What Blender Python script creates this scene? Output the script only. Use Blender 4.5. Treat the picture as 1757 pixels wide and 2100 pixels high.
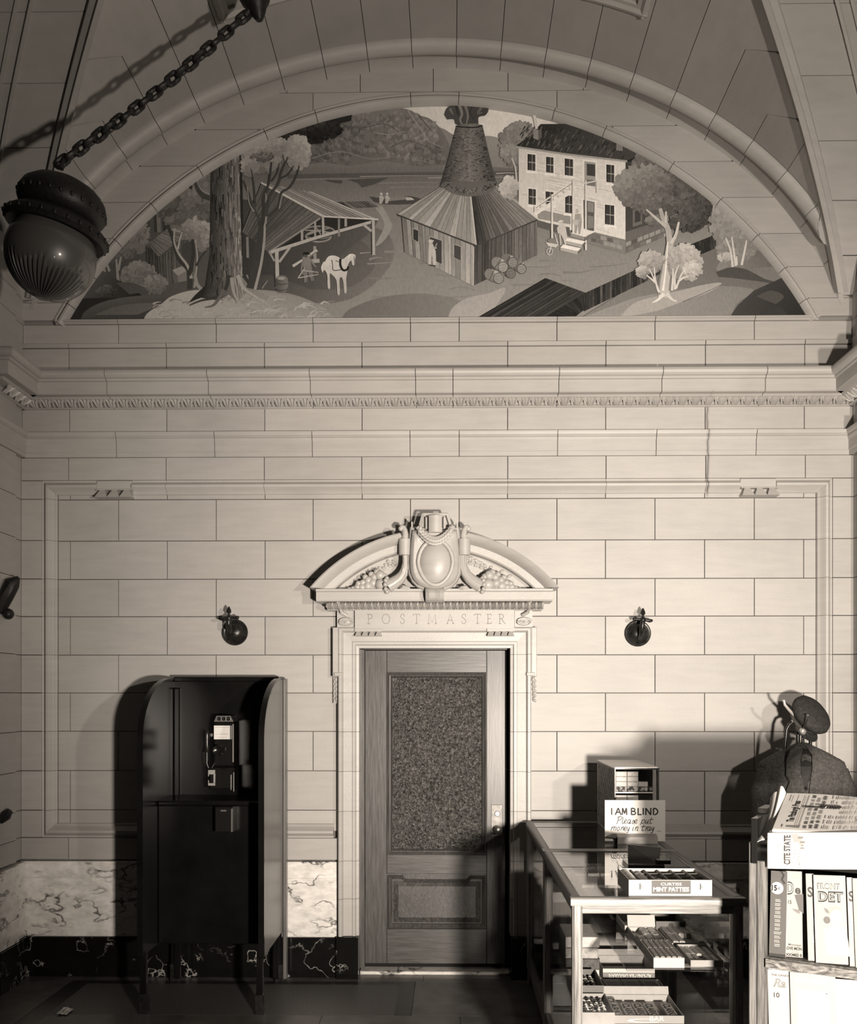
import bpy, bmesh, math, random
from math import sin, cos, pi, sqrt, radians, atan2, hypot, exp
from mathutils import Vector, Matrix
random.seed(7)
for _o in list(bpy.data.objects):
    bpy.data.objects.remove(_o)
SC = bpy.context.scene
COL = SC.collection

# ------------------------------------------------------------ camera, light, exposure
F, VY, PX, YAW = 2000.0, 1425.0, 894.0, 0.0157
CAMY, CAMZ = -6.45, 1.86
cam = bpy.data.cameras.new('camera')
camo = bpy.data.objects.new('camera', cam)
COL.objects.link(camo)
camo.location = (0, CAMY, CAMZ)
camo.rotation_euler = (pi / 2, 0, YAW)
cam.sensor_fit = 'VERTICAL'
cam.sensor_height = 36
cam.sensor_width = 36
cam.lens = 36 * F / 2100
cam.shift_x = -(PX - 878.5) / 2100
cam.shift_y = (VY - 1050) / 2100
cam.clip_start = 0.05
SC.camera = camo

w = bpy.data.worlds.new('world')
SC.world = w
w.use_nodes = True
w.node_tree.nodes['Background'].inputs[0].default_value = (1.0, 0.9, 0.8, 1)
w.node_tree.nodes['Background'].inputs[1].default_value = 0.008

def lamp(name, loc, power, radius, target=None, angle=None, blend=1.0):
    l = bpy.data.lights.new(name, 'SPOT' if angle else 'POINT')
    l.energy = power
    l.shadow_soft_size = radius
    l.color = (1.0, 0.885, 0.77)
    o = bpy.data.objects.new(name, l)
    o.location = loc
    if angle:
        l.spot_size = angle
        l.spot_blend = blend
        o.rotation_euler = (Vector(target) - Vector(loc)).to_track_quat('-Z', 'Y').to_euler()
    COL.objects.link(o)
    return o

# the photographer's two floodlights, standing beside the camera
lamp('flood_lamp_low', (1.22, -6.60, 1.30), 2550, 0.11, (0.85, 0, 1.75), radians(72), 1.0)
lamp('flood_lamp_high', (2.5, -6.0, 2.4), 840, 0.08, (0.7, 0, 4.8), radians(96), 1.0)

SC.view_settings.view_transform = 'Standard'
SC.view_settings.look = 'None'
SC.view_settings.gamma = 1
SC.view_settings.use_curve_mapping = False
SC.view_settings.exposure = -0.13
SC.cycles.use_denoising = True
SC.cycles.max_bounces = 8
SC.cycles.transparent_max_bounces = 24
SC.cycles.sample_clamp_indirect = 6
SC.cycles.caustics_reflective = False
SC.cycles.caustics_refractive = False

# ------------------------------------------------------------ measuring
def PXZ(px, py, y=0.0):
    """world x, z of a measured image point lying on the plane at depth y"""
    D = y - CAMY
    t = (px - PX) / F
    x = D * (t - YAW) / (1 + t * YAW)
    d = D - x * YAW
    return x, CAMZ - (py - VY) / F * d
def P(px, py, y=0.0):
    x, z = PXZ(px, py, y)
    return Vector((x, y, z))
def Z(py, y=0.0):
    return PXZ(900, py, y)[1]
def onz(px, py, z):
    """world point of an image point lying on a level surface z"""
    t = (px - PX) / F
    d = (CAMZ - z) * F / (py - VY)
    x = None
    D = d
    for _ in range(6):
        x = D * (t - YAW) / (1 + t * YAW)
        D = d + x * YAW
    return Vector((x, D + CAMY, z))

# ------------------------------------------------------------ materials
TINT = (1.03, 1.0, 0.955)
def g(v):
    return (min(1, v * TINT[0]), min(1, v * TINT[1]), min(1, v * TINT[2]), 1)
def tone(s):
    """albedo of a paint that reads as 8-bit grey s under the room's light"""
    return (max(s, 12) / 255.0) ** 2.2 / (154 / 255.0) ** 2.2 * 0.42
class NT:
    def __init__(self, name):
        self.m = bpy.data.materials.new(name)
        self.m.use_nodes = True
        self.t = self.m.node_tree
        self.b = self.t.nodes['Principled BSDF']
        self.out = self.t.nodes['Material Output']
    def n(self, kind, **kw):
        x = self.t.nodes.new(kind)
        for k, v in kw.items():
            if k in x.inputs:
                x.inputs[k].default_value = v
            else:
                setattr(x, k, v)
        return x
    def l(self, a, b):
        self.t.links.new(a, b)
    def ramp(self, fac, stops):
        r = self.n('ShaderNodeValToRGB')
        e = r.color_ramp.elements
        while len(e) < len(stops):
            e.new(0.5)
        for i, (p, c) in enumerate(stops):
            e[i].position = p
            e[i].color = c
        self.l(fac, r.inputs[0])
        return r.outputs[0]
    def coords(self, scale=(1, 1, 1), kind='Object', rot=(0, 0, 0)):
        tc = self.n('ShaderNodeTexCoord')
        mp = self.n('ShaderNodeMapping')
        mp.inputs['Scale'].default_value = scale
        mp.inputs['Rotation'].default_value = rot
        self.l(tc.outputs[kind], mp.inputs[0])
        return mp.outputs[0]
    def pos(self, scale=(1, 1, 1)):
        ge = self.n('ShaderNodeNewGeometry')
        mp = self.n('ShaderNodeMapping')
        mp.inputs['Scale'].default_value = scale
        self.l(ge.outputs['Position'], mp.inputs[0])
        return mp.outputs[0]
    def noise(self, vec, scale, detail=4, rough=0.55, dist=0.0):
        x = self.n('ShaderNodeTexNoise')
        x.inputs['Scale'].default_value = scale
        x.inputs['Detail'].default_value = detail
        x.inputs['Roughness'].default_value = rough
        x.inputs['Distortion'].default_value = dist
        if vec is not None:
            self.l(vec, x.inputs['Vector'])
        return x.outputs['Fac']
    def bump(self, h, strength, dist=0.01):
        b = self.n('ShaderNodeBump')
        b.inputs['Strength'].default_value = strength
        b.inputs['Distance'].default_value = dist
        self.l(h, b.inputs['Height'])
        self.l(b.outputs[0], self.b.inputs['Normal'])
    def base(self, c):
        self.l(c, self.b.inputs['Base Color'])

def plain(name, v, rough=0.6, metal=0.0, spec=0.4, bump=0.0, bscale=60, var=0.0, vscale=20):
    t = NT(name)
    t.b.inputs['Roughness'].default_value = rough
    t.b.inputs['Metallic'].default_value = metal
    t.b.inputs['Specular IOR Level'].default_value = spec
    vec = t.coords()
    n = t.noise(vec, vscale)
    t.base(t.ramp(n, [(0.3, g(v * (1 - var))), (0.7, g(v * (1 + var)))]))
    if bump:
        t.bump(t.noise(vec, bscale, 3), bump, 0.004)
    return t.m

def stone_mat(name, v, streak=True, rough=0.50):
    t = NT(name)
    p = t.pos()
    n1 = t.noise(p, 1.6, 5, 0.6)
    n2 = t.noise(t.pos((1.2, 1.2, 9)), 3.0, 5, 0.6)
    mix = t.n('ShaderNodeMath', operation='ADD')
    m2 = t.n('ShaderNodeMath', operation='MULTIPLY')
    m2.inputs[1].default_value = 0.7
    t.l(n2, m2.inputs[0])
    t.l(n1, mix.inputs[0])
    t.l(m2.outputs[0], mix.inputs[1])
    c1 = t.ramp(mix.outputs[0], [(0.60, g(v * 0.90)), (0.86, g(v)), (1.12, g(v * 1.05))])
    oi = t.n('ShaderNodeObjectInfo')
    mr = t.n('ShaderNodeMapRange')
    mr.inputs['To Min'].default_value = 0.955
    mr.inputs['To Max'].default_value = 1.035
    t.l(oi.outputs['Random'], mr.inputs['Value'])
    vm = t.n('ShaderNodeMix', data_type='RGBA', blend_type='MULTIPLY')
    vm.inputs['Factor'].default_value = 1
    t.l(c1, vm.inputs['A'])
    cr = t.n('ShaderNodeCombineColor')
    for i in range(3):
        t.l(mr.outputs[0], cr.inputs[i])
    t.l(cr.outputs[0], vm.inputs['B'])
    col = vm.outputs['Result']
    if streak:      # water stain that runs down the wall from a leaking joint
        ge = t.n('ShaderNodeNewGeometry')
        sp_ = t.n('ShaderNodeSeparateXYZ')
        t.l(ge.outputs['Position'], sp_.inputs[0])
        wob = t.noise(t.pos((0, 0, 9)), 1.0, 4)
        a1 = t.n('ShaderNodeMath', operation='MULTIPLY_ADD')
        a1.inputs[1].default_value = 0.03
        a1.inputs[2].default_value = -1.695
        t.l(wob, a1.inputs[0])
        a2 = t.n('ShaderNodeMath', operation='ADD')
        t.l(sp_.outputs['X'], a2.inputs[0]); t.l(a1.outputs[0], a2.inputs[1])
        a3 = t.n('ShaderNodeMath', operation='ABSOLUTE')
        t.l(a2.outputs[0], a3.inputs[0])
        near = t.ramp(a3.outputs[0], [(0.0, (1, 1, 1, 1)), (0.005, (0.35, 0.35, 0.35, 1)), (0.016, (0, 0, 0, 1))])
        zr = t.n('ShaderNodeMapRange')
        zr.inputs['From Min'].default_value = 3.15
        zr.inputs['From Max'].default_value = 3.82
        t.l(sp_.outputs['Z'], zr.inputs['Value'])
        zm = t.ramp(zr.outputs[0], [(0.0, (0, 0, 0, 1)), (0.08, (1, 1, 1, 1)), (0.92, (0.8, 0.8, 0.8, 1)), (1.0, (0, 0, 0, 1))])
        k1 = t.n('ShaderNodeMath', operation='MULTIPLY')
        t.l(near, k1.inputs[0]); t.l(zm, k1.inputs[1])
        mx = t.n('ShaderNodeMix', data_type='RGBA')
        t.l(k1.outputs[0], mx.inputs['Factor'])
        t.l(col, mx.inputs['A'])
        mx.inputs['B'].default_value = g(0.05)
        col = mx.outputs['Result']
    t.base(col)
    t.b.inputs['Roughness'].default_value = rough
    t.b.inputs['Specular IOR Level'].default_value = 0.5
    nb = t.noise(t.pos(), 55, 4, 0.6)
    t.bump(nb, 0.16, 0.004)
    return t.m

def marble_mat(name, base, vein, vscale, width, cloud=0.0, rough=0.18, seed=0.0, sc=(1, 1, 1)):
    t = NT(name)
    vec = t.pos(sc)
    off = t.n('ShaderNodeVectorMath', operation='ADD')
    off.inputs[1].default_value = (seed, seed * 0.7, seed * 1.3)
    t.l(vec, off.inputs[0])
    wob = t.n('ShaderNodeTexNoise')
    wob.inputs['Scale'].default_value = vscale * 1.5
    wob.inputs['Detail'].default_value = 6
    t.l(off.outputs[0], wob.inputs['Vector'])
    mixv = t.n('ShaderNodeMix', data_type='VECTOR')
    mixv.inputs['Factor'].default_value = 0.35
    t.l(off.outputs[0], mixv.inputs['A'])
    t.l(wob.outputs['Color'], mixv.inputs['B'])
    vo = t.n('ShaderNodeTexVoronoi', feature='DISTANCE_TO_EDGE')
    vo.inputs['Scale'].default_value = vscale
    t.l(mixv.outputs['Result'], vo.inputs['Vector'])
    mask = t.noise(off.outputs[0], vscale * 0.7, 3)
    mm = t.n('ShaderNodeMath', operation='MULTIPLY')
    t.l(t.ramp(mask, [(0.44, (0, 0, 0, 1)), (0.56, (1, 1, 1, 1))]), mm.inputs[0])
    t.l(t.ramp(vo.outputs['Distance'], [(0.0, (1, 1, 1, 1)), (width, (0, 0, 0, 1))]), mm.inputs[1])
    cl = t.noise(off.outputs[0], vscale * 2.2, 8, 0.7)
    bc = t.ramp(cl, [(0.35, g(base * (1 - cloud))), (0.6, g(base))])
    mx = t.n('ShaderNodeMix', data_type='RGBA')
    t.l(mm.outputs[0], mx.inputs['Factor'])
    t.l(bc, mx.inputs['A'])
    mx.inputs['B'].default_value = g(vein)
    t.base(mx.outputs['Result'])
    t.b.inputs['Roughness'].default_value = rough
    return t.m

def wood_mat(name, dark, light, scale=(60, 60, 3), rough=0.45, bump=0.15, wavy=0.0, spec=0.55):
    """grain runs along the object's local z"""
    t = NT(name)
    vec = t.coords(scale)
    n = t.noise(vec, 1.0, 6, 0.65, wavy)
    t.base(t.ramp(n, [(0.32, g(dark)), (0.50, g((dark + light) / 2)), (0.66, g(light))]))
    t.b.inputs['Roughness'].default_value = rough
    t.b.inputs['Specular IOR Level'].default_value = spec
    t.bump(n, bump, 0.002)
    return t.m

def glass_mat(name, tint=0.96, refl=1.0):
    t = NT(name)
    tr = t.n('ShaderNodeBsdfTransparent')
    tr.inputs[0].default_value = (tint, tint, tint, 1)
    gl = t.n('ShaderNodeBsdfGlossy')
    gl.inputs['Roughness'].default_value = 0.015
    lw = t.n('ShaderNodeLayerWeight')
    lw.inputs[0].default_value = 0.5
    pw = t.n('ShaderNodeMath', operation='POWER')
    pw.inputs[1].default_value = 5.0
    t.l(lw.outputs['Facing'], pw.inputs[0])
    mu = t.n('ShaderNodeMath', operation='MULTIPLY_ADD')
    mu.inputs[1].default_value = 0.95 * refl
    mu.inputs[2].default_value = 0.04 * refl
    t.l(pw.outputs[0], mu.inputs[0])
    mx = t.n('ShaderNodeMixShader')
    t.l(mu.outputs[0], mx.inputs[0])
    t.l(tr.outputs[0], mx.inputs[1])
    t.l(gl.outputs[0], mx.inputs[2])
    t.l(mx.outputs[0], t.out.inputs['Surface'])
    return t.m

def print_mat(name, rough=0.6, grain=0.0, gscale=200, spec=0.3):
    """flat print: colours carried by the printed shapes themselves"""
    t = NT(name)
    a = t.n('ShaderNodeVertexColor')
    a.layer_name = 'ink'
    if grain:
        n = t.noise(t.pos((1, 1, 0.45)), gscale, 5, 0.65)
        r = t.ramp(n, [(0.25, (1 - grain,) * 3 + (1,)), (0.75, (1 + grain * 0.6,) * 3 + (1,))])
        mx = t.n('ShaderNodeMix', data_type='RGBA', blend_type='MULTIPLY')
        mx.inputs['Factor'].default_value = 1
        t.l(a.outputs[0], mx.inputs['A'])
        t.l(r, mx.inputs['B'])
        t.base(mx.outputs['Result'])
    else:
        t.base(a.outputs[0])
    t.b.inputs['Roughness'].default_value = rough
    t.b.inputs['Specular IOR Level'].default_value = spec
    return t.m

M = {}
M['stone'] = stone_mat('limestone', 0.42)
M['vault'] = stone_mat('vault_plaster_stone', 0.40, False)
M['mortar'] = plain('dark_mortar', 0.24, 0.9)
M['carved'] = stone_mat('carved_limestone', 0.43, False, rough=0.40)
M['white_marble'] = marble_mat('white_marble', 0.90, 0.05, 4.5, 0.070, 0.30, 0.22, 3.1, (1, 1, 1.9))
M['black_marble'] = marble_mat('black_marble', 0.008, 0.45, 4.2, 0.020, 0.3, 0.12, 6.3)
M['floor'] = plain('grey_floor_marble', 0.10, 0.35, var=0.35, vscale=6, bump=0.05)
M['terrazzo'] = plain('speckled_terrazzo', 0.085, 0.45, var=0.6, vscale=130)
M['floor_dark'] = plain('dark_floor_border', 0.03, 0.3, var=0.3)
M['oak_door'] = wood_mat('quartered_oak', 0.035, 0.105, (70, 70, 5), 0.36, 0.25)
M['oak_cross'] = wood_mat('quartered_oak_across', 0.035, 0.105, (5, 70, 70), 0.36, 0.25)
M['oak_fleck'] = wood_mat('figured_oak', 0.03, 0.11, (60, 30, 26), 0.36, 0.25, 1.6)
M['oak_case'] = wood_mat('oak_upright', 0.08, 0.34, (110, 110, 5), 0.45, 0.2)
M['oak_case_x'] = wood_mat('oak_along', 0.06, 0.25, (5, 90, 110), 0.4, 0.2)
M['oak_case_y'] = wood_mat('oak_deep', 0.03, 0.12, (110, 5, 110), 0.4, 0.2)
M['oak_rack'] = wood_mat('rack_oak_upright', 0.035, 0.20, (110, 110, 5), 0.5, 0.2)
M['oak_rack_x'] = wood_mat('rack_oak_along', 0.035, 0.20, (90, 90, 90), 0.5, 0.2)
M['oak_figure'] = wood_mat('flame_figured_oak', 0.012, 0.30, (9, 9, 26), 0.45, 0.1, 3.2)
M['booth'] = plain('dark_polished_booth_wood', 0.006, 0.22, spec=0.35, var=0.4, vscale=4)
M['booth_lit_side'] = plain('lit_booth_side', 0.15, 0.32, spec=0.6, var=0.12, vscale=4)  # lighter copy of the booth finish; light on this side put into colour
M['black'] = plain('black_enamel', 0.010, 0.22, spec=0.6)
M['bronze'] = plain('dark_bronze', 0.035, 0.33, metal=0.6, var=0.5, vscale=30)
M['iron'] = plain('black_iron', 0.012, 0.5, var=0.4, vscale=60, bump=0.3)
M['chrome'] = plain('bright_nickel', 0.66, 0.24, metal=0.55)
M['dull_metal'] = plain('dull_nickel', 0.42, 0.35, metal=1.0, var=0.1)
M['glass'] = glass_mat('clear_glass')
M['paper'] = plain('white_paper', 0.62, 0.7)
M['card'] = plain('cream_card', 0.74, 0.6)
M['carton'] = plain('white_carton', 0.52, 0.6, var=0.03)
M['carton_dark'] = plain('brown_carton', 0.16, 0.6, var=0.1)
M['carton_mid'] = plain('tan_carton', 0.36, 0.6, var=0.08)
M['wool'] = plain('brown_wool', 0.085, 0.95, spec=0.1, var=0.35, vscale=70, bump=0.5, bscale=160)
M['wool_mid'] = plain('inner_wool', 0.05, 0.9, spec=0.1, var=0.2)
M['wool_in'] = plain('shaded_lining', 0.015, 0.7, spec=0.2, var=0.2)  # lining deepened: shade inside the jacket opening put into its colour
M['cap'] = plain('dark_cap_wool', 0.045, 0.95, spec=0.1, var=0.35, vscale=60, bump=0.4, bscale=150)
M['bent'] = plain('black_bentwood', 0.012, 0.25, spec=0.5)
M['print'] = print_mat('printed_paper', 0.6)
M['mural'] = print_mat('painted_canvas', 0.62, 0.16, 70)
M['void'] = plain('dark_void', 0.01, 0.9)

# ------------------------------------------------------------ mesh building
class MB:
    def __init__(self):
        self.v, self.f, self.mi = [], [], []
        self.cur = 0
    def add(self, vs, fs):
        o = len(self.v)
        self.v += [tuple(p) for p in vs]
        for f in fs:
            self.f.append(tuple(o + i for i in f))
            self.mi.append(self.cur)
        return self
    def box(self, x0, x1, y0, y1, z0, z1, M4=None):
        vs = [Vector((x, y, z)) for z in (z0, z1) for y in (y0, y1) for x in (x0, x1)]
        if M4 is not None:
            vs = [M4 @ p for p in vs]
        return self.add(vs, [(0, 2, 3, 1), (4, 5, 7, 6), (0, 1, 5, 4), (2, 6, 7, 3), (0, 4, 6, 2), (1, 3, 7, 5)])
    def bbox(self, x0, x1, y0, y1, z0, z1, b=0.003, M4=None):
        """box with its front (-y) edges chamfered"""
        vs = [(x0, y1, z0), (x1, y1, z0), (x1, y1, z1), (x0, y1, z1),
              (x0, y0 + b, z0), (x1, y0 + b, z0), (x1, y0 + b, z1), (x0, y0 + b, z1),
              (x0 + b, y0, z0 + b), (x1 - b, y0, z0 + b), (x1 - b, y0, z1 - b), (x0 + b, y0, z1 - b)]
        vs = [Vector(p) for p in vs]
        if M4 is not None:
            vs = [M4 @ p for p in vs]
        return self.add(vs, [(0, 3, 2, 1), (0, 1, 5, 4), (1, 2, 6, 5), (2, 3, 7, 6), (3, 0, 4, 7),
                             (4, 5, 9, 8), (5, 6, 10, 9), (6, 7, 11, 10), (7, 4, 8, 11), (8, 9, 10, 11)])
    def loft(self, rings, cap=True, closed=True):
        n = len(rings[0])
        vs = [p for r in rings for p in r]
        fs = []
        for i in range(len(rings) - 1):
            for j in range(n if closed else n - 1):
                k = (j + 1) % n
                fs.append((i * n + j, i * n + k, (i + 1) * n + k, (i + 1) * n + j))
        if cap:
            fs.append(tuple(range(n - 1, -1, -1)))
            fs.append(tuple((len(rings) - 1) * n + j for j in range(n)))
        return self.add(vs, fs)
    def lathe(self, prof, n=24, M4=None, cap=True):
        rings = []
        for r, z in prof:
            ring = [Vector((r * cos(2 * pi * j / n), r * sin(2 * pi * j / n), z)) for j in range(n)]
            if M4 is not None:
                ring = [M4 @ p for p in ring]
            rings.append(ring)
        return self.loft(rings, cap)
    def tube(self, pts, r, n=8, cap=True, flat=1.0, up=None):
        pts = [Vector(p) for p in pts]
        rs = r if isinstance(r, (list, tuple)) else [r] * len(pts)
        rings = []
        ref = Vector(up) if up else Vector((0.137, 0.31, 0.94))
        for i, p in enumerate(pts):
            d = (pts[min(i + 1, len(pts) - 1)] - pts[max(i - 1, 0)]).normalized()
            s = d.cross(ref)
            if s.length < 1e-4:
                s = d.cross(Vector((1, 0, 0)))
            s.normalize()
            u = s.cross(d)
            rings.append([p + rs[i] * (s * cos(2 * pi * j / n) + u * flat * sin(2 * pi * j / n)) for j in range(n)])
        return self.loft(rings, cap)
    def ball(self, c, rx, ry=None, rz=None, n=12, m=8, M4=None):
        ry = rx if ry is None else ry
        rz = rx if rz is None else rz
        c = Vector(c)
        rings = []
        for i in range(m + 1):
            a = -pi / 2 + pi * i / m
            rr = max(cos(a), 0.02)
            ring = [Vector((rx * rr * cos(2 * pi * j / n), ry * rr * sin(2 * pi * j / n), rz * sin(a))) for j in range(n)]
            if M4 is not None:
                ring = [M4 @ p for p in ring]
            rings.append([p + c for p in ring])
        return self.loft(rings)
    def prism(self, poly, y0, y1, M4=None):
        """outline poly of (x, z), front at y0, back at y1"""
        n = len(poly)
        vs = [Vector((x, y0, z)) for x, z in poly] + [Vector((x, y1, z)) for x, z in poly]
        if M4 is not None:
            vs = [M4 @ p for p in vs]
        fs = [tuple(range(n)), tuple(range(2 * n - 1, n - 1, -1))]
        for i in range(n):
            j = (i + 1) % n
            fs.append((i, n + i, n + j, j))
        return self.add(vs, fs)
    def grid(self, rows, thick=None):
        """open surface from rows of points; thick = vector of the back side"""
        m, n = len(rows), len(rows[0])
        vs = [Vector(p) for r in rows for p in r]
        fs = [(i * n + j, i * n + j + 1, (i + 1) * n + j + 1, (i + 1) * n + j) for i in range(m - 1) for j in range(n - 1)]
        if thick is None:
            return self.add(vs, fs)
        T = Vector(thick)
        k = m * n
        vs2 = vs + [p + T for p in vs]
        fs2 = fs + [tuple(k + q for q in reversed(f)) for f in fs]
        ed = [(0, j, j + 1) for j in range(n - 1)]
        for j in range(n - 1):
            fs2.append((j + 1, j, k + j, k + j + 1))
            a = (m - 1) * n + j
            fs2.append((a, a + 1, k + a + 1, k + a))
        for i in range(m - 1):
            a, b = i * n, (i + 1) * n
            fs2.append((a, b, k + b, k + a))
            a, b = i * n + n - 1, (i + 1) * n + n - 1
            fs2.append((b, a, k + a, k + b))
        return self.add(vs2, fs2)
    def mesh(self, name, mats, smooth=None, fix=True):
        me = bpy.data.meshes.new(name)
        me.from_pydata(self.v, [], self.f)
        mats = mats if isinstance(mats, (list, tuple)) else [mats]
        for m in mats:
            me.materials.append(m)
        if len(mats) > 1:
            for p, i in zip(me.polygons, self.mi):
                p.material_index = min(i, len(mats) - 1)
        if fix:
            bm = bmesh.new()
            bm.from_mesh(me)
            bmesh.ops.recalc_face_normals(bm, faces=bm.faces)
            bm.to_mesh(me)
            bm.free()
        if smooth is not None:
            for p in me.polygons:
                p.use_smooth = True
            me.set_sharp_from_angle(angle=radians(smooth))
        me.update()
        return me
    def build(self, name, mats, parent=None, smooth=None, fix=True):
        me = self.mesh(name, mats, smooth, fix)
        o = bpy.data.objects.new(name, me)
        COL.objects.link(o)
        if parent is not None:
            put(o, parent)
        return o

def put(o, parent):
    """world-space mesh under a parent that may be moved or turned"""
    o.parent = parent
    o.matrix_parent_inverse = world(parent).inverted()
def world(o):
    m = o.matrix_basis.copy()
    if o.parent:
        return world(o.parent) @ o.matrix_parent_inverse @ m
    return m
def empty(name, loc=(0, 0, 0), parent=None):
    o = bpy.data.objects.new(name, None)
    o.location = loc
    o.empty_display_size = 0.1
    COL.objects.link(o)
    if parent:
        put(o, parent)
    return o
def tag(o, label=None, cat=None, group=None, kind=None):
    for k, v in (('label', label), ('category', cat), ('group', group), ('kind', kind)):
        if v:
            o[k] = v
    return o
def thing(name, loc, label, cat, group=None):
    return tag(empty(name, loc), label, cat, group)
def copy_tree(o, parent=None, depth=0):
    c = o.copy()
    COL.objects.link(c)
    if parent is not None:
        c.parent = parent
    for ch in list(o.children):
        copy_tree(ch, c)
    return c
def shared(name, me, parent, mtx):
    o = bpy.data.objects.new(name, me)
    COL.objects.link(o)
    o.parent = parent
    o.matrix_parent_inverse = world(parent).inverted()
    o.matrix_basis = mtx
    return o
def rotm(ax, a):
    return Matrix.Rotation(a, 4, ax)
def tr(x, y, z):
    return Matrix.Translation((x, y, z))

# ------------------------------------------------------------ flat print
_txt = {}
def text_shape(s, bold=0.0, shear=0.0):
    key = (s, bold, shear)
    if key in _txt:
        return _txt[key]
    c = bpy.data.curves.new('lettering', 'FONT')
    c.body = s
    c.size = 1
    c.offset = bold
    c.shear = shear
    c.resolution_u = 3
    c.fill_mode = 'FRONT'
    o = bpy.data.objects.new('lettering', c)
    COL.objects.link(o)
    bpy.context.view_layer.update()
    me = o.evaluated_get(bpy.context.evaluated_depsgraph_get()).to_mesh()
    vs = [(v.co.x, v.co.y) for v in me.vertices]
    fs = [tuple(p.vertices) for p in me.polygons]
    bpy.data.objects.remove(o)
    bpy.data.curves.remove(c)
    x0 = min(v[0] for v in vs); x1 = max(v[0] for v in vs)
    y0 = min(v[1] for v in vs); y1 = max(v[1] for v in vs)
    _txt[key] = (vs, fs, x0, x1, y0, y1)
    return _txt[key]

class Paint:
    """layers of flat colour on a surface: mp(u, v) gives the point, nrm the way the layers stack"""
    def __init__(self, mp, nrm, step=4e-6, clip=None):
        self.mp, self.nrm, self.step, self.clip = mp, Vector(nrm), step, clip
        self.v, self.f, self.c, self.k = [], [], [], 0
    def _clip(self, poly):
        for (a, b) in self.clip:
            out = []
            for i in range(len(poly)):
                p, q = poly[i], poly[(i + 1) % len(poly)]
                sp = (b[0] - a[0]) * (p[1] - a[1]) - (b[1] - a[1]) * (p[0] - a[0])
                sq = (b[0] - a[0]) * (q[1] - a[1]) - (b[1] - a[1]) * (q[0] - a[0])
                if sp >= 0:
                    out.append(p)
                if (sp >= 0) != (sq >= 0):
                    t = sp / (sp - sq)
                    out.append((p[0] + (q[0] - p[0]) * t, p[1] + (q[1] - p[1]) * t))
            poly = out
            if len(poly) < 3:
                return None
        return poly
    def poly(self, pts, col, raw=False):
        """col: number, or function (u, v) -> number"""
        pts = [tuple(p) for p in pts]
        if self.clip:
            pts = self._clip(pts)
            if not pts:
                return
        self.k += 1
        off = self.nrm * (self.step * self.k)
        o = len(self.v)
        for p in pts:
            self.v.append(self.mp(*p) + off)
            self.c.append(col(*p) if callable(col) else col)
        self.f.append(tuple(range(o, o + len(pts))))
    def mesh_shape(self, vs, fs, col):
        self.k += 1
        off = self.nrm * (self.step * self.k)
        o = len(self.v)
        for p in vs:
            self.v.append(self.mp(*p) + off)
            self.c.append(col)
        for f in fs:
            self.f.append(tuple(o + i for i in f))
    def rect(self, u0, v0, u1, v1, col):
        self.poly([(u0, v0), (u1, v0), (u1, v1), (u0, v1)], col)
    def stroke(self, pts, w0, w1, col):
        """tapering ribbon along pts"""
        n = len(pts)
        L, R = [], []
        for i, p in enumerate(pts):
            a, b = pts[max(i - 1, 0)], pts[min(i + 1, n - 1)]
            dx, dy = b[0] - a[0], b[1] - a[1]
            l = hypot(dx, dy) or 1
            wd = (w0 + (w1 - w0) * i / max(1, n - 1)) / 2
            L.append((p[0] - dy / l * wd, p[1] + dx / l * wd))
            R.append((p[0] + dy / l * wd, p[1] - dx / l * wd))
        self.poly(L + R[::-1], col)
    def text(self, s, u, v, h, col, width=None, rot=0.0, bold=0.0, shear=0.0, down=False, anchor='l'):
        """cap height h, baseline start (u, v); down=True where v grows downward"""
        vs, fs, x0, x1, y0, y1 = text_shape(s, bold, shear)
        k = h / 0.70
        kx = k if width is None else width / (x1 - x0)
        ox = {'l': 0, 'c': -(x1 - x0) * kx / 2, 'r': -(x1 - x0) * kx}[anchor]
        ca, sa = cos(rot), sin(rot)
        out = []
        for (x, y) in vs:
            a, b = (x - x0) * kx + ox, y * k
            a, b = a * ca - b * sa, a * sa + b * ca
            out.append((u + a, v - b if down else v + b))
        self.mesh_shape(out, fs, col)
    def build(self, name, mat, parent=None):
        me = bpy.data.meshes.new(name)
        me.from_pydata([tuple(p) for p in self.v], [], self.f)
        me.materials.append(mat)
        at = me.color_attributes.new('ink', 'FLOAT_COLOR', 'POINT')
        buf = []
        for c in self.c:
            buf += list(g(c))
        at.data.foreach_set('color', buf)
        me.update()
        o = bpy.data.objects.new(name, me)
        COL.objects.link(o)
        if parent is not None:
            put(o, parent)
        return o
# ============================================================ THE ROOM
XC, HW = -0.11, 2.742           # middle and half width of the end wall
GAP = 0.0042                    # open joint between stones
ZB = lambda py: 1.86 + (1425 - py) / 310.0
def ST(name, label=None):
    o = empty(name)
    return tag(o, label, None, None, 'structure')

DOOR_HALF, DOOR_TOP = 0.497, ZB(1330)
wall = MB()
for (x0, x1, z0, z1) in ((-3.5, -DOOR_HALF - 0.02, 0, 6.3), (DOOR_HALF + 0.02, 3.5, 0, 6.3), (-DOOR_HALF - 0.02, DOOR_HALF + 0.02, DOOR_TOP + 0.02, 6.3)):
    wall.box(XC + x0, XC + x1, 0.028, 0.30, z0, z1)
wall_back = wall.build('wall_back', M['mortar'])
tag(wall_back, 'pale limestone end wall in large blocks with the mural and the door', None, None, 'structure')

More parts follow.
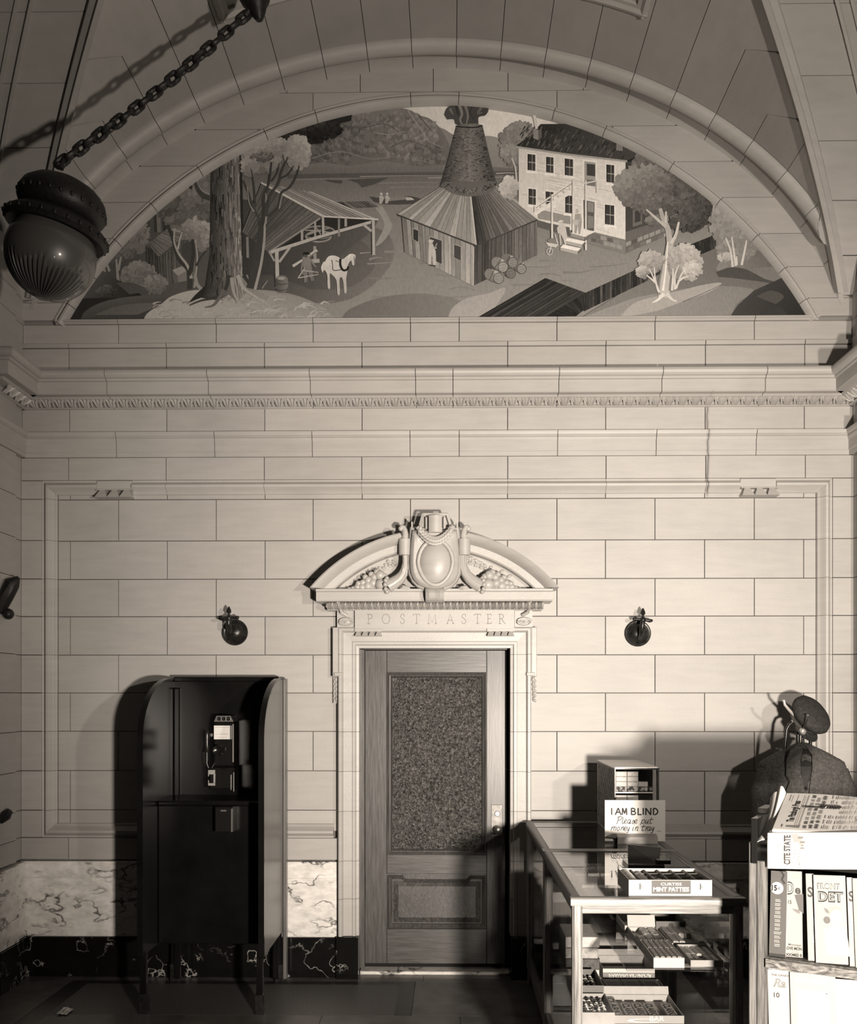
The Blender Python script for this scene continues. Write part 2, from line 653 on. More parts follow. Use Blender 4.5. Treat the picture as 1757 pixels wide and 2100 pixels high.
JA = [s * k for k in (50, 250, 450, 652, 852) for s in (-1, 1)]
JB = [s * k for k in (149, 349, 551, 752) for s in (-1, 1)]
JA = sorted(v / 310 for v in JA)
JB = sorted(v / 310 for v in JB)
def course(parent, z0, z1, joints, x0, x1, yf=0.0, mat='stone', name='stone_block', hole=None, yb=0.03):
    xs = [x0] + [j for j in joints if x0 + 0.03 < j < x1 - 0.03] + [x1]
    for a, b in zip(xs, xs[1:]):
        spans = [(a, b)]
        if hole:
            spans = []
            if a < -hole:
                spans.append((a, min(b, -hole)))
            if b > hole:
                spans.append((max(a, hole), b))
        for (p, q) in spans:
            if q - p < 0.02:
                continue
            dy = random.uniform(-0.0012, 0.0012)
            MB().bbox(XC + p + GAP / 2, XC + q - GAP / 2, yf + dy, yb, z0 + GAP / 2, z1 - GAP / 2, 0.0018).build(name, M[mat], parent)

PO, PI_ = 807 / 310, 777 / 310      # panel moulding, outer and inner half width
field = [(1705, 1662, 1), (1662, 1581, 1), (1581, 1500, 0), (1500, 1421, 1), (1421, 1343, 0), (1343, 1264, 1), (1264, 1187, 0), (1187, 1108, 1), (1108, 1023, 0)]
for (pb, pt, odd) in field:
    z0, z1 = ZB(pb), ZB(pt)
    course(wall_back, z0, z1, JB if odd else JA, -PI_, PI_, 0.0, hole=0.585 if z0 < 2.2 else None)
course(wall_back, ZB(1023), ZB(1005), JB, -PI_, PI_, 0.0)
# raised border round the panel
for (pb, pt, odd) in [(1763, 1718, 0)]:
    course(wall_back, ZB(pb), ZB(pt), JB, -HW, HW, -0.03, hole=0.6)
course(wall_back, ZB(985), ZB(938), JB, -HW, HW, -0.03)
lv = [1718, 1662, 1581, 1500, 1421, 1343, 1264, 1187, 1108, 1023, 985]
for a, b in zip(lv, lv[1:]):
    for s in (-1, 1):
        x0, x1 = sorted((s * PO, s * HW))
        course(wall_back, ZB(a), ZB(b), [], x0, x1, -0.03)
# frieze, blocking courses, and the wall under the mural
course(wall_back, ZB(888), ZB(826), JB, -HW, HW, -0.012)
course(wall_back, 3.93, ZB(713), JB, -HW, HW, -0.02)
course(wall_back, ZB(713), ZB(703), JB, -HW, HW, -0.03)
course(wall_back, ZB(703), ZB(662), JA, -HW, HW, 0.0)

# stones of the lunette between the mural's frame and the vault
VA, VB, VZ = 2.75, 2.094, 3.908
RO, RI, CZm = 897 / 310, 872 / 310, 1.86 + (1425 - 1087) / 310
def ellz(x): return VZ + VB * sqrt(max(0, 1 - (x / VA) ** 2))
def ellx(z): return VA * sqrt(max(0, 1 - ((z - VZ) / VB) ** 2))
def cirx(z): return sqrt(max(0, RO ** 2 - (z - CZm) ** 2))
def cirz(x): return CZm + sqrt(max(0, RO ** 2 - x ** 2))
def arch_stone(cols):
    rows_lo = [Vector((XC + x, 0.0, lo)) for x, lo, hi in cols]
    rows_hi = [Vector((XC + x, 0.0, hi)) for x, lo, hi in cols]
    MB().grid([rows_hi, rows_lo], (0, 0.03, 0)).build('stone_block', M['stone'], wall_back)
def by_columns(x0, x1, z0, z1, n=26):
    cols = []
    for i in range(n + 1):
        x = x0 + (x1 - x0) * i / n
        lo, hi = max(z0, cirz(x) + GAP / 2), min(z1, ellz(x) + 0.01)
        if hi - lo > 0.004:
            cols.append((x, lo, hi))
    if len(cols) > 1:
        arch_stone(cols)
zt = [ZB(p) for p in (653, 616, 552, 484, 410, 336, 262, 188)]
for a, b in zip(zt[:6], zt[1:6]):
    for s in (-1, 1):
        r0, r1 = [], []
        for i in range(9):
            z = a + GAP / 2 + (b - a - GAP) * i / 8
            r0.append(Vector((XC + s * (cirx(z) + GAP / 2), 0, z)))
            r1.append(Vector((XC + s * (HW if z < 4.478 else ellx(z) + 0.01), 0, z)))
        MB().grid([r0, r1], (0, 0.03, 0)).build('stone_block', M['stone'], wall_back)
J = [-9, -250 / 310, -50 / 310, 50 / 310, 250 / 310, 9]
for a, b in ((262, 188),):
    for s in (-1, 1):
        by_columns(s * (250 / 310 + GAP / 2), s * 1.75, ZB(a) + GAP / 2, ZB(b) - GAP / 2, 40)
        by_columns(s * (50 / 310 + GAP / 2), s * (250 / 310 - GAP / 2), ZB(a) + GAP / 2, ZB(b) - GAP / 2, 40)
for s in (-1, 1):
    by_columns(s * (250 / 310 + 0.05), s * 2.0, ZB(336) + GAP / 2, ZB(262) - GAP / 2, 50)
tj = [-1.2, -0.98, -153 / 310, -3 / 310, 150 / 310, 0.98, 1.2]
for a, b in zip(tj, tj[1:]):
    by_columns(a + GAP / 2, b - GAP / 2, ZB(188) + GAP / 2, 6.1, 18)

# ---- mouldings that run along the wall, one piece between two joints
def run_x(parent, name, x0, x1, prof, mat='stone', smooth=25):
    """prof: (y, z) outline, closed at the back"""
    r = [[Vector((XC + x, y, z)) for y, z in prof] for x in (x0 + GAP / 2, x1 - GAP / 2)]
    return MB().loft(r).build(name, M[mat], parent, smooth)
def runs(parent, name, prof, joints, mat='stone', x0=-HW, x1=HW):
    xs = [x0] + [j for j in joints if x0 + 0.05 < j < x1 - 0.05] + [x1]
    for a, b in zip(xs, xs[1:]):
        run_x(parent, name, a, b, prof, mat)
def side_sweep(parent, name, prof, s, mat='stone', end=-0.42):
    """the same moulding carried round the pier of a side wall"""
    xw = XC + s * HW
    R = []
    for (bx, by, ox, oy) in ((xw, 0, -s, -1), (xw, end, -s, -1), (xw + s * 0.6, end, 0, -1)):
        R.append([Vector((bx + ox * max(-y, -0.02), by + oy * max(-y, -0.02), z)) for y, z in prof])
    MB().loft(R).build(name, M[mat], parent, 25)

trim_1 = ST('trim_1', 'stone cornice with rounded top above the leaf band')
cz0 = 3.806
CORN = [(0.028, cz0 + 0.18), (-0.19, cz0 + 0.155)]
for i in range(7):
    a = pi / 2 - pi * i / 6
    CORN.append((-0.19 - 0.032 * cos(a), cz0 + 0.125 + 0.03 * sin(a)))
CORN += [(-0.187, cz0 + 0.092), (-0.187, cz0 + 0.082), (-0.178, cz0 + 0.080), (-0.172, cz0 + 0.078), (-0.172, cz0 + 0.006), (-0.165, cz0),
         (-0.12, cz0), (-0.105, cz0 - 0.012), (-0.028, cz0 - 0.02), (0.028, cz0 - 0.02)]
CJ = [s * k for k in (0.12, 0.80, 1.46, 2.12) for s in (-1, 1)]
runs(trim_1, 'cornice_block', CORN, sorted(CJ))
trim_2 = ST('trim_2', 'narrow carved band of upright leaves under the cornice')
zl0, zl1 = 3.712 + 0.045, 3.712 + 0.115
LB = [(0.028, zl1 + 0.01), (-0.085, zl1 + 0.01), (-0.060, zl1 - 0.004), (-0.032, zl0 + 0.012), (-0.04, zl0), (-0.03, zl0 - 0.006), (0.028, zl0 - 0.006)]
runs(trim_2, 'band_block', LB, sorted(CJ), 'carved')
def leaf_mesh(wd, ht):
    """one acanthus leaf with a midrib and curled lobes, rising in local z and leaning out"""
    m = MB()
    rows = []
    for i in range(7):
        t = i / 6
        wv = wd * (0.16 + 0.24 * sin(pi * min(1, t * 1.15)) + (0.10 if i % 2 else 0))
        z = ht * (1 - t)
        row = []
        for j in range(7):
            u = (j - 3) / 3
            ridge = 0.016 * (1 - abs(u)) + (0.014 if j in (1, 5) else 0) - (0.010 if j in (2, 4) else 0)
            row.append(Vector((u * wv, -0.062 * (1 - t) ** 0.8 - ridge - 0.012 * sin(pi * t), z - 0.004 * abs(u) * (1 - t))))
        rows.append(row)
    m.grid(rows)
    m.tube([(wd * 0.5, -0.06, ht), (wd * 0.46, -0.055, ht * 0.6), (wd * 0.5, -0.03, ht * 0.2), (wd * 0.56, -0.02, 0)], [0.006, 0.008, 0.006, 0.003], 5)
    m.tube([(-wd * 0.34, -0.062, ht * 0.9), (-wd * 0.44, -0.055, ht * 0.45), (-wd * 0.36, -0.04, ht * 0.2)], [0.004, 0.006, 0.003], 5)
    return m.mesh('leaf', M['carved'], 60)
lf = leaf_mesh(0.0865, 0.072)
nl = 63
for i in range(nl):
    x = -HW + 0.06 + (2 * HW - 0.12) * (i + 0.5) / nl
    shared('leaf', lf, trim_2, tr(XC + x, -0.038, zl0 - 0.002))

trim_3 = ST('trim_3', 'stone architrave moulding below the frieze')
za, zb_ = ZB(888), ZB(938)
ARCH = [(0.028, za), (-0.062, za), (-0.062, za - 0.014), (-0.058, za - 0.024), (-0.046, za - 0.034), (-0.052, za - 0.044), (-0.046, za - 0.058), (-0.040, za - 0.066),
        (-0.040, za - 0.128), (-0.034, za - 0.134), (-0.034, zb_), (0.028, zb_)]
runs(trim_3, 'architrave_block', ARCH, JA)

# panel moulding, mitred at its corners, broken by the two drop ornaments
trim_4 = ST('trim_4', 'moulding that frames the big sunk wall panel')
PROF = [(0.0, -0.022), (0.008, -0.018), (0.014, -0.020), (0.022, -0.036), (0.034, -0.046), (0.048, -0.044), (0.060, -0.030), (0.070, -0.016), (0.078, -0.010), (0.084, -0.012), (0.090, -0.008), (0.094, 0.001), (0.094, 0.02), (0.0, 0.02)]
def seg(p0, p1, n, m0, m1, parent=trim_4, name='moulding_block', prof=PROF, mat='stone'):
    p0, p1 = Vector((XC + p0[0], 0, p0[1])), Vector((XC + p1[0], 0, p1[1]))
    d = (p1 - p0).normalized()
    nn = Vector((n[0], 0, n[1]))
    A = [p0 + nn * u + d * (m0 * u) + Vector((0, y, 0)) for u, y in prof]
    B = [p1 + nn * u - d * (m1 * u) + Vector((0, y, 0)) for u, y in prof]
    MB().loft([A, B]).build(name, M[mat], parent, 28)
zT, zBt = ZB(985), ZB(1718)
for s in (-1, 1):
    ys = [zBt] + [ZB(p) for p in (1662, 1581, 1500, 1421, 1343, 1264, 1187, 1108, 1023)] + [zT]
    for i, (a, b) in enumerate(zip(ys, ys[1:])):
        seg((s * PO, a + GAP / 4), (s * PO, b - GAP / 4), (-s, 0), 1 if i == 0 else 0, 1 if i == len(ys) - 2 else 0)
g0, g1 = 693 / 310, 621 / 310         # drop ornament span
xs = [-PO, -g0]; seg((-PO, zT), (-g0, zT), (0, -1), 1, 0); seg((PO, zT), (g0, zT), (0, -1), 1, 0)
tops = [-g1] + [j for j in JB if -g1 + 0.05 < j < g1 - 0.05] + [g1]
for a, b in zip(tops, tops[1:]):
    seg((a + GAP / 4, zT), (b - GAP / 4, zT), (0, -1), 0, 0)
for s in (-1, 1):
    bots = sorted([0.667] + [j for j in (349 / 310, 551 / 310, 752 / 310)] + [PO])
    for i, (a, b) in enumerate(zip(bots, bots[1:])):
        seg((s * a, zBt), (s * b, zBt), (0, 1), 0, 1 if b == PO else 0)
    # tab and the row of three tapering drops
    x0, x1 = sorted((s * g0, s * g1))
    MB().bbox(XC + x0, XC + x1, -0.030, 0.02, ZB(1004), zT - GAP / 2, 0.002).build('drop_tab', M['stone'], trim_4)
    MB().box(XC + x0, XC + x1 + 0.01, -0.052, 0.02, ZB(1006), ZB(1004) - 0.001).build('drop_fillet', M['stone'], trim_4)
    wd = (x1 - x0 + 0.01) / 3
    for k in range(3):
        c = XC + x0 + wd * (k + 0.5)
        zt_, zb0 = ZB(1006), ZB(1022)
        a, b = wd * 0.22, wd * 0.5
        top = [Vector((c - a, -0.044, zt_)), Vector((c + a, -0.044, zt_)), Vector((c + a, 0.01, zt_)), Vector((c - a, 0.01, zt_))]
        bot = [Vector((c - b, -0.078, zb0)), Vector((c + b, -0.078, zb0)), Vector((c + b, 0.01, zb0)), Vector((c - b, 0.01, zb0))]
        MB().loft([top, bot]).build('drop', M['stone'], trim_4)

# mural frame: torus on the arc, and a straight sill
trim_5 = ST('trim_5', 'rounded stone frame on the arch around the mural')
FP = [(0.0, 0.02), (0.0, -0.010), (0.010, -0.012), (0.016, -0.004), (0.022, -0.006), (0.028, -0.022), (0.040, -0.034), (0.054, -0.034), (0.068, -0.020), (0.076, 0.0), (0.081, 0.012), (0.081, 0.02)]
def arc_pt(a, u): return Vector((XC + (RO - u) * sin(a), 0, CZm + (RO - u) * cos(a)))
aj = [0]
aj = [50 / 310 / RO, 250 / 310 / RO] + [math.acos((ZB(p) - CZm) / RO) for p in (262, 336, 410, 484, 552, 616)] + [math.acos((ZB(655) - CZm) / RO)]
angs = sorted([-a for a in aj] + aj)
for a, b in zip(angs, angs[1:]):
    e = GAP / 2 / RO
    R = []
    n = max(4, int((b - a) * 60))
    for i in range(n + 1):
        t = a + e + (b - a - 2 * e) * i / n
        R.append([arc_pt(t, u) + Vector((0, y, 0)) for u, y in FP])
    MB().loft(R).build('frame_block', M['stone'], trim_5, 30)
zs = ZB(662)
SILL = [(0.02, ZB(652)), (-0.012, ZB(652)), (-0.026, ZB(654)), (-0.026, ZB(657)), (-0.014, ZB(658.5)), (-0.014, zs), (0.02, zs)]
runs(trim_5, 'sill_block', SILL, JA, x0=-2.52, x1=2.52)

# marble dado and black base
trim_6 = ST('trim_6', 'white marble dado with dark veins')
base_back = ST('baseboard_back', 'black marble base with white veins')
for s in (-1, 1):
    for a, b in ((0.645, 1.60), (1.60, HW)):
        x0, x1 = sorted((s * a, s * b))
        MB().bbox(XC + x0 + 0.001, XC + x1 - 0.001, -0.036, 0.028, ZB(1920), ZB(1800) - 0.001, 0.002).build('marble_slab', M['white_marble'], trim_6)
        MB().bbox(XC + x0 + 0.001, XC + x1 - 0.001, -0.042, 0.028, ZB(1800), ZB(1766), 0.003).build('marble_slab', M['white_marble'], trim_6)
        MB().bbox(XC + x0 + 0.001, XC + x1 - 0.001, -0.05, 0.028, 0, ZB(1920) - 0.001, 0.002).build('black_slab', M['black_marble'], base_back)

# side piers
for s, nm in ((-1, 'left'), (1, 'right')):
    xw = XC + s * HW
    x0, x1 = sorted((xw + s * 0.004, xw + s * 0.6))
    pier = MB().box(x0 + (0.03 if s > 0 else 0), x1 - (0.03 if s < 0 else 0), -0.40, 0.03, 0, 4.6).build('wall_' + nm, M['mortar'])
    tag(pier, 'stone side pier next to the end wall', None, None, 'structure')
    lv2 = [1763, 1718, 1662, 1581, 1500, 1421, 1343, 1264, 1187, 1108, 1023, 938]
    def pblock(z0, z1, mat, proud=0.0, name='stone_block'):
        a, b = sorted((xw - s * proud, xw + s * 0.5))
        m = MB()
        m.box(a, b, -0.15 - proud, 0.024 if proud == 0 else -0.052, z0 + GAP / 2, z1 - GAP / 2)
        a, b = sorted((xw - s * (proud + 0.022), xw + s * 0.5))
        m.box(a, b, -0.42 - proud, -0.15 - proud, z0 + GAP / 2, z1 - GAP / 2)
        m.build(name, M[mat], pier)
    for a, b in zip(lv2, lv2[1:]):
        pblock(ZB(a), ZB(b), 'stone')
    pblock(ZB(888), ZB(826), 'stone')
    pblock(3.97, ZB(703), 'stone', 0.02)
    pblock(ZB(703), ZB(662), 'stone')
    pblock(ZB(662), ZB(610), 'stone')
    pblock(ZB(610), ZB(520), 'stone')
    pblock(ZB(1920), ZB(1766), 'white_marble', 0.036, 'marble_slab')
    pblock(0, ZB(1920), 'black_marble', 0.05, 'black_slab')
    side_sweep(trim_1, 'cornice_block', CORN, s)
    side_sweep(trim_2, 'band_block', LB, s, 'carved')
    side_sweep(trim_3, 'architrave_block', ARCH, s)
    for k in range(4):
        mtx = tr(xw - s * 0.038, -0.12 - 0.085 * k, zl0 - 0.002) @ rotm('Z', -s * pi / 2)
        shared('leaf', lf, trim_2, mtx)

# ---- the groined vault
YC, AC = -3.85, 4.0
def tsurf(t, y, r=0.0):
    x, z = VA * sin(t), VB * cos(t)
    nx, nz = -x / VA ** 2, -z / VB ** 2
    l = hypot(nx, nz)
    return Vector((XC + x + nx / l * r, y, VZ + z + nz / l * r))
tab = [(0.0, 0.0)]
for i in range(1, 2001):
    t = pi / 2 * i / 2000
    t0 = pi / 2 * (i - 0.5) / 2000
    tab.append((tab[-1][0] + pi / 2 / 2000 * hypot(VA * cos(t0), VB * sin(t0)), t))
def s2t(s):
    sg = 1 if s >= 0 else -1
    s = abs(s)
    for (a, ta), (b, tb) in zip(tab, tab[1:]):
        if b >= s:
            return sg * (ta + (tb - ta) * (s - a) / (b - a))
    return sg * pi / 2
def yg(t): return YC + AC * abs(sin(t))
ceiling = MB()
back = []
for i in range(49):
    t = -pi / 2 + pi * i / 48
    back.append([tsurf(t, y, -0.035) for y in (0.05, -0.6, -1.2, -2.0, -2.8, -3.85)])
# only the part of each shell that shows: barrel between its groins, cross cells outside them
rows = []
for i in range(97):
    t = -1.45 + 2.9 * i / 96
    e = max(yg(t), YC)
    rows.append([tsurf(t, 0.05 + (e - 0.05) * k / 6, -0.035) for k in range(7)])
ceiling.grid(rows)
XO = 3.45
def csurf(x, y, r=0.0):
    q = min(0.9999, (y - YC) / AC)
    zz = VB * sqrt(1 - q * q)
    ny, nz = -(y - YC) / AC ** 2, -zz / VB ** 2
    l = hypot(ny, nz)
    return Vector((XC + x, y + ny / l * r, VZ + zz + nz / l * r))
def xg(y): return VA * (y - YC) / AC
for s in (-1, 1):
    rows = []
    for i in range(25):
        y = YC + (0.0 - YC) * i / 24
        rows.append([csurf(s * (xg(y) + (XO - xg(y)) * k / 3), y, -0.035) for k in range(4)])
    ceiling.grid(rows)
ceiling = ceiling.build('ceiling', M['mortar'], None, 40)
tag(ceiling, 'pale groined vault of cut stone with a moulded arch against the wall', None, None, 'structure')
RY = [(0.0, 0.0), (-0.02, -0.012), (-0.06, -0.026), (-0.10, -0.030), (-0.14, -0.022), (-0.166, -0.004), (-0.170, 0.010), (-0.178, 0.016), (-0.19, 0.034), (-0.21, 0.050), (-0.235, 0.058),
      (-0.26, 0.052), (-0.282, 0.036), (-0.296, 0.014), (-0.299, -0.006), (-0.308, -0.006), (-0.311, 0.004), (-0.33, 0.004)]
def rprof(y):
    if y < -0.33:
        return 0.004
    for (a, ra), (b, rb) in zip(RY, RY[1:]):
        if b <= y <= a:
            return ra + (rb - ra) * (a - y) / (a - b)
    return 0.0
def patch(m, cols):
    """cols: (t, [y...]) surface patch with a skirt behind it"""
    fr = [[tsurf(t, y, rprof(y)) for y in ys] for t, ys in cols]
    bk = [[tsurf(t, y, -0.032) for y in ys] for t, ys in cols]
    m.grid(fr)
    m.grid([bk[0], fr[0]]); m.grid([fr[-1], bk[-1]])
    m.grid([[r[0] for r in fr], [r[0] for r in bk]]); m.grid([[r[-1] for r in bk], [r[-1] for r in fr]])
SP = 0.2868
JT = [s2t(SP * (k + 0.5)) for k in range(13)]
eg = GAP / 2
def ylist(y1):
    ys = [a for a, _ in RY if a > y1 + 0.004]
    k = 6
    st = ys[-1]
    return ys, [st + (y1 - st) * (i + 1) / k for i in range(k)]
def fixed(y1):
    a = [max(v, y1 + 0.002 * (len(RY) - i)) if v < y1 else v for i, (v, _) in enumerate(RY)]
    a = [max(v, y1) for v in a]
    e = a[-1]
    return a + [e + (y1 - e) * (i + 1) / 8 for i in range(8)]
def voussoir(ta, tb, sg):
    """stone of the barrel between the joints at ta and tb (measured from the crown)"""
    m = MB()
    d = eg / VA
    LJ = lambda t: t > 0.12 and yg(t) + 0.36 < -0.36
    ja = max(YC, yg(ta) + 0.36)
    tj = s2t(min(SP * 0.66 + 0, 9)) if False else None
    cols = []
    n = 7
    dt = 0.66 * (tb - ta)
    for i in range(n + 1):
        t = ta + d + (tb - ta - 2 * d) * i / n
        e = max(YC, yg(t))
        if LJ(ta) and t < ta + dt:
            yl = ja + (yg(ta + dt) - ja) * (t - ta) / dt
            e = max(e, yl + eg)
        e = min(e, -0.004)
        cols.append((sg * t, fixed(e)))
    patch(m, cols)
    # the tongue that reaches past the next joint up to the groin
    nxt = tb
    jb = yg(tb) + 0.36
    if LJ(tb):
        dt2 = 0.66 * (s2t(SP + 0) * 0 + (tb - ta))
        cols = []
        for i in range(6):
            t = tb - d * 1.0 + (dt2 * 0.97) * i / 5
            y0 = jb + (yg(tb + dt2) - jb) * (t - tb) / dt2 - eg
            y1 = max(YC, yg(t))
            y0 = min(y0, -0.006)
            y1 = min(y1, y0)
            cols.append((sg * t, [y0 + (y1 - y0) * k / 4 for k in range(5)]))
        patch(m, cols)
    m.build('vault_stone', M['vault'], ceiling, 35)
m = MB()
cols = [(JT[0] * (i / 3.0 - 1) * (1 - eg / SP * 2), fixed(YC + 0.4)) for i in range(7)]
patch(m, cols)
m.build('vault_stone', M['vault'], ceiling, 35)
for k in range(12):
    for s in (-1, 1):
        if yg(JT[k]) < -0.02:
            voussoir(JT[k], JT[k + 1], s)
# cross cells: courses continue level round the groin
for s in (-1, 1):
    ycs = [YC + AC * sin(t) for t in JT]
    ycs = [y for y in ycs if y < -0.03] + [-0.004]
    for a, b in zip(ycs, ycs[1:]):
        m = MB()
        fr, bk = [], []
        for i in range(7):
            y = a + eg + (b - a - 2 * eg) * i / 6
            x0 = xg(y) + 0.03
            fr.append([csurf(s * (x0 + (XO - x0) * k / 6), y, 0.0) for k in range(7)])
            bk.append([csurf(s * (x0 + (XO - x0) * k / 6), y, -0.032) for k in range(7)])
        m.grid(fr)
        m.grid([bk[0], fr[0]]); m.grid([fr[-1], bk[-1]])
        m.grid([[r[0] for r in fr], [r[0] for r in bk]])
        m.build('vault_stone', M['vault'], ceiling, 35)
    # groin rib and the sunk panel's moulding beside it
    RIB = [(-0.012, -0.03), (-0.012, 0.060), (0.022, 0.064), (0.028, 0.045), (0.066, 0.030), (0.080, -0.03)]
    R = []
    for i in range(33):
        y = -0.015 + (-3.6 + 0.015) * i / 32
        R.append([csurf(s * (xg(y) + u), y, v) for u, v in RIB])
    MB().loft(R).build('groin_rib', M['stone'], ceiling, 25)
    for off, hh in ((0.36, 0.018), (0.44, 0.012)):
        R = []
        for i in range(25):
            y = -0.45 + (-3.2 + 0.45) * i / 24
            R.append([csurf(s * (xg(y) + off + u), y, v) for u, v in ((0, -0.01), (0.004, hh), (0.022, hh), (0.034, -0.01))])
        MB().loft(R).build('panel_moulding', M['stone'], ceiling, 25)
# raised frame of the crown panel
CR = 0.468
def strip(y0, y1, t0, t1, along):
    m = MB()
    pr = [(0, -0.01), (0.004, 0.026), (0.03, 0.034), (0.05, 0.020), (0.075, 0.020), (0.08, -0.01)]
    rows = []
    if along == 't':
        for i in range(25):
            t = t0 + (t1 - t0) * i / 24
            rows.append([tsurf(t, y0 - u, v) for u, v in pr])
    else:
        for i in range(7):
            y = y0 + (y1 - y0) * i / 6
            rows.append([tsurf(t0 - (u / VA) * (1 if t0 > 0 else -1), y, v) for u, v in pr])
    m.loft(rows).build('crown_moulding', M['stone'], ceiling, 30)
strip(-0.81, 0, -CR, CR, 't')
strip(-0.81, -3.6, CR, 0, 'y')
strip(-0.81, -3.6, -CR, 0, 'y')

# ---- floor
fl = MB().box(-4.2, 4.2, -7.4, 0.3, -0.06, -0.012).build('floor', M['floor_dark'])
tag(fl, 'dark lobby floor of marble slabs around a speckled panel', None, None, 'structure')
def slab(x0, x1, y0, y1, mat, name='floor_slab'):
    MB().box(x0, x1, y0, y1, -0.012, 0.0).build(name, M[mat], fl)
ta, tb2 = onz(150, 2024, 0), onz(843, 2080, 0)
yA, yB = -0.20, -0.80
xL, xR = ta.x, tb2.x
slab(-4.0, xR + 0.05, -0.13, 0.28, 'floor')
slab(xL + 0.06, xR - 0.10, yB, yA, 'terrazzo', 'terrazzo_panel')
slab(xR - 0.10, xR, yB, yA, 'floor_dark', 'floor_border')
slab(xL - 0.06, xL + 0.06, -2.6, -0.13, 'floor_dark', 'floor_border')
slab(xL + 0.06, xR, yA, -0.13, 'floor_dark', 'floor_border')
for i in range(4):
    slab(-4.0, xL - 0.064, -0.13 - 0.62 * (i + 1) + 0.002, -0.13 - 0.62 * i, 'floor')
for i in range(6):
    for j in range(7):
        x0 = xL + 0.06 + 0.8 * i
        x1 = x0 + 0.797
        y1 = yB - 0.003 - 0.8 * j
        if x0 > 3.9:
            continue
        slab(x0, min(x1, 4.0), y1 - 0.797, y1, 'floor')
slab(xR + 0.003, 4.0, yB, -0.13, 'floor')
slab(xR + 0.053, 4.0, -0.127, 0.28, 'floor')
# ============================================================ DOOR AND ITS SURROUND
trim_7 = ST('trim_7', 'carved stone door surround with shield and fruit under a curved pediment')
AP = [(0, 0.025), (0, -0.074), (0.008, -0.082), (0.022, -0.082), (0.030, -0.072), (0.034, -0.058), (0.090, -0.055), (0.094, -0.064), (0.112, -0.064), (0.118, -0.050), (0.135, -0.048), (0.135, 0.16)]
ox, ozt = 0.632, ZB(1288)
zj = [ZB(p) for p in (1916, 1840, 1763, 1662, 1581, 1500, 1421, 1343)]
for s in (-1, 1):
    for a, b in zip(zj, zj[1:]):
        seg((s * ox, a + GAP / 4), (s * ox, b - GAP / 4), (-s, 0), 0, 0, trim_7, 'jamb_block', AP, 'carved')
    seg((s * ox, zj[-1] + GAP / 4), (s * ox, ozt), (-s, 0), 0, 1, trim_7, 'jamb_block', AP, 'carved')
    a, b = sorted((s * 0.632, s * 0.668))
    z0, z1 = ZB(1388), ozt
    MB().bbox(XC + a, XC + b, -0.078, 0.02, z0, z1, 0.004).build('jamb_ear', M['carved'], trim_7)
    a2, b2 = sorted((s * 0.60, s * 0.655))
    MB().bbox(XC + a2, XC + b2, -0.094, -0.07, ZB(1386), ZB(1380), 0.003).build('ear_fillet', M['carved'], trim_7)
    # hanging husks under the ear
    m = MB().box(XC + a, XC + b - 0.002, -0.03, 0.02, ZB(1442), z0 - 0.002)
    for k in range(5):
        zz = z0 - 0.018 - k * 0.032
        m.ball((XC + s * 0.648, -0.034, zz), 0.013 - k * 0.0012, 0.014, 0.019, 8, 6)
        m.ball((XC + s * 0.660, -0.030, zz - 0.012), 0.008, 0.010, 0.014, 8, 5)
    m.build('husk_drop', M['carved'], trim_7, 50)
    a, b = sorted((s * 0.500, s * 0.645))
    MB().bbox(XC + a, XC + b, -0.085, 0.16, 0, ZB(1916) - 0.002, 0.003).build('jamb_plinth', M['black_marble'], trim_7)
seg((-ox, ozt), (ox, ozt), (0, -1), 1, 1, trim_7, 'head_block', AP, 'carved')

# POSTMASTER tablet with cut letters
zt0, zt1 = ZB(1291), ZB(1252)
tb_ = MB().box(XC - 0.52, XC + 0.52, -0.092, 0.02, zt0, zt1).build('name_tablet', M['carved'], trim_7)
SER = {  # strokes on a unit-high letter, serifs included
    'P': (0.55, [[(0.12, 0), (0.12, 1)], [(0, 0), (0.26, 0)], [(0, 1), (0.34, 1), (0.47, 0.93), (0.52, 0.77), (0.47, 0.6), (0.34, 0.52), (0.12, 0.5)]]),
    'O': (0.85, [[(0.425 + 0.4 * cos(i * pi / 9), 0.5 + 0.51 * sin(i * pi / 9)) for i in range(19)]]),
    'S': (0.5, [[(0.45, 0.78), (0.43, 0.95), (0.26, 1.02), (0.09, 0.93), (0.05, 0.76), (0.14, 0.62), (0.34, 0.47), (0.46, 0.32), (0.44, 0.12), (0.27, -0.02), (0.1, 0.03), (0.04, 0.22)]]),
    'T': (0.75, [[(0.375, 0), (0.375, 1)], [(0.25, 0), (0.5, 0)], [(0.02, 0.84), (0.05, 1), (0.70, 1), (0.73, 0.84)]]),
    'M': (1.0, [[(0.0, 0), (0.2, 0)], [(0.1, 0), (0.17, 1), (0.5, 0.08), (0.83, 1), (0.9, 0)], [(0.8, 0), (1.0, 0)]]),
    'A': (0.85, [[(0.1, 0), (0.42, 1.02), (0.75, 0)], [(0.02, 0), (0.2, 0)], [(0.64, 0), (0.85, 0)], [(0.21, 0.36), (0.63, 0.36)]]),
    'E': (0.52, [[(0.12, 0), (0.12, 1)], [(0, 1), (0.45, 1), (0.48, 0.86)], [(0, 0), (0.47, 0), (0.51, 0.16)], [(0.12, 0.52), (0.38, 0.52)]]),
    'R': (0.7, [[(0.12, 0), (0.12, 1)], [(0, 0), (0.26, 0)], [(0, 1), (0.34, 1), (0.46, 0.92), (0.5, 0.78), (0.46, 0.6), (0.34, 0.53), (0.12, 0.52)], [(0.3, 0.52), (0.5, 0.2), (0.64, 0.02), (0.72, 0)]])}
cut = MB()
lx = XC + (757 - 894) / 310.0
hgt = 19 / 310.0
cent = [757, 789, 824, 852, 882, 918, 950, 978, 1004, 1031]
cents = dict(zip(range(10), [765, 798, 832, 861, 893, 930, 958, 986, 1010, 1036]))
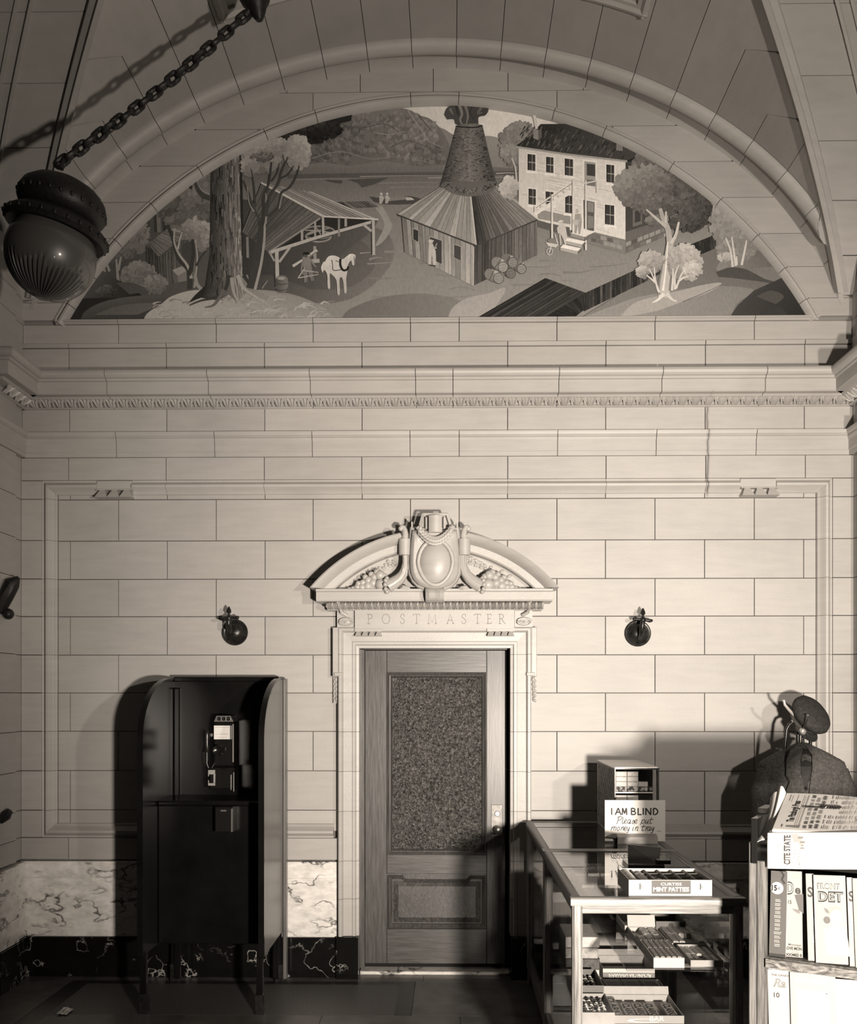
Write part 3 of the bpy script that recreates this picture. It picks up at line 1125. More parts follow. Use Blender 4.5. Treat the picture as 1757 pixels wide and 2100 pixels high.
for i, ch in enumerate('POSTMASTER'):
    wd, strokes = SER[ch]
    u0 = XC + (cents[i] - 896) / 310.0 * 0.985 - 0.018 - wd * hgt / 2 + 0.012
    for st in strokes:
        pts = [Vector((u0 + x * hgt, -0.0925, ZB(1281) + y * hgt)) for x, y in st]
        R = []
        for q, p in enumerate(pts):
            d = (pts[min(q + 1, len(pts) - 1)] - pts[max(q - 1, 0)]).normalized()
            nn = Vector((-d.z, 0, d.x))
            e = d * (0.0018 * (-1 if q == 0 else (1 if q == len(pts) - 1 else 0)))
            wv = 0.0036
            R.append([p + e + nn * wv + Vector((0, -0.004, 0)), p + e - nn * wv + Vector((0, -0.004, 0)), p + e + Vector((0, 0.0052, 0))])
        cut.loft(R)
cme = cut.mesh('cutter', M['carved'])
cuto = bpy.data.objects.new('cutter', cme)
COL.objects.link(cuto)
md = tb_.modifiers.new('cut', 'BOOLEAN')
md.object = cuto
md.operation = 'DIFFERENCE'
md.solver = 'EXACT'
md.use_self = True
bpy.context.view_layer.update()
nm_ = bpy.data.meshes.new_from_object(tb_.evaluated_get(bpy.context.evaluated_depsgraph_get()))
tb_.modifiers.clear()
tb_.data = nm_
bpy.data.objects.remove(cuto)
# faint grime that has settled in the cut letters
for s in (-1, 1):
    x0 = XC + (s * 0.52 if s < 0 else 0.52 - 0.178)
    MB().box(x0, x0 + 0.178, -0.10, 0.0, ZB(1297), ZB(1291) - 0.001).build('drop_fillet', M['carved'], trim_7)
    for k in range(4):
        c = x0 + 0.178 * (k + 0.5) / 4
        a, b = 0.011, 0.021
        zt_, zb0 = ZB(1297), ZB(1306)
        MB().loft([[Vector((c - a, -0.09, zt_)), Vector((c + a, -0.09, zt_)), Vector((c + a, -0.04, zt_)), Vector((c - a, -0.04, zt_))],
                   [Vector((c - b, -0.112, zb0)), Vector((c + b, -0.112, zb0)), Vector((c + b, -0.04, zb0)), Vector((c - b, -0.04, zb0))]]).build('drop', M['carved'], trim_7)
    # scroll console at the end of the tablet
    cx = XC + s * 0.582
    m = MB().box(cx - 0.058, cx + 0.058, -0.06, 0.02, ZB(1288), ZB(1240))
    m.build('console_block', M['carved'], trim_7)
    m = MB()
    sp = []
    for i in range(30):
        a = i * 0.46
        r = 1 - i / 36
        sp.append((cx + 0.050 * r * cos(a), -0.082, ZB(1277) + 0.024 * r * sin(a)))
    m.tube(sp, [0.008 - 0.004 * i / 30 for i in range(30)], 6)
    m.ball((cx, -0.066, ZB(1277)), 0.05, 0.022, 0.024)
    m.ball((cx, -0.085, ZB(1277)), 0.012, 0.012, 0.007)
    m.tube([(cx - s * 0.01, -0.08, ZB(1264)), (cx + s * 0.025, -0.09, ZB(1258)), (cx + s * 0.035, -0.11, ZB(1250)), (cx + s * 0.01, -0.14, ZB(1243)), (cx + s * 0.05, -0.15, ZB(1239))], [0.012, 0.012, 0.011, 0.010, 0.008], 8)
    m.build('scroll', M['carved'], trim_7, 45)

# cornice of the surround, its leaf band, and the curved pediment
PEDZ = ZB(1213)
m = MB()
m.loft([[Vector((XC + x, y, z)) for y, z in [(0.02, ZB(1254)), (-0.095, ZB(1254)), (-0.10, ZB(1251)), (-0.135, ZB(1241)), (-0.15, ZB(1239.5)), (0.02, ZB(1239.5))]] for x in (-0.70, 0.70)])
m.build('leaf_moulding', M['carved'], trim_7)
slf = leaf_mesh(0.0425, 0.042)
for i in range(33):
    x = -0.70 + 1.40 * (i + 0.5) / 33
    shared('leaf', slf, trim_7, tr(XC + x, -0.098, ZB(1253)))
CP = [(0.02, ZB(1239)), (-0.205, ZB(1239)), (-0.21, ZB(1236)), (-0.21, ZB(1221)), (-0.222, ZB(1219)), (-0.222, ZB(1215)), (-0.19, PEDZ), (0.02, PEDZ)]
m = MB().loft([[Vector((XC + x, y, z)) for y, z in CP] for x in (-0.757, 0.757)])
m.build('corona', M['carved'], trim_7)
PR, PC = 1.035, PEDZ + 0.371 - 1.035
PP = [(0.0, 0.02), (0.0, -0.245), (0.010, -0.250), (0.026, -0.242), (0.046, -0.215), (0.052, -0.205), (0.056, -0.196), (0.060, -0.190), (0.062, -0.180), (0.103, -0.176), (0.112, -0.168), (0.112, 0.02)]
def ped(u, q, y):
    r = PR - u
    am = math.acos((PEDZ - PC) / r)
    return Vector((XC + r * sin(am * q), y, PC + r * cos(am * q)))
for q0, q1 in ((-1, -0.24), (0.24, 1)):
    R = [[ped(u, q0 + (q1 - q0) * i / 20, y) for u, y in PP] for i in range(21)]
    MB().loft(R).build('pediment_arch', M['carved'], trim_7, 30)
tym = [(XC + (PR - 0.11) * sin(0.76 * (i / 12 - 1)), PC + (PR - 0.11) * cos(0.76 * (i / 12 - 1))) for i in range(25)]
tym = [(x, max(z, PEDZ - 0.002)) for x, z in tym]
MB().prism(tym, -0.085, 0.02).build('tympanum', M['carved'], trim_7)
rr = random.Random(3)
for s in (-1, 1):       # low carved leafage behind the fruit
    m = MB()
    for i in range(46):
        q = rr.uniform(0.28, 0.86)
        u = 0.13 + rr.random() * 0.045
        c = ped(u, s * q, -0.088)
        if c.z < PEDZ + 0.01:
            continue
        m.ball(c, 0.016, 0.008, 0.009, 7, 5, rotm('Y', rr.uniform(-1, 1)))
    tag(m.build('carved_leafage', M['carved'], trim_7, 60), None, None, None, 'stuff')
# shield
def Q(px, py, y=-0.25):     # a point in front of the wall
    x, z = PXZ(px, py, y)
    return Vector((x, y, z))
def outline(half, y, k=1.0, c=(891, 1150)):
    pts = [(891 + sx * a, b) for sx, seq in ((-1, half), (1, half[::-1])) for a, b in seq]
    return [Q(c[0] + (a - c[0]) * k, c[1] + (b - c[1]) * k, y) for a, b in pts]
half = [(46, 1087), (48, 1105), (50, 1130), (51, 1155), (49, 1176), (43, 1190), (33, 1200), (18, 1206), (4, 1208)]
MB().loft([outline(half, -0.17), outline(half, -0.262), outline(half, -0.285, 0.96), outline(half, -0.297, 0.86), outline(half, -0.290, 0.74)]).build('shield', M['carved'], trim_7, 50)
MB().loft([outline(half, -0.15, 1.10), outline(half, -0.228, 1.10), outline(half, -0.242, 1.06), outline(half, -0.235, 1.01)]).build('shield_border', M['carved'], trim_7, 50)
c0 = Q(893, 1154, -0.29)
m = MB()
rg = []
for i in range(33):
    a = 2 * pi * i / 32
    egg = 1 - 0.10 * sin(a) * -1 if False else 1 - 0.12 * max(0, -sin(a))
    rg.append(c0 + Vector((0.109 * egg * cos(a), -0.008, 0.142 * sin(a))))
m.tube(rg, 0.013, 8, False)
m.build('shield_rim', M['carved'], trim_7, 50)
MB().ball(c0 + Vector((0, 0.012, 0)), 0.102, 0.055, 0.135, 24, 14).build('shield_boss', M['carved'], trim_7, 60)
# block on top, standing between slanted bars
cb = [Q(879, 1056, -0.33), Q(906, 1056, -0.33), Q(907, 1091, -0.33), Q(878, 1091, -0.33)]
x0, x1 = cb[0].x, cb[1].x
z0, z1 = cb[2].z, cb[0].z
m = MB()
rows = []
for z in (z0, z1):
    rows.append([Vector((x0 + (x1 - x0) * i / 6, -0.315 - 0.02 * sin(pi * i / 6), z)) for i in range(7)] + [Vector((x1, -0.2, z)), Vector((x0, -0.2, z))])
m.loft(rows)
m.build('crest_block', M['carved'], trim_7, 40)
a, b, c, d = Q(868, 1054, -0.27), Q(917, 1054, -0.27), Q(926, 1083, -0.27), Q(860, 1083, -0.27)
m = MB()
for p, q in ((a, d), (b, c)):
    m.tube([p, q], 0.010, 4)
m.tube([a + Vector((-0.004, 0, 0)), b + Vector((0.004, 0, 0))], 0.008, 4)
for px in (874, 911):
    p, q = Q(px, 1061, -0.26), Q(px, 1085, -0.26)
    m.tube([p, q], 0.009, 4)
m.prism([(d.x, d.z), (c.x, c.z), (b.x, b.z), (a.x, a.z)], -0.22, -0.1)
m.build('crest_frame', M['carved'], trim_7, 30)
# garland of laurel over the shield
gp = []
for i in range(15):
    t = i / 14
    gp.append(Q(857 + 72 * t, 1081 + 29 * sin(pi * t) ** 0.8 - 2 * t, -0.315 - 0.02 * sin(pi * t)))
m = MB()
m.tube(gp, [0.016 + 0.012 * sin(pi * i / 14) for i in range(15)], 8)
for i in range(1, 14):
    p = gp[i]
    d = (gp[min(14, i + 1)] - gp[i - 1]).normalized()
    ang = atan2(d.z, d.x)
    for k, (oz, oy) in enumerate(((0.014, -0.012), (-0.006, -0.024), (-0.022, -0.008))):
        m.ball(p + Vector((0, oy, oz)), 0.021, 0.009, 0.011, 8, 6, rotm('Y', -ang + (0.5 if k == 0 else -0.35)))
m.build('garland', M['carved'], trim_7, 50)
for s in (-1, 1):
    X = lambda px: 891 + s * px
    # ring round each horn of plenty, horn, curled tip
    m = MB()
    c = Q(X(61), 1122, -0.235)
    m.lathe([(0.030, -0.052), (0.038, -0.052), (0.039, 0.05), (0.030, 0.05)], 16, tr(c.x, c.y, c.z))
    m.build('horn_ring', M['carved'], trim_7, 40)
    m = MB()
    m.tube([Q(X(61), 1108, -0.235), Q(X(60), 1096, -0.235), Q(X(61), 1087, -0.235), Q(X(63), 1081, -0.235), Q(X(67), 1080, -0.235), Q(X(70), 1084, -0.235)], [0.024, 0.021, 0.018, 0.015, 0.014, 0.014], 9)
    m.ball(Q(X(69), 1084, -0.235), 0.017)
    m.build('horn_tip', M['carved'], trim_7, 50)
    hp = [(60, 1136), (59, 1150), (60, 1163), (64, 1176), (72, 1187), (84, 1196), (95, 1202)]
    hr = [0.020, 0.022, 0.026, 0.031, 0.037, 0.042, 0.045]
    m = MB().tube([Q(X(a), b, -0.215) for a, b in hp], hr, 12)
    for i in range(len(hp) - 1):     # ridges that follow the horn
        pass
    m.tube([Q(X(a + 3), b - 1, -0.215 - r * 0.9) for (a, b), r in zip(hp, hr)], 0.006, 5)
    m.tube([Q(X(a - 5), b + 2, -0.215 - r * 0.8) for (a, b), r in zip(hp, hr)], 0.005, 5)
    m.build('horn', M['carved'], trim_7, 50)
    m = MB()
    for i in range(9):              # scalloped mouth
        a = 2 * pi * i / 9
        m.ball(Q(X(97), 1200, -0.22) + Vector((s * 0.012 * cos(a), -0.03 * cos(a), 0.043 * sin(a))), 0.015, 0.017, 0.015, 7, 5)
    m.build('horn_mouth', M['carved'], trim_7, 60)
    MB().box(*sorted((Q(X(45), 0).x, Q(X(48), 0).x)), -0.24, -0.15, ZB(1110), ZB(1083)).build('shield_strap', M['carved'], trim_7)
    m = MB()
    m.tube([Q(X(48), 1212, -0.2), Q(X(55), 1206, -0.22), Q(X(64), 1204, -0.22), Q(X(74), 1212, -0.2)], [0.008, 0.014, 0.014, 0.007], 7)
    m.build('leaf_curl', M['carved'], trim_7, 50)
    fr = [(109, 1199, 13), (112, 1180, 10), (124, 1184, 8), (126, 1196, 9), (136, 1190, 8), (137, 1202, 9), (147, 1195, 7), (148, 1205, 8), (104, 1183, 8), (118, 1174, 7), (130, 1178, 6), (158, 1204, 7), (142, 1184, 6), (156, 1197, 6), (167, 1207, 5), (119, 1207, 6), (128, 1207, 6), (175, 1209, 5)]
    for (a, b, r) in fr:
        rr_ = r / 318.0
        MB().ball(Q(X(a), b, -0.155 - rr_ * 0.8), rr_ * 1.05, rr_, rr_ * (0.95 + 0.1 * rr.random()), 11, 8).build('fruit', M['carved'], trim_7, 60)
m = MB()
rows = []
for (py, y) in ((1205, -0.27), (1210, -0.30), (1216, -0.31), (1224, -0.30), (1230, -0.285), (1234, -0.26)):
    rows.append([Q(872 + (py - 1205) * 0.02, py, y + 0.01), Q(880, py, y - 0.004), Q(890, py, y + 0.008), Q(893, py, y + 0.008), Q(902, py, y - 0.004), Q(910, py, y + 0.01)])
m.grid(rows, (0, 0.06, 0))
m.build('ribbon_tab', M['carved'], trim_7, 40)

# ---- the oak door
door_1 = ST('door_1', 'half glazed oak office door in the stone surround')
DY = 0.085
def dx(px): return PXZ(px, 1500, DY)[0]
def dz(py): return PXZ(895, py, DY)[1]
def dbox(name, x0, x1, y0, y1, mat, yf=DY, yb=DY + 0.045, b=0.002):
    MB().bbox(dx(x0), dx(x1), yf, yb, dz(y1), dz(y0), b).build(name, M[mat], door_1)
MB().box(XC - 0.60, XC + 0.60, DY + 0.06, DY + 0.09, 0, 2.3).build('dark_backing', M['void'], door_1)
dbox('frame_post', 738, 748, 1322, 1985, 'oak_door', DY - 0.012, DY + 0.05)
dbox('frame_post', 1046, 1058, 1322, 1985, 'oak_door', DY - 0.012, DY + 0.05)
dbox('dark_strip', 1036, 1045.5, 1334, 1980, 'void', DY + 0.02, DY + 0.055)  # black strip set back between the stile and the frame post
dbox('frame_head', 738, 1056, 1322, 1333, 'oak_cross', DY - 0.012, DY + 0.05)
dbox('stile', 748.5, 793, 1334, 1976, 'oak_door')
dbox('stile', 998, 1035.5, 1334, 1976, 'oak_door')
dbox('top_rail', 793.4, 997.6, 1334, 1379, 'oak_cross')
dbox('lock_rail', 793.4, 997.6, 1753, 1792, 'oak_cross')
dbox('bottom_rail', 793.4, 997.6, 1905, 1976, 'oak_cross')
def ring(name, px0, px1, py0, py1, prof, mat, notch=False):
    """moulding that runs round a rectangle: prof (inset px, y)"""
    R = []
    for (sx, sz) in ((0, 0), (1, 0), (1, 1), (0, 1), (0, 0)):
        R.append([Vector((dx((px1 - u) if sx else (px0 + u)), y, dz((py1 - u) if sz else (py0 + u)))) for u, y in prof])
    MB().loft(R, cap=False).build(name, M[mat], door_1, 20)
ring('glass_bead', 793.5, 998, 1379, 1752.5, [(0, DY + 0.03), (0, DY - 0.012), (2, DY - 0.014), (4.5, DY - 0.006), (5, DY + 0.002), (7, DY + 0.004), (8.5, DY - 0.001), (10, DY + 0.006), (11.5, DY + 0.02), (11.5, DY + 0.03)], 'oak_door')
pm = NT('pebbled_glass')
vec = pm.pos()
v1 = pm.n('ShaderNodeTexVoronoi')
v1.inputs['Scale'].default_value = 85
pm.l(vec, v1.inputs['Vector'])
nn_ = pm.noise(vec, 62, 3, 0.6, 1.0)
ad = pm.n('ShaderNodeMath', operation='ADD')
pm.l(v1.outputs['Distance'], ad.inputs[0])
pm.l(nn_, ad.inputs[1])
pm.base(pm.ramp(nn_, [(0.36, g(0.04)), (0.48, g(0.11)), (0.64, g(0.24))]))
pm.b.inputs['Roughness'].default_value = 0.16
pm.b.inputs['Specular IOR Level'].default_value = 1.0
pm.bump(ad.outputs[0], 1.0, 0.02)
M['pebble'] = pm.m
MB().box(dx(804), dx(988), DY + 0.016, DY + 0.028, dz(1743), dz(1389)).build('glass_pane', M['pebble'], door_1)
# lower panel with dropped corners
MB().box(dx(793), dx(998), DY + 0.022, DY + 0.03, dz(1906), dz(1791)).build('panel_back', M['oak_fleck'], door_1)
pts = [(796, 1903), (996, 1903), (996, 1796), (965, 1796), (965, 1804), (826, 1804), (826, 1796), (796, 1796)]
R = []
for u, y in [(0, DY + 0.025), (0, DY - 0.004), (3, DY + 0.002), (7, DY + 0.012), (8, DY + 0.02)]:
    cx_, cy_ = 896, 1850
    R.append([Vector((dx(px + (u if px < cx_ else -u)), y, dz(py - u if py > cy_ else py + u))) for px, py in pts])
MB().loft(R, cap=False).build('panel_moulding', M['oak_door'], door_1, 20)
x0, x1, z0, z1 = dx(806), dx(986), dz(1893), dz(1808)
x2, x3, z2, z3 = dx(817), dx(975), dz(1882), dz(1818)
MB().loft([[Vector(p) for p in ((x0, DY + 0.021, z0), (x1, DY + 0.021, z0), (x1, DY + 0.021, z1), (x0, DY + 0.021, z1))],
           [Vector(p) for p in ((x2, DY + 0.006, z2), (x3, DY + 0.006, z2), (x3, DY + 0.006, z3), (x2, DY + 0.006, z3))]]).build('raised_panel', M['oak_fleck'], door_1)
M['worn_plate'] = plain('worn_lock_plate', 0.20, 0.5, metal=0.7, var=0.3, vscale=25)
lp = MB().bbox(dx(1007), dx(1030), DY - 0.005, DY, dz(1714), dz(1650), 0.002).build('lock_plate', M['worn_plate'], door_1)
kx = dx(1019.5)
Tk = lambda py: tr(kx, DY - 0.005, dz(py)) @ rotm('X', pi / 2)
MB().lathe([(0.0, 0.0), (0.022, 0), (0.022, 0.006), (0.012, 0.010), (0.010, 0.022), (0.022, 0.030), (0.028, 0.042), (0.026, 0.054), (0.014, 0.062), (0.0, 0.063)], 20, Tk(1700)).build('door_knob', M['dull_metal'], door_1, 40)
MB().lathe([(0.0, 0.0), (0.018, 0), (0.019, 0.006), (0.014, 0.012), (0.0, 0.012)], 18, Tk(1668)).build('lock_cylinder', M['chrome'], door_1, 40)
MB().box(kx - 0.0012, kx + 0.0012, DY - 0.0185, DY - 0.016, dz(1668) - 0.007, dz(1668) + 0.007).build('key_slot', M['black'], door_1)
MB().bbox(XC - 0.497, XC + 0.497, 0.02, 0.14, 0.0, 0.022, 0.006).build('threshold', M['white_marble'], door_1)
# ============================================================ THE MURAL (a flat painting on the wall)
cp = []
for i in range(49):
    a = -1.05 + 2.1 * i / 48
    cp.append((894 + 880 * sin(a), 1087 - 880 * cos(a)))
cp = [p for p in cp if p[1] < 656]
cp = [(cp[0][0], 658)] + cp + [(cp[-1][0], 658)]
clip = [(cp[i], cp[(i + 1) % len(cp)]) for i in range(len(cp))]
MUR_Y = 0.020
A_ = Paint(lambda u, v: Vector((XC + (u - 894) / 310, MUR_Y, ZB(v))), (0, -1, 0), 3e-6, clip)
R_ = random.Random(11)
T = tone
def lin(p, q, a, b):
    """grey that runs from a at point p to b at point q"""
    dx_, dy_ = q[0] - p[0], q[1] - p[1]
    l2 = dx_ * dx_ + dy_ * dy_
    def f(u, v):
        t = max(0, min(1, ((u - p[0]) * dx_ + (v - p[1]) * dy_) / l2))
        return T(a + (b - a) * t)
    return f
def blob(cx, cy, rx, ry, col, n=14, jag=0.12, rot=0.0):
    pts = []
    for i in range(n):
        a = 2 * pi * i / n
        k = 1 + R_.uniform(-jag, jag)
        x, y = rx * k * cos(a), ry * k * sin(a)
        pts.append((cx + x * cos(rot) - y * sin(rot), cy + x * sin(rot) + y * cos(rot)))
    A_.poly(pts, col if callable(col) else T(col))
def dabs(cx, cy, rx, ry, n, sz, lo, hi, lx=-0.5, ly=-0.8, jag=0.4, var=12, asp=0.8, base=None):
    """foliage: rounded mass built from many leaf strokes, lit from (lx, ly)"""
    if base is not None:
        blob(cx, cy, rx, ry, base, 26, 0.06)
    L = []
    n, sz, jag = int(n * 2.3), sz * 0.66, jag * 1.3
    for i in range(n):
        a = R_.uniform(0, 2 * pi)
        r = sqrt(R_.random())
        L.append((r * cos(a), r * sin(a)))
    L.sort(key=lambda p: p[0] * lx + p[1] * ly + R_.uniform(-0.25, 0.25))
    for (x, y) in L:
        k = max(0, min(1, 0.5 + 0.5 * (x * lx + y * ly)))
        s = lo + (hi - lo) * k + R_.uniform(-var, var)
        q = sz * R_.uniform(0.6, 1.3)
        blob(cx + x * rx, cy + y * ry, q, q * asp, s, 9, jag, R_.uniform(0, 3))
def wood(quad, n, lo, hi, var=14, along=0):
    """boards: quad corners a b c d; the boards run from ab to dc"""
    a, b, c, d = quad
    e = [0.0]
    for i in range(n):
        e.append(e[-1] + R_.uniform(0.6, 1.4))
    e = [v / e[-1] for v in e]
    mixp = lambda p, q, t: (p[0] + (q[0] - p[0]) * t, p[1] + (q[1] - p[1]) * t)
    for i in range(n):
        t0, t1 = e[i], e[i + 1]
        s = lo + (hi - lo) * (t0 + t1) / 2 + R_.uniform(-var, var)
        p0, p1, p2, p3 = mixp(a, b, t0), mixp(a, b, t1), mixp(d, c, t1), mixp(d, c, t0)
        A_.poly([p0, p1, p2, p3], lin(p0, p3, s, s + R_.uniform(-16, 16)))
        for _ in range(2):
            f = R_.uniform(0.2, 0.8)
            g0, g1 = sorted((R_.random(), R_.random()))
            q0, q1 = mixp(mixp(p0, p1, f), mixp(p3, p2, f), g0), mixp(mixp(p0, p1, f), mixp(p3, p2, f), g1)
            A_.stroke([q0, q1], 0.9, 0.4, T(s + R_.choice((-28, 22))))
        A_.stroke([p0, p3], 0.9, 0.7, T(max(20, s - 55)))
    return e
def line(pts, w0, w1, s):
    A_.stroke(pts, w0, w1, T(s))
def curve(pts, k=4):
    out = []
    n = len(pts)
    for i in range(n - 1):
        p0, p1, p2, p3 = pts[max(i - 1, 0)], pts[i], pts[i + 1], pts[min(i + 2, n - 1)]
        for j in range(k):
            t = j / k
            out.append(tuple(0.5 * (2 * p1[c] + (p2[c] - p0[c]) * t + (2 * p0[c] - 5 * p1[c] + 4 * p2[c] - p3[c]) * t * t + (3 * p1[c] - p0[c] - 3 * p2[c] + p3[c]) * t ** 3) for c in (0, 1)))
    return out + [pts[-1]]

# sky, far hills, river
for i in range(16):
    x0, x1 = 100 + 98 * i, 100 + 98 * (i + 1)
    s0 = 128 + 90 * exp(-((x0 - 1010) / 330.0) ** 2)
    s1 = 128 + 90 * exp(-((x1 - 1010) / 330.0) ** 2)
    A_.poly([(x0, 200), (x1, 200), (x1, 400), (x0, 400)], lin((x0, 0), (x1, 0), s0, s1))
A_.poly(curve([(880, 250), (915, 262), (950, 285), (1000, 276), (1040, 282), (1090, 275), (1130, 300)]) + [(1130, 360), (880, 360)], lin((0, 260), (0, 350), 150, 120))
A_.poly(curve([(870, 262), (900, 258), (930, 272), (960, 300), (985, 335)]) + [(985, 356), (850, 356)], lin((0, 255), (0, 350), 134, 112))
hill = curve([(480, 345), (520, 300), (590, 262), (640, 238), (690, 228), (740, 222), (800, 216), (838, 220), (862, 232), (884, 240), (902, 256), (914, 274), (925, 300), (930, 350)])
A_.poly(hill + [(480, 352)], lin((0, 220), (0, 350), 118, 100))
for (x, y, rx, ry, s) in [(760, 240, 60, 18, 120), (700, 262, 50, 22, 104), (820, 250, 50, 24, 122), (870, 265, 30, 22, 128), (760, 285, 70, 26, 112), (690, 300, 50, 28, 106), (830, 295, 55, 28, 122), (640, 300, 40, 30, 98), (880, 310, 34, 26, 110)]:
    for _ in range(46):
        a, r = R_.uniform(0, 6.28), sqrt(R_.random())
        cx_, cy_ = x + rx * r * cos(a), y + ry * r * sin(a)
        w_ = R_.uniform(3, 6.5)
        k = R_.uniform(-9, 9)
        blob(cx_, cy_ + 5, w_, w_ * 1.3, s - 15 + k, 10, 0.25)
        blob(cx_ + 1, cy_, w_ * 0.85, w_ * 0.9, s + 3 + k, 10, 0.25)
for pts, s in (([(838, 222), (850, 240), (866, 262), (880, 285), (910, 300)], 150), ([(860, 232), (876, 252), (890, 268)], 84), ([(700, 250), (740, 258), (790, 250), (820, 268)], 84),
               ([(800, 300), (840, 285), (880, 300), (905, 310)], 90), ([(660, 280), (700, 276), (740, 292)], 82), ([(770, 268), (800, 272), (836, 266)], 142), ([(640, 320), (700, 306), (760, 322), (820, 318), (880, 330)], 128)):
    line(curve(pts), 2.2, 1.0, s)
A_.poly([(590, 340), (660, 328), (720, 336), (790, 326), (860, 338), (930, 334), (1060, 344), (1060, 364), (590, 366)], lin((0, 330), (0, 362), 116, 92))
A_.poly([(480, 352), (1070, 352), (1070, 430), (480, 430)], lin((0, 352), (0, 425), 100, 122))
A_.poly([(590, 352), (1065, 349), (1065, 357), (590, 361)], T(84))
for (a, b, y, s) in ((600, 760, 363, 126), (740, 930, 358, 148), (880, 1060, 362, 152), (1020, 1066, 354, 176), (640, 800, 384, 112), (780, 900, 372, 130), (800, 920, 381, 126)):
    line([(a, y), ((a + b) / 2, y - 1), (b, y)], 1.6, 0.8, s)
A_.poly([(664, 364), (704, 366), (703, 372), (690, 371), (676, 368)], T(72))
A_.poly([(714, 364), (800, 361), (770, 374), (744, 381), (736, 372)], T(76))
# open ground of the yard
A_.poly([(100, 430), (480, 402), (700, 412), (790, 415), (1080, 404), (1400, 440), (1700, 560), (1700, 670), (100, 670)], lin((700, 420), (760, 660), 116, 128))
A_.poly(curve([(480, 400), (600, 420), (700, 455), (790, 470), (810, 520), (780, 570), (720, 610), (650, 618), (560, 600), (480, 590)]), lin((560, 480), (800, 600), 70, 112))
A_.poly(curve([(560, 560), (600, 500), (700, 480), (755, 500), (770, 545), (720, 585), (640, 590)]), lin((600, 500), (760, 580), 66, 96))
for i in range(60):
    x, y = R_.uniform(740, 1300), R_.uniform(470, 650)
    l = R_.uniform(25, 80)
    line(curve([(x, y), (x + l * 0.5, y + R_.uniform(-5, 3)), (x + l, y + R_.uniform(-10, 6))]), R_.uniform(2, 6), 0.8, R_.choice((112, 116, 124, 128)))
A_.poly(curve([(700, 655), (720, 630), (790, 606), (880, 600), (960, 620), (1010, 660)]), lin((700, 600), (900, 660), 96, 112))
A_.poly(curve([(768, 418), (786, 420), (800, 446), (806, 462), (790, 490), (772, 500), (790, 462), (784, 440)]), T(140))
A_.poly(curve([(920, 655), (930, 630), (960, 610), (1005, 600), (1040, 590), (1010, 640), (985, 658)]), T(144))
# landing, boat, two boatmen
wood([(690, 410), (760, 409), (780, 421), (712, 424)], 10, 84, 104, 18)
A_.poly(curve([(759, 399), (800, 404), (840, 399), (866, 406), (850, 415), (795, 416), (768, 410)]), T(70))
A_.poly([(790, 402), (832, 400), (850, 405), (800, 409)], T(120))
A_.poly([(834, 401), (846, 402), (852, 407), (836, 408)], T(170))
for x in (784, 796):
    blob(x, 394, 2.4, 2.6, 190, 8); A_.poly([(x - 4, 398), (x + 3, 397), (x + 5, 405), (x + 1, 414), (x - 4, 414)], T(158))
    line([(x - 3, 399), (x + 6, 404)], 2, 1.4, 176)
# woods behind the left side
A_.poly([(100, 660), (150, 560), (240, 430), (330, 350), (400, 340), (440, 330), (440, 600), (100, 660)], lin((150, 500), (440, 500), 74, 86))
for x, s in ((258, 66), (282, 108), (300, 70), (316, 60), (322, 112), (334, 58)):
    line([(x, 400), (x + 3, 470)], 9, 8, s)
dabs(378, 418, 50, 44, 90, 11, 88, 132, base=92)
dabs(338, 406, 28, 30, 46, 9, 80, 128, base=84)
dabs(420, 405, 26, 44, 40, 10, 84, 126, base=88)
dabs(242, 480, 66, 46, 170, 8, 84, 132, 0.5, -0.7, base=84)
dabs(215, 510, 50, 24, 70, 7, 72, 112, 0.5, -0.7)
for a, b in (((206, 520), (214, 562)), ((236, 525), (240, 570)), ((246, 520), (240, 548)), ((212, 522), (222, 550))):
    line([a, b], 4, 6, 140)
wood([(297, 496), (326, 520), (330, 590), (300, 560)], 6, 66, 72, 8)
wood([(326, 520), (398, 470), (400, 580), (330, 590)], 14, 88, 98, 12)
wood([(300, 495), (352, 455), (398, 462), (323, 521)], 12, 108, 132, 14)
A_.poly([(374, 494), (396, 488), (396, 552), (376, 556)], T(72))
A_.poly([(352, 548), (374, 540), (382, 550), (364, 560)], T(150)); A_.poly([(352, 549), (364, 560), (364, 578), (354, 568)], T(98)); A_.poly([(364, 560), (382, 550), (382, 572), (364, 578)], T(120))
A_.poly([(300, 585), (440, 560), (440, 610), (320, 610)], T(84))
dabs(400, 466, 30, 24, 60, 8, 112, 164, 0.6, -0.6, base=118)
dabs(415, 490, 14, 18, 24, 7, 112, 150, 0.6, -0.6)
for w0, w1, s, pts in ((11, 7, 62, [(388, 588), (389, 560), (384, 545), (368, 528), (360, 508), (352, 478), (342, 455)]), (6, 3, 158, [(392, 566), (384, 540), (366, 515), (356, 488), (358, 462)]), (4, 2, 170, [(364, 505), (368, 485), (373, 470)]),
                       (9, 6, 60, [(386, 560), (392, 540), (396, 515), (394, 485)]), (4, 3, 150, [(398, 585), (402, 550), (404, 520), (400, 486)]), (5, 2, 64, [(402, 540), (412, 522), (424, 508)]), (6, 8, 140, [(400, 560), (404, 578), (414, 590)])):
    line(curve(pts), w0, w1, s)
dabs(284, 560, 36, 28, 80, 8, 96, 130, -0.2, -0.9, base=96)
dabs(317, 576, 24, 20, 60, 6, 94, 138, -0.2, -0.9, base=98)
A_.poly(curve([(130, 600), (200, 552), (225, 560), (262, 582), (290, 604), (250, 612), (190, 620), (140, 650)]), lin((200, 555), (260, 610), 88, 38))
A_.poly(curve([(236, 574), (270, 574), (300, 590), (264, 598)]), T(82))
dabs(216, 592, 22, 12, 40, 4, 50, 104)
A_.poly([(120, 660), (160, 606), (240, 604), (200, 660)], T(46))
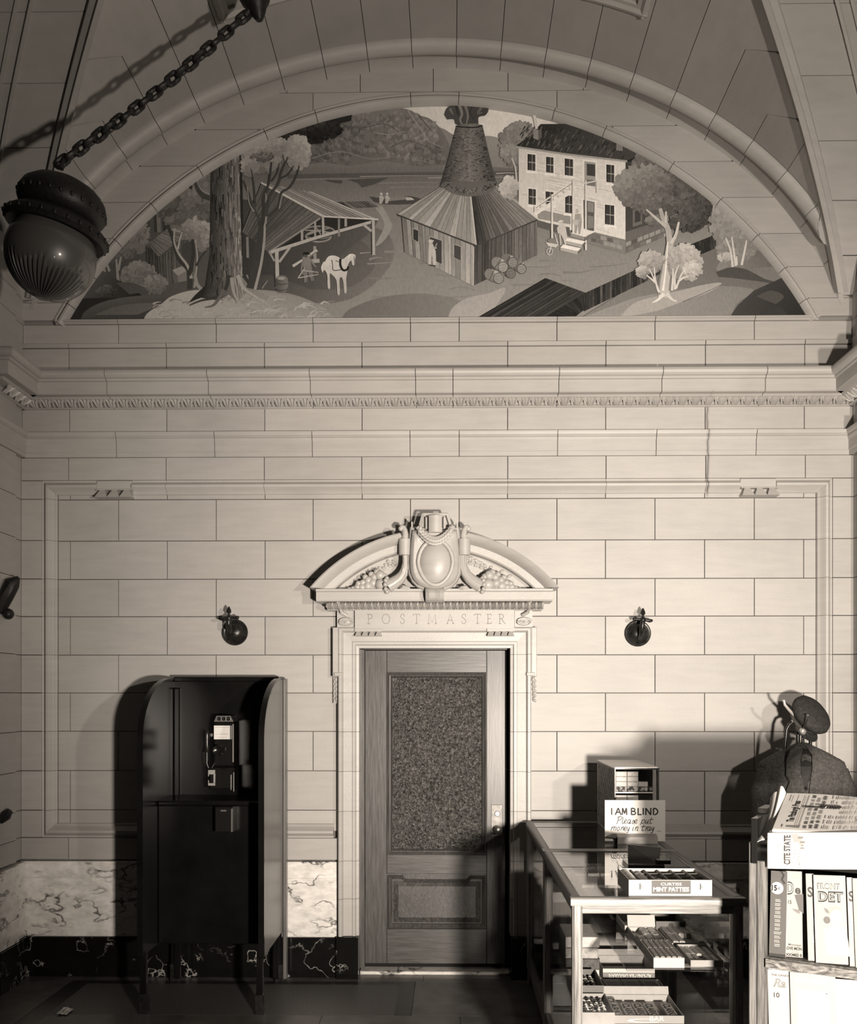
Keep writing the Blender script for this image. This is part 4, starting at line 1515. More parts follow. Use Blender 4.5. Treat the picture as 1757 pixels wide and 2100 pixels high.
A_.poly(curve([(160, 660), (172, 632), (220, 610), (300, 600), (352, 606), (330, 640), (300, 660)]), lin((240, 605), (250, 655), 92, 60))
A_.poly(curve([(190, 640), (240, 622), (300, 616), (322, 622), (280, 640)]), T(98))
# mound, great tree and its roots
A_.poly(curve([(290, 660), (300, 638), (330, 618), (352, 602), (400, 590), (470, 594), (520, 590), (570, 594), (620, 606), (668, 630), (700, 660)]), lin((400, 590), (520, 658), 168, 128))
for i in range(90):
    x, y = R_.uniform(310, 670), R_.uniform(604, 652)
    if y < 596 + abs(x - 480) * 0.12:
        continue
    line(curve([(x, y), (x + 8, y - R_.uniform(2, 8)), (x + R_.uniform(14, 30), y - R_.uniform(-2, 6))]), R_.uniform(2, 5), 0.6, R_.choice((130, 138, 150, 160, 166)))
dabs(432, 342, 40, 24, 70, 9, 96, 136, base=None)
dabs(378, 368, 20, 12, 26, 6, 50, 88)
trunk = [(432, 318), (496, 300), (496, 420), (500, 520), (510, 565), (530, 592), (556, 606), (534, 612), (505, 598), (486, 616), (470, 600), (448, 612), (412, 606), (386, 616), (400, 600), (420, 582), (430, 520), (431, 420)]
A_.poly(trunk, lin((428, 450), (500, 450), 44, 132))
for i in range(240):
    x = 432 + 66 * R_.random() ** 0.8
    y = R_.uniform(306, 575)
    l = R_.uniform(14, 44)
    k = (x - 432) / 66
    s = (40 + 100 * k) + R_.choice((-36, -18, 16, 34))
    f = max(0, (y - 520) / 60)
    bend = (x - 462) * 0.25 * f
    line(curve([(x, y), (x + R_.uniform(-2, 2), y + l * 0.5), (x + bend + R_.uniform(-2, 2), y + l)]), R_.uniform(1.6, 4.2), 0.6, max(28, s))
line(curve([(432, 400), (418, 396), (406, 384), (398, 362)]), 13, 5, 70)
line(curve([(430, 393), (418, 388), (409, 378), (402, 362)]), 4, 1, 140)
line([(494, 302), (496, 420), (499, 520)], 6, 5, 46)
for pts, s in (([(470, 560), (462, 590), (440, 606), (412, 612), (388, 622)], 60), ([(488, 560), (500, 586), (524, 604), (548, 618)], 156), ([(476, 565), (480, 596), (494, 624)], 150), ([(452, 566), (440, 592), (424, 602)], 70), ([(460, 590), (440, 620), (420, 626)], 96), ([(500, 560), (514, 580), (530, 590)], 60)):
    line(curve(pts), 9, 2, s)
# dark leaves and pale foliage beside the trunk, the thin forked tree
A_.poly([(560, 275), (620, 248), (690, 232), (724, 232), (722, 244), (690, 252), (672, 260), (664, 290), (640, 292), (610, 285)], T(40))
dabs(640, 262, 62, 22, 110, 8, 26, 62, -0.3, -0.6)
dabs(604, 268, 34, 16, 40, 7, 30, 64)
dabs(538, 314, 40, 34, 120, 9, 112, 166, 0.1, -0.9, base=124)
dabs(512, 336, 18, 18, 36, 8, 112, 158)
dabs(560, 296, 36, 16, 60, 8, 120, 166)
dabs(612, 308, 26, 34, 100, 8, 124, 178, 0.5, -0.6, base=136)
dabs(540, 318, 24, 8, 24, 5, 84, 108)
# open shed with the horse wheel
A_.poly([(498, 472), (560, 514), (664, 442), (778, 448), (768, 470), (700, 520), (570, 560), (498, 560)], lin((500, 500), (770, 480), 58, 84))
A_.poly([(566, 512), (664, 442), (766, 448), (764, 456)], T(44))
for a in range(3):
    pts = [(655 + (34 - a * 4) * cos(t * pi / 12), 474 + a * 4 + (13 - a) * sin(t * pi / 12)) for t in range(25)]
    A_.stroke(pts, 3.5, 3.5, T((120, 60, 132)[a]))
for t in range(6):
    line([(655, 470), (655 + 30 * cos(t * pi / 3 + 0.3), 472 + 10 * sin(t * pi / 3 + 0.3))], 2.4, 2, 140)
wood([(537, 371), (664, 441), (552, 514), (497, 471)][::1], 13, 86, 92, 10)
wood([(537, 371), (610, 386), (720, 420), (778, 447)][:0] or [(537, 371), (664, 441), (776, 448), (640, 390)], 1, 150, 150, 4)
for i in range(9):
    t = i / 9
    p, q = (537 + 103 * t, 371 + 19 * t), (664 + 112 * t, 441 + 7 * t)
    p2, q2 = (537 + 103 * (t + 0.11), 371 + 19 * (t + 0.11)), (664 + 112 * (t + 0.11), 441 + 7 * (t + 0.11))
    s = 146 + R_.uniform(-18, 30)
    A_.poly([p, q, q2, p2], lin(p, q, s, s - 10))
    line([p, q], 1.2, 0.9, 84)
line([(536, 370), (664, 441), (778, 448)], 3, 3, 188)
line([(664, 441), (552, 514)], 3, 3, 140)
for pts, w_, s in (([(556, 514), (660, 482), (770, 452)], 7, 168), ([(558, 518), (660, 486), (768, 456)], 2, 70), ([(568, 512), (570, 588)], 9, 166), ([(564, 514), (566, 586)], 2, 60), ([(767, 450), (768, 521)], 7, 164), ([(764, 452), (765, 520)], 2, 60), ([(664, 442), (665, 478)], 5, 160), ([(660, 442), (661, 480)], 2, 50),
                   ([(648, 450), (648, 482)], 4, 146), ([(621, 468), (621, 490)], 5, 150), ([(711, 446), (711, 462)], 5, 150), ([(697, 446), (697, 482)], 4, 126), ([(574, 534), (596, 504)], 5, 160), ([(564, 532), (554, 514)], 4, 150), ([(764, 472), (747, 458)], 5, 160), ([(508, 482), (509, 525)], 5, 126)):
    line(pts, w_, w_, s)
for pts, w_, s in (([(647, 502), (648, 532)], 6, 140), ([(640, 533), (657, 532)], 8, 158), ([(602, 543), (626, 529), (652, 510)], 6, 176), ([(604, 546), (650, 514)], 1.5, 70)):
    line(pts, w_, w_, s)
A_.poly([(622, 524), (636, 522), (641, 545), (646, 572), (640, 575), (632, 552), (632, 576), (625, 577), (624, 550)], lin((622, 530), (646, 570), 128, 104))
line([(624, 528), (619, 552), (624, 560)], 4, 3, 116); line([(638, 528), (645, 540), (650, 545)], 4, 3, 120)
blob(629, 521, 4, 4.5, 84, 9); A_.poly([(622, 519), (624, 514), (634, 514), (638, 520)], T(34))
for pts in ([(624, 550), (612, 568)], [(624, 552), (655, 556)], [(614, 567), (655, 560)], [(626, 548), (614, 566)]):
    line(pts, 2.2, 1.6, 160)
horse = curve([(668, 534), (676, 523), (690, 522), (704, 529), (714, 522), (722, 518), (731, 521), (730, 530), (728, 542), (724, 540), (722, 532), (716, 540), (714, 556), (712, 570), (713, 596), (708, 598), (706, 576), (702, 566), (698, 572), (699, 600), (694, 601), (692, 574), (684, 562), (678, 560), (679, 588), (674, 587), (673, 562), (668, 552), (664, 552), (662, 540)], 3)
A_.poly(horse, lin((670, 530), (715, 590), 198, 164))
line(curve([(668, 535), (662, 546), (664, 556)]), 6, 2, 196)
line(curve([(700, 528), (700, 542), (706, 552), (714, 550), (716, 544)]), 5, 4, 34)
line(curve([(682, 530), (684, 540), (686, 552), (704, 550)]), 1.6, 1.6, 40); line([(690, 532), (700, 536)], 1.4, 1.4, 60)
line([(728, 524), (730, 541)], 1.5, 2.5, 110); line([(720, 519), (716, 528)], 3, 2, 214)
A_.poly(curve([(567, 566), (578, 561), (590, 566), (592, 580), (589, 594), (578, 598), (568, 593), (566, 580)]), lin((566, 580), (592, 580), 72, 118))
blob(578, 567, 10, 4, 124, 14, 0.0); blob(578, 568, 7, 2.6, 150, 12, 0.05)
for y in (578, 590):
    line(curve([(567, y), (578, y + 3), (591, y)]), 1.4, 1.4, 56)
for w0, w1, s, pts in ((16, 9, 64, [(514, 588), (524, 545), (532, 500), (536, 462), (532, 446)]), (6, 4, 148, [(524, 590), (536, 540), (543, 490), (544, 452)]), (9, 4, 60, [(538, 458), (542, 430), (541, 400), (552, 372), (558, 328)]), (4, 2, 140, [(546, 455), (548, 420), (546, 392)]),
                       (8, 3, 66, [(546, 440), (553, 400), (572, 372), (578, 350), (592, 318)]), (4, 2, 60, [(576, 362), (592, 354), (604, 336)]), (7, 3, 64, [(552, 440), (572, 420), (578, 392), (596, 380), (610, 356), (615, 336)]), (3, 2, 136, [(574, 424), (580, 396)]),
                       (6, 3, 70, [(534, 448), (520, 420), (510, 390), (500, 366)]), (5, 2, 66, [(524, 420), (522, 380), (516, 342)]), (3, 1.5, 140, [(522, 430), (512, 412), (508, 378)]), (4, 2, 64, [(558, 368), (570, 350), (574, 330)])):
    line(curve(pts), w0, w1, s)
for i in range(5):
    blob(540 + i * 2, 586 - i * 3, 4, 1.6, 118, 8, 0.2, -0.8)
# glass house with its brick cone
A_.poly(curve([(914, 234), (920, 220), (940, 212), (985, 212), (1004, 222), (998, 236), (984, 240), (982, 256), (960, 260), (938, 254), (934, 244), (920, 244)]), lin((914, 230), (1004, 240), 76, 66))
for pts, s in (([(944, 214), (950, 232), (946, 246), (954, 258)], 128), ([(956, 214), (962, 236), (958, 256)], 118), ([(972, 216), (966, 230), (974, 244)], 58), ([(925, 222), (932, 234)], 112), ([(990, 220), (982, 232), (992, 230)], 100), ([(938, 216), (942, 236)], 54)):
    line(curve(pts), 6, 2, s)
cone = [(938, 258), (950, 253), (978, 253), (992, 256), (1004, 310), (1021, 378), (1010, 392), (985, 400), (955, 401), (925, 394), (904, 382), (920, 330)]
A_.poly(cone, lin((908, 330), (965, 330), 50, 118))
A_.poly([(965, 253), (992, 256), (1004, 310), (1021, 378), (1010, 392), (985, 400), (962, 401)], lin((965, 330), (1014, 330), 120, 66))
for i in range(620):
    v = R_.random()
    y = 260 + 136 * v
    hw = 27 + 31 * v
    t = R_.uniform(-0.97, 0.97)
    x = 964.5 - 1.5 * v + hw * t
    yy = y + (1 - t * t) * (2 + 8 * v) - 4 * v
    s = 112 - 56 * abs(t + 0.05) ** 1.6 + R_.choice((-34, -22, 14, 26))
    l = R_.uniform(2.5, 6)
    line([(x - l / 2, yy), (x + l / 2, yy)], 1.5, 1.3, max(30, s))
line(curve([(938, 258), (950, 260), (978, 261), (992, 257)]), 2.5, 2.5, 40)
roofL = [(905, 383), (968, 403), (979, 503), (816, 437)]
A_.poly(roofL, T(140))
wood([(905, 383), (968, 402), (979, 502), (817, 438)], 15, 138, 160, 22)
A_.poly([(968, 402), (1020, 380), (1112, 447), (979, 503)], T(100))
wood([(968, 402), (1020, 381), (1112, 447), (979, 502)], 17, 52, 140, 16)
A_.poly(curve([(905, 380), (925, 394), (955, 402), (985, 401), (1010, 393), (1021, 378), (1012, 372), (915, 372)]), T(96))
for i in range(90):
    t = R_.uniform(-1, 1)
    line([(964 + 56 * t - 2, 398 - 18 * t * t - R_.uniform(0, 12)), (964 + 56 * t + 3, 398 - 18 * t * t - R_.uniform(0, 12))], 1.6, 1.4, 104 - 40 * abs(t) + R_.choice((-30, 20)))
line([(968, 403), (979, 503)], 2.5, 2, 190)
wood([(826, 444), (974, 504), (973, 586), (832, 516)], 17, 122, 150, 20)
wood([(974, 504), (1104, 452), (1104, 524), (973, 586)], 17, 66, 108, 11)
line([(817, 439), (979, 504)], 3, 3, 60); line([(979, 504), (1112, 449)], 2.5, 2, 62); line([(974, 506), (973, 586)], 2, 2, 168)
for q, s in (([(849, 467), (861, 472), (861, 496), (849, 490)], 52), ([(883, 484), (909, 493), (909, 541), (896, 536), (884, 530)], 62), ([(933, 500), (948, 506), (948, 535), (933, 528)], 66)):
    A_.poly(q, T(s)); line(q + [q[0]], 1.4, 1.4, 160)
A_.poly([(882, 500), (890, 499), (896, 515), (897, 542), (891, 543), (888, 522), (886, 543), (881, 541), (881, 515)], T(172)); line([(889, 508), (898, 508)], 3, 2.4, 164)
blob(886, 495, 4.5, 4.5, 176, 10); line([(881, 494), (892, 493)], 2, 2, 190); line([(883, 543), (896, 545)], 2, 2, 40); line([(895, 506), (899, 498)], 3, 2, 130)
def barrel(x0, y0, x1, y1, r, s):
    d = hypot(x1 - x0, y1 - y0); nx, ny = -(y1 - y0) / d * r, (x1 - x0) / d * r
    A_.poly([(x0 + nx, y0 + ny), ((x0 + x1) / 2 + nx * 1.12, (y0 + y1) / 2 + ny * 1.12), (x1 + nx, y1 + ny), (x1 - nx, y1 - ny), ((x0 + x1) / 2 - nx * 1.12, (y0 + y1) / 2 - ny * 1.12), (x0 - nx, y0 - ny)], lin((x0 + nx, y0 + ny), (x0 - nx, y0 - ny), s - 40, s + 22))
    blob(x0, y0, r * 0.9, r, s - 20, 12, 0.0)
    for t in (0.25, 0.75):
        cx_, cy_ = x0 + (x1 - x0) * t, y0 + (y1 - y0) * t
        line([(cx_ + nx * 1.05, cy_ + ny * 1.05), (cx_ - nx * 1.05, cy_ - ny * 1.05)], 1.4, 1.4, 62)
    blob(x1, y1, r, r * 1.05, 60, 16, 0.0); blob(x1, y1, r - 1.3, r * 1.05 - 1.3, s, 16, 0.0)
    for k in (-0.4, 0.1, 0.5):
        line([(x1 - r * 0.7, y1 + r * k + 2), (x1 + r * 0.7, y1 + r * k - 2)], 1, 0.8, s - 34)
barrel(1064, 544, 1072, 552, 10, 132); barrel(1040, 531, 1054, 539, 10.5, 126); barrel(1044, 556, 1050, 561, 10.5, 108); barrel(1020, 538, 1034, 548, 11, 140); barrel(1006, 562, 1025, 571, 11, 134)
# dwelling house
dabs(1068, 292, 38, 40, 120, 9, 104, 138, -0.3, -0.7, base=116)
dabs(1050, 318, 20, 20, 40, 7, 112, 146)
line(curve([(1052, 325), (1059, 345), (1062, 378)]), 3, 4, 176); line([(1066, 320), (1064, 340)], 3, 3, 110)
dabs(1046, 386, 18, 22, 50, 7, 146, 194, base=156)
A_.poly([(1284, 333), (1306, 326), (1352, 350), (1352, 492), (1284, 520)], lin((1284, 400), (1350, 420), 62, 78))
A_.poly([(1284, 478), (1370, 452), (1370, 486), (1284, 522)], T(98))
for i in range(7):
    x = 1285 + 12 * i; y = 500 - 4.6 * i
    A_.poly([(x, y), (x + 10, y - 4), (x + 10, y + 4), (x, y + 8)], T(R_.choice((84, 120, 140)))); A_.poly([(x + 5, y + 10), (x + 15, y + 6), (x + 15, y + 13), (x + 5, y + 17)], T(R_.choice((110, 150, 96))))
A_.poly([(1299, 432), (1318, 428), (1318, 462), (1299, 468)], T(104)); A_.poly([(1303, 436), (1315, 433), (1315, 456), (1303, 460)], T(62))
front = [(1066, 304), (1284, 334), (1284, 496), (1180, 476), (1105, 452), (1066, 420)]
A_.poly(front, lin((1070, 350), (1284, 420), 196, 208))
for i in range(56):
    t = i / 56
    y0, y1 = 310 + 118 * t, 338 + 160 * t
    f0 = R_.uniform(0, 0.7); f1 = f0 + R_.uniform(0.1, 0.3)
    line([(1068 + 215 * f0, y0 + (y1 - y0) * f0), (1068 + 215 * f1, y0 + (y1 - y0) * f1)], 1.0, 0.8, R_.choice((158, 168, 226, 222)))
A_.poly([(1105, 430), (1172, 445), (1172, 462), (1105, 450)], T(138))
A_.poly([(1284, 494), (1284, 522), (1205, 500), (1204, 474)], T(118))
for i in range(6):
    for j in range(2):
        x = 1208 + 13 * i + 6 * j; y = 478 + 3.6 * i + 11 * j
        if x < 1272:
            A_.poly([(x, y), (x + 11, y + 3), (x + 11, y + 11), (x, y + 8)], T(R_.choice((92, 104, 128, 140))))
A_.poly([(1104, 454), (1170, 468), (1170, 486), (1104, 466)], T(88))
roof = [(1059, 301), (1092, 278), (1112, 256), (1180, 256), (1250, 276), (1300, 300), (1310, 322), (1288, 333), (1160, 317)]
A_.poly(roof, lin((1110, 260), (1180, 320), 44, 66))
for i in range(150):
    t, q = R_.random(), R_.random()
    x = 1075 + 220 * t - 18 * q; y = 262 + 30 * t + 40 * q
    line([(x + 5, y - 8), (x, y)], 2.6, 1.4, R_.choice((38, 52, 78, 92)))
line([(1059, 302), (1160, 318), (1288, 334)], 4, 4, 150)
line([(1288, 334), (1308, 326)], 4, 3, 34)
A_.poly([(1096, 266), (1106, 268), (1106, 289), (1096, 285)], T(132)); A_.poly([(1106, 268), (1113, 266), (1113, 284), (1106, 289)], T(92))
A_.poly(curve([(1100, 266), (1097, 250), (1094, 232), (1098, 232), (1104, 250), (1105, 266)]), T(196))
A_.poly([(1266, 292), (1279, 292), (1278, 313), (1265, 311)], T(118))
def win(x, y, w_, h, s=52):
    k = 0.13
    A_.poly([(x - 3, y - 3 - 3 * k), (x + w_ + 3, y - 3 + (w_ + 3) * k), (x + w_ + 3, y + h + 4 + (w_ + 3) * k), (x - 3, y + h + 4 - 3 * k)], T(214))
    A_.poly([(x, y), (x + w_, y + w_ * k), (x + w_, y + h + w_ * k), (x, y + h)], lin((x, y), (x, y + h), s, s + 14))
    line([(x + w_ / 2 + 1, y + 1), (x + w_ / 2 + 1, y + h)], 1.2, 1.2, 138); line([(x, y + h / 2), (x + w_, y + h / 2 + w_ * k)], 1.5, 1.5, 170)
    line([(x, y), (x, y + h)], 2, 2, 38); line([(x - 4, y + h + 4), (x + w_ + 5, y + h + 6)], 2.5, 2.5, 226)
for (x, y, w_, h) in ((1085, 317, 15, 33), (1123, 323, 14, 32), (1161, 327, 16, 34), (1246, 340, 15, 36), (1087, 388, 14, 32), (1122, 394, 15, 26), (1162, 402, 13, 36), (1243, 422, 18, 40)):
    win(x, y, w_, h)
A_.poly([(1196, 328), (1226, 332), (1226, 388), (1196, 384)], T(216)); A_.poly([(1200, 333), (1223, 336), (1223, 386), (1200, 382)], T(150)); A_.poly([(1205, 338), (1222, 340), (1222, 364), (1205, 362)], T(66)); A_.poly([(1205, 370), (1222, 372), (1222, 384), (1205, 382)], T(112))
A_.poly([(1193, 408), (1225, 414), (1224, 478), (1194, 474)], T(212)); A_.poly([(1198, 412), (1221, 417), (1220, 476), (1199, 474)], T(88)); A_.poly([(1207, 416), (1219, 418), (1219, 438), (1207, 436)], T(130)); A_.poly([(1207, 444), (1219, 446), (1219, 470), (1207, 470)], T(122)); line([(1202, 412), (1202, 474)], 3, 3, 40)
A_.poly([(1178, 394), (1204, 399), (1226, 393), (1226, 399), (1204, 405), (1178, 399)], T(206))
for i in range(7):
    x = 1098 + 12 * i; y = 436 - 7.2 * i
    A_.poly([(x, y), (x + 12, y - 7), (x + 12, y + 2), (x, y + 8)], T(212)); line([(x, y), (x, y - 7)], 1.4, 1.4, 150); line([(x, y - 7), (x + 12, y - 7)], 1.4, 1.4, 226)
line([(1098, 428), (1176, 374)], 2.5, 2.5, 214); line([(1098, 430), (1176, 377)], 1, 1, 96)
for x, y0, y1 in ((1177, 371, 480), (1203, 373, 515), (1226, 372, 398), (1134, 400, 490), (1099, 424, 436)):
    line([(x, y0), (x, y1)], 4, 4, 206); line([(x - 2, y0), (x - 2, y1)], 1.2, 1.2, 70)
line([(1177, 373), (1203, 378), (1226, 373)], 3, 3, 196)
A_.poly([(1172, 480), (1200, 488), (1222, 478), (1196, 470)], T(210)); A_.poly([(1172, 481), (1200, 489), (1200, 494), (1172, 486)], T(140)); A_.poly([(1200, 489), (1224, 479), (1224, 486), (1201, 496)], T(108))
for i in range(2):
    x, y = 1166 - 9 * i, 489 + 14 * i
    A_.poly([(x, y), (x + 36, y + 8), (x + 30, y + 14), (x - 6, y + 6)], T(222)); A_.poly([(x - 6, y + 6), (x + 30, y + 14), (x + 29, y + 21), (x - 6, y + 12)], T(160)); A_.poly([(x + 36, y + 8), (x + 30, y + 14), (x + 29, y + 21), (x + 37, y + 14)], T(100))
A_.poly([(1181, 441), (1192, 440), (1195, 456), (1192, 482), (1188, 482), (1187, 462), (1184, 481), (1180, 480), (1180, 458)], T(150)); blob(1185, 435, 3.6, 4.5, 168, 9); A_.poly([(1175, 452), (1190, 453), (1187, 464), (1177, 462)], T(176)); line([(1192, 443), (1194, 452), (1186, 456)], 2.6, 2, 168)
A_.poly([(1148, 463), (1156, 460), (1162, 468), (1166, 490), (1158, 494), (1152, 482), (1146, 480), (1144, 470)], T(184)); blob(1152, 457, 4, 4.5, 178, 9); line([(1147, 456), (1157, 455)], 2.4, 2.4, 204); line([(1158, 488), (1162, 505)], 4, 3, 190); line([(1150, 482), (1152, 504)], 4, 3, 176)
A_.poly([(1121, 498), (1148, 503), (1142, 509), (1126, 506)], T(188)); A_.poly([(1124, 494), (1132, 490), (1142, 492), (1148, 500), (1128, 500)], T(120)); line([(1146, 502), (1140, 482)], 2, 2, 190); line([(1132, 507), (1128, 520)], 2, 2, 200); A_.stroke([(1129 + 6 * cos(i * pi / 6), 517 + 7 * sin(i * pi / 6)) for i in range(13)], 1.6, 1.6, T(180))
# fence and dark lean-to at the lower right
A_.poly([(1190, 655), (1330, 570), (1470, 500), (1560, 520), (1660, 610), (1660, 660), (1190, 660)], lin((1250, 600), (1600, 600), 112, 96))
wood([(1200, 604), (1330, 545), (1330, 578), (1200, 640)], 22, 56, 62, 26)
wood([(1400, 512), (1466, 486), (1470, 512), (1404, 540)], 12, 48, 52, 18)
wood([(1330, 545), (1400, 512), (1404, 540), (1332, 576)], 12, 52, 54, 22)
A_.poly([(988, 650), (1122, 572), (1202, 602), (1112, 660), (988, 660)], T(44))
wood([(1122, 572), (1202, 602), (1112, 658), (986, 650)], 12, 42, 50, 14)
wood([(1112, 656), (1202, 602), (1204, 634), (1170, 660)], 10, 32, 36, 10)
A_.poly(curve([(1180, 660), (1230, 640), (1262, 628), (1310, 612), (1400, 596), (1480, 590), (1548, 600), (1510, 626), (1500, 660)]), lin((1300, 600), (1420, 655), 130, 118))
A_.poly(curve([(1270, 655), (1300, 625), (1340, 612), (1400, 598), (1440, 588), (1480, 584), (1452, 604), (1400, 622), (1350, 640)]), T(148))
line(curve([(1400, 622), (1440, 606), (1478, 588)]), 2, 1, 98)
A_.poly(curve([(1468, 556), (1480, 540), (1530, 528), (1586, 548), (1596, 556), (1540, 560), (1600, 580), (1560, 580), (1500, 572)]), lin((1480, 530), (1580, 580), 122, 88))
A_.poly(curve([(1468, 562), (1500, 552), (1540, 560), (1590, 586), (1560, 582), (1500, 574), (1474, 572)]), T(70))
A_.poly(curve([(1530, 556), (1580, 552), (1610, 562), (1604, 584), (1566, 576)]), T(108))
A_.poly(curve([(1545, 600), (1590, 580), (1620, 570), (1650, 620), (1650, 665), (1506, 665), (1512, 630)]), lin((1560, 590), (1620, 650), 58, 30))
A_.poly(curve([(1550, 612), (1580, 600), (1606, 612), (1590, 628)]), T(70)); A_.poly(curve([(1560, 640), (1590, 634), (1612, 648), (1580, 652)]), T(50))
# trees of the right side
A_.poly([(1430, 440), (1470, 400), (1510, 430), (1470, 470)], T(126))
for i in range(8):
    line([(1440 + 8 * i, 405 + 3 * i), (1438 + 8 * i, 455)], 4, 3, R_.choice((112, 134, 150)))
dabs(1505, 464, 46, 48, 150, 10, 112, 146, -0.3, -0.7, jag=0.2, base=122)
dabs(1510, 510, 38, 30, 80, 9, 108, 142, -0.3, -0.5, jag=0.2, base=116)
dabs(1486, 532, 14, 9, 24, 5, 140, 176)
for pts in ([(1502, 552), (1498, 520), (1488, 492)], [(1508, 550), (1504, 518), (1500, 490)], [(1520, 548), (1526, 520), (1530, 498)], [(1510, 548), (1510, 530)]):
    line(curve(pts), 5, 2.5, 186)
dabs(1345, 342, 46, 34, 120, 9, 74, 112, base=78)
dabs(1400, 396, 54, 40, 200, 9, 58, 98, -0.6, -0.6, base=62)
dabs(1425, 430, 34, 36, 100, 8, 56, 92, -0.6, -0.6, base=62)
dabs(1320, 388, 58, 44, 300, 8, 78, 150, -0.5, -0.7, base=96)
dabs(1410, 460, 40, 18, 60, 7, 58, 88)
dabs(1350, 425, 44, 22, 100, 7, 74, 116)
dabs(1340, 456, 16, 10, 30, 6, 90, 120)
for w0, w1, s, pts in ((24, 14, 170, [(1362, 614), (1364, 580), (1370, 540), (1374, 505)]), (13, 7, 160, [(1374, 508), (1370, 475), (1360, 452), (1354, 432)]), (7, 3, 176, [(1366, 470), (1346, 452), (1326, 434)]), (8, 4, 186, [(1376, 504), (1386, 486), (1392, 460)]), (6, 3, 180, [(1366, 462), (1366, 438)]), (5, 3, 120, [(1352, 608), (1352, 585), (1358, 555)]),
                       (6, 3, 110, [(1374, 600), (1378, 560), (1382, 510)]), (8, 2, 200, [(1362, 606), (1350, 618), (1338, 624)]), (8, 2, 186, [(1368, 606), (1378, 618), (1388, 622)]), (4, 2, 214, [(1360, 600), (1366, 550), (1370, 500)])):
    line(curve(pts), w0, w1, s)
dabs(1336, 540, 25, 22, 110, 6, 118, 176, -0.2, -0.8, base=124)
dabs(1318, 562, 12, 12, 40, 5, 116, 176, base=120)
dabs(1404, 542, 34, 34, 200, 7, 122, 182, 0.2, -0.7, base=132)
dabs(1420, 560, 18, 18, 50, 6, 150, 190)
for pts in ([(1352, 604), (1344, 582), (1332, 556)], [(1350, 600), (1344, 578), (1342, 552)], [(1346, 585), (1326, 568)], [(1384, 598), (1384, 570), (1392, 548)], [(1378, 600), (1380, 570), (1380, 555)], [(1390, 582), (1402, 574), (1412, 572)], [(1386, 596), (1396, 570), (1404, 556)]):
    line(curve(pts), 5, 2, 192)
mur = A_.build('mural', M['mural'])
tag(mur, 'arched painting of a glassworks with brick cone, horse and white house', 'mural')
# ============================================================ HANGING GLOBE LAMP, pulled aside on its chain
LY = -1.50
sL = F / (LY - CAMY)
lc = P(104, 524, LY)
top = P(124, 342, LY)
lamp_t = thing('hanging_lamp', (lc.x, lc.y, lc.z), 'frosted glass globe lamp with fluted bottom in a black iron holder on a chain', 'lamp')
tilt = rotm('Y', radians(13))
LT = tr(lc.x, lc.y, lc.z) @ tilt
LS = LT @ Matrix.Scale(0.98, 4)
# globe with cut flutes radiating from its lower pole
m = MB()
n = 144
rows = []
R0 = 0.222
for i in range(49):
    a = pi * i / 48          # 0 at the lower pole
    ring = []
    for j in range(n):
        ph = 2 * pi * j / n
        k = (j // 3) % 48
        top_a = 1.12 + 0.22 * ((k * 7919) % 13) / 13.0
        fl = 0.0
        if 0.16 < a < top_a and j % 3 == 1:
            fl = 0.014 * min(1, (a - 0.16) * 6) * min(1, (top_a - a) * 5)
        if a < 0.16:
            fl = -0.006
        r = R0 - fl
        ring.append(LT @ Vector((r * max(sin(a), 0.004) * cos(ph), r * max(sin(a), 0.004) * sin(ph), -r * cos(a))))
    rows.append(ring)
m.loft(rows)
gm = NT('frosted_dark_globe')
gm.b.inputs['Base Color'].default_value = g(0.085)
gm.b.inputs['Roughness'].default_value = 0.38
gm.b.inputs['Coat Weight'].default_value = 0.6
gm.b.inputs['Coat Roughness'].default_value = 0.08
M['globe'] = gm.m
m.build('globe', M['globe'], lamp_t, 35)
MB().lathe([(0.20, 0.115), (0.245, 0.105), (0.262, 0.125), (0.258, 0.150), (0.235, 0.170), (0.205, 0.19), (0.16, 0.205), (0.15, 0.20)], 32, LS).build('holder_ring', M['iron'], lamp_t, 40)
MB().lathe([(0.17, 0.195), (0.205, 0.215), (0.222, 0.245), (0.222, 0.285), (0.205, 0.325), (0.16, 0.365), (0.09, 0.395), (0.035, 0.41), (0.0, 0.412)], 28, LS).build('holder_cap', M['iron'], lamp_t, 40)
bead = MB().ball((0, 0, 0), 0.009, 0.009, 0.014, 8, 6).mesh('bead', M['iron'], 60)
for j in range(26):
    a = 2 * pi * j / 26
    shared('bead', bead, lamp_t, tr(*(LS @ Vector((0.260 * cos(a), 0.260 * sin(a), 0.135)))))
    shared('bead', bead, lamp_t, tr(*(LS @ Vector((0.220 * cos(a), 0.220 * sin(a), 0.265)))))
ends = (P(118, 338, LY), P(508, 28, -1.28))
d = ends[1] - ends[0]
L = d.length
d.normalize()
nlk = 21
pitch = L / nlk
link = MB()
pts = []
hl, hw = pitch * 0.62, pitch * 0.30
for i in range(20):
    a = 2 * pi * i / 20
    ca, sa = cos(a), sin(a)
    pts.append(Vector((hw * ca, 0, (hl - hw) * (1 if sa > 0 else -1) * min(1, abs(sa) * 3) + hw * sa)))
link.tube(pts + [pts[0]], 0.0125, 7, False)
lme = link.mesh('link', M['iron'], 50)
base_m = Vector((0, 0, 1)).rotation_difference(d).to_matrix().to_4x4()
for i in range(nlk):
    c = ends[0] + d * (pitch * (i + 0.5)) + Vector((0, 0, -0.03 * sin(pi * (i + 0.5) / nlk)))
    shared('chain_link', lme, lamp_t, tr(*c) @ base_m @ rotm('Z', (pi / 2 if i % 2 else 0) + 0.35 + 0.12 * ((i * 37) % 5 - 2)))
MB().tube([top + Vector((0, 0, -0.01)), ends[0] + d * 0.05], 0.016, 8).build('hook', M['iron'], lamp_t, 40)
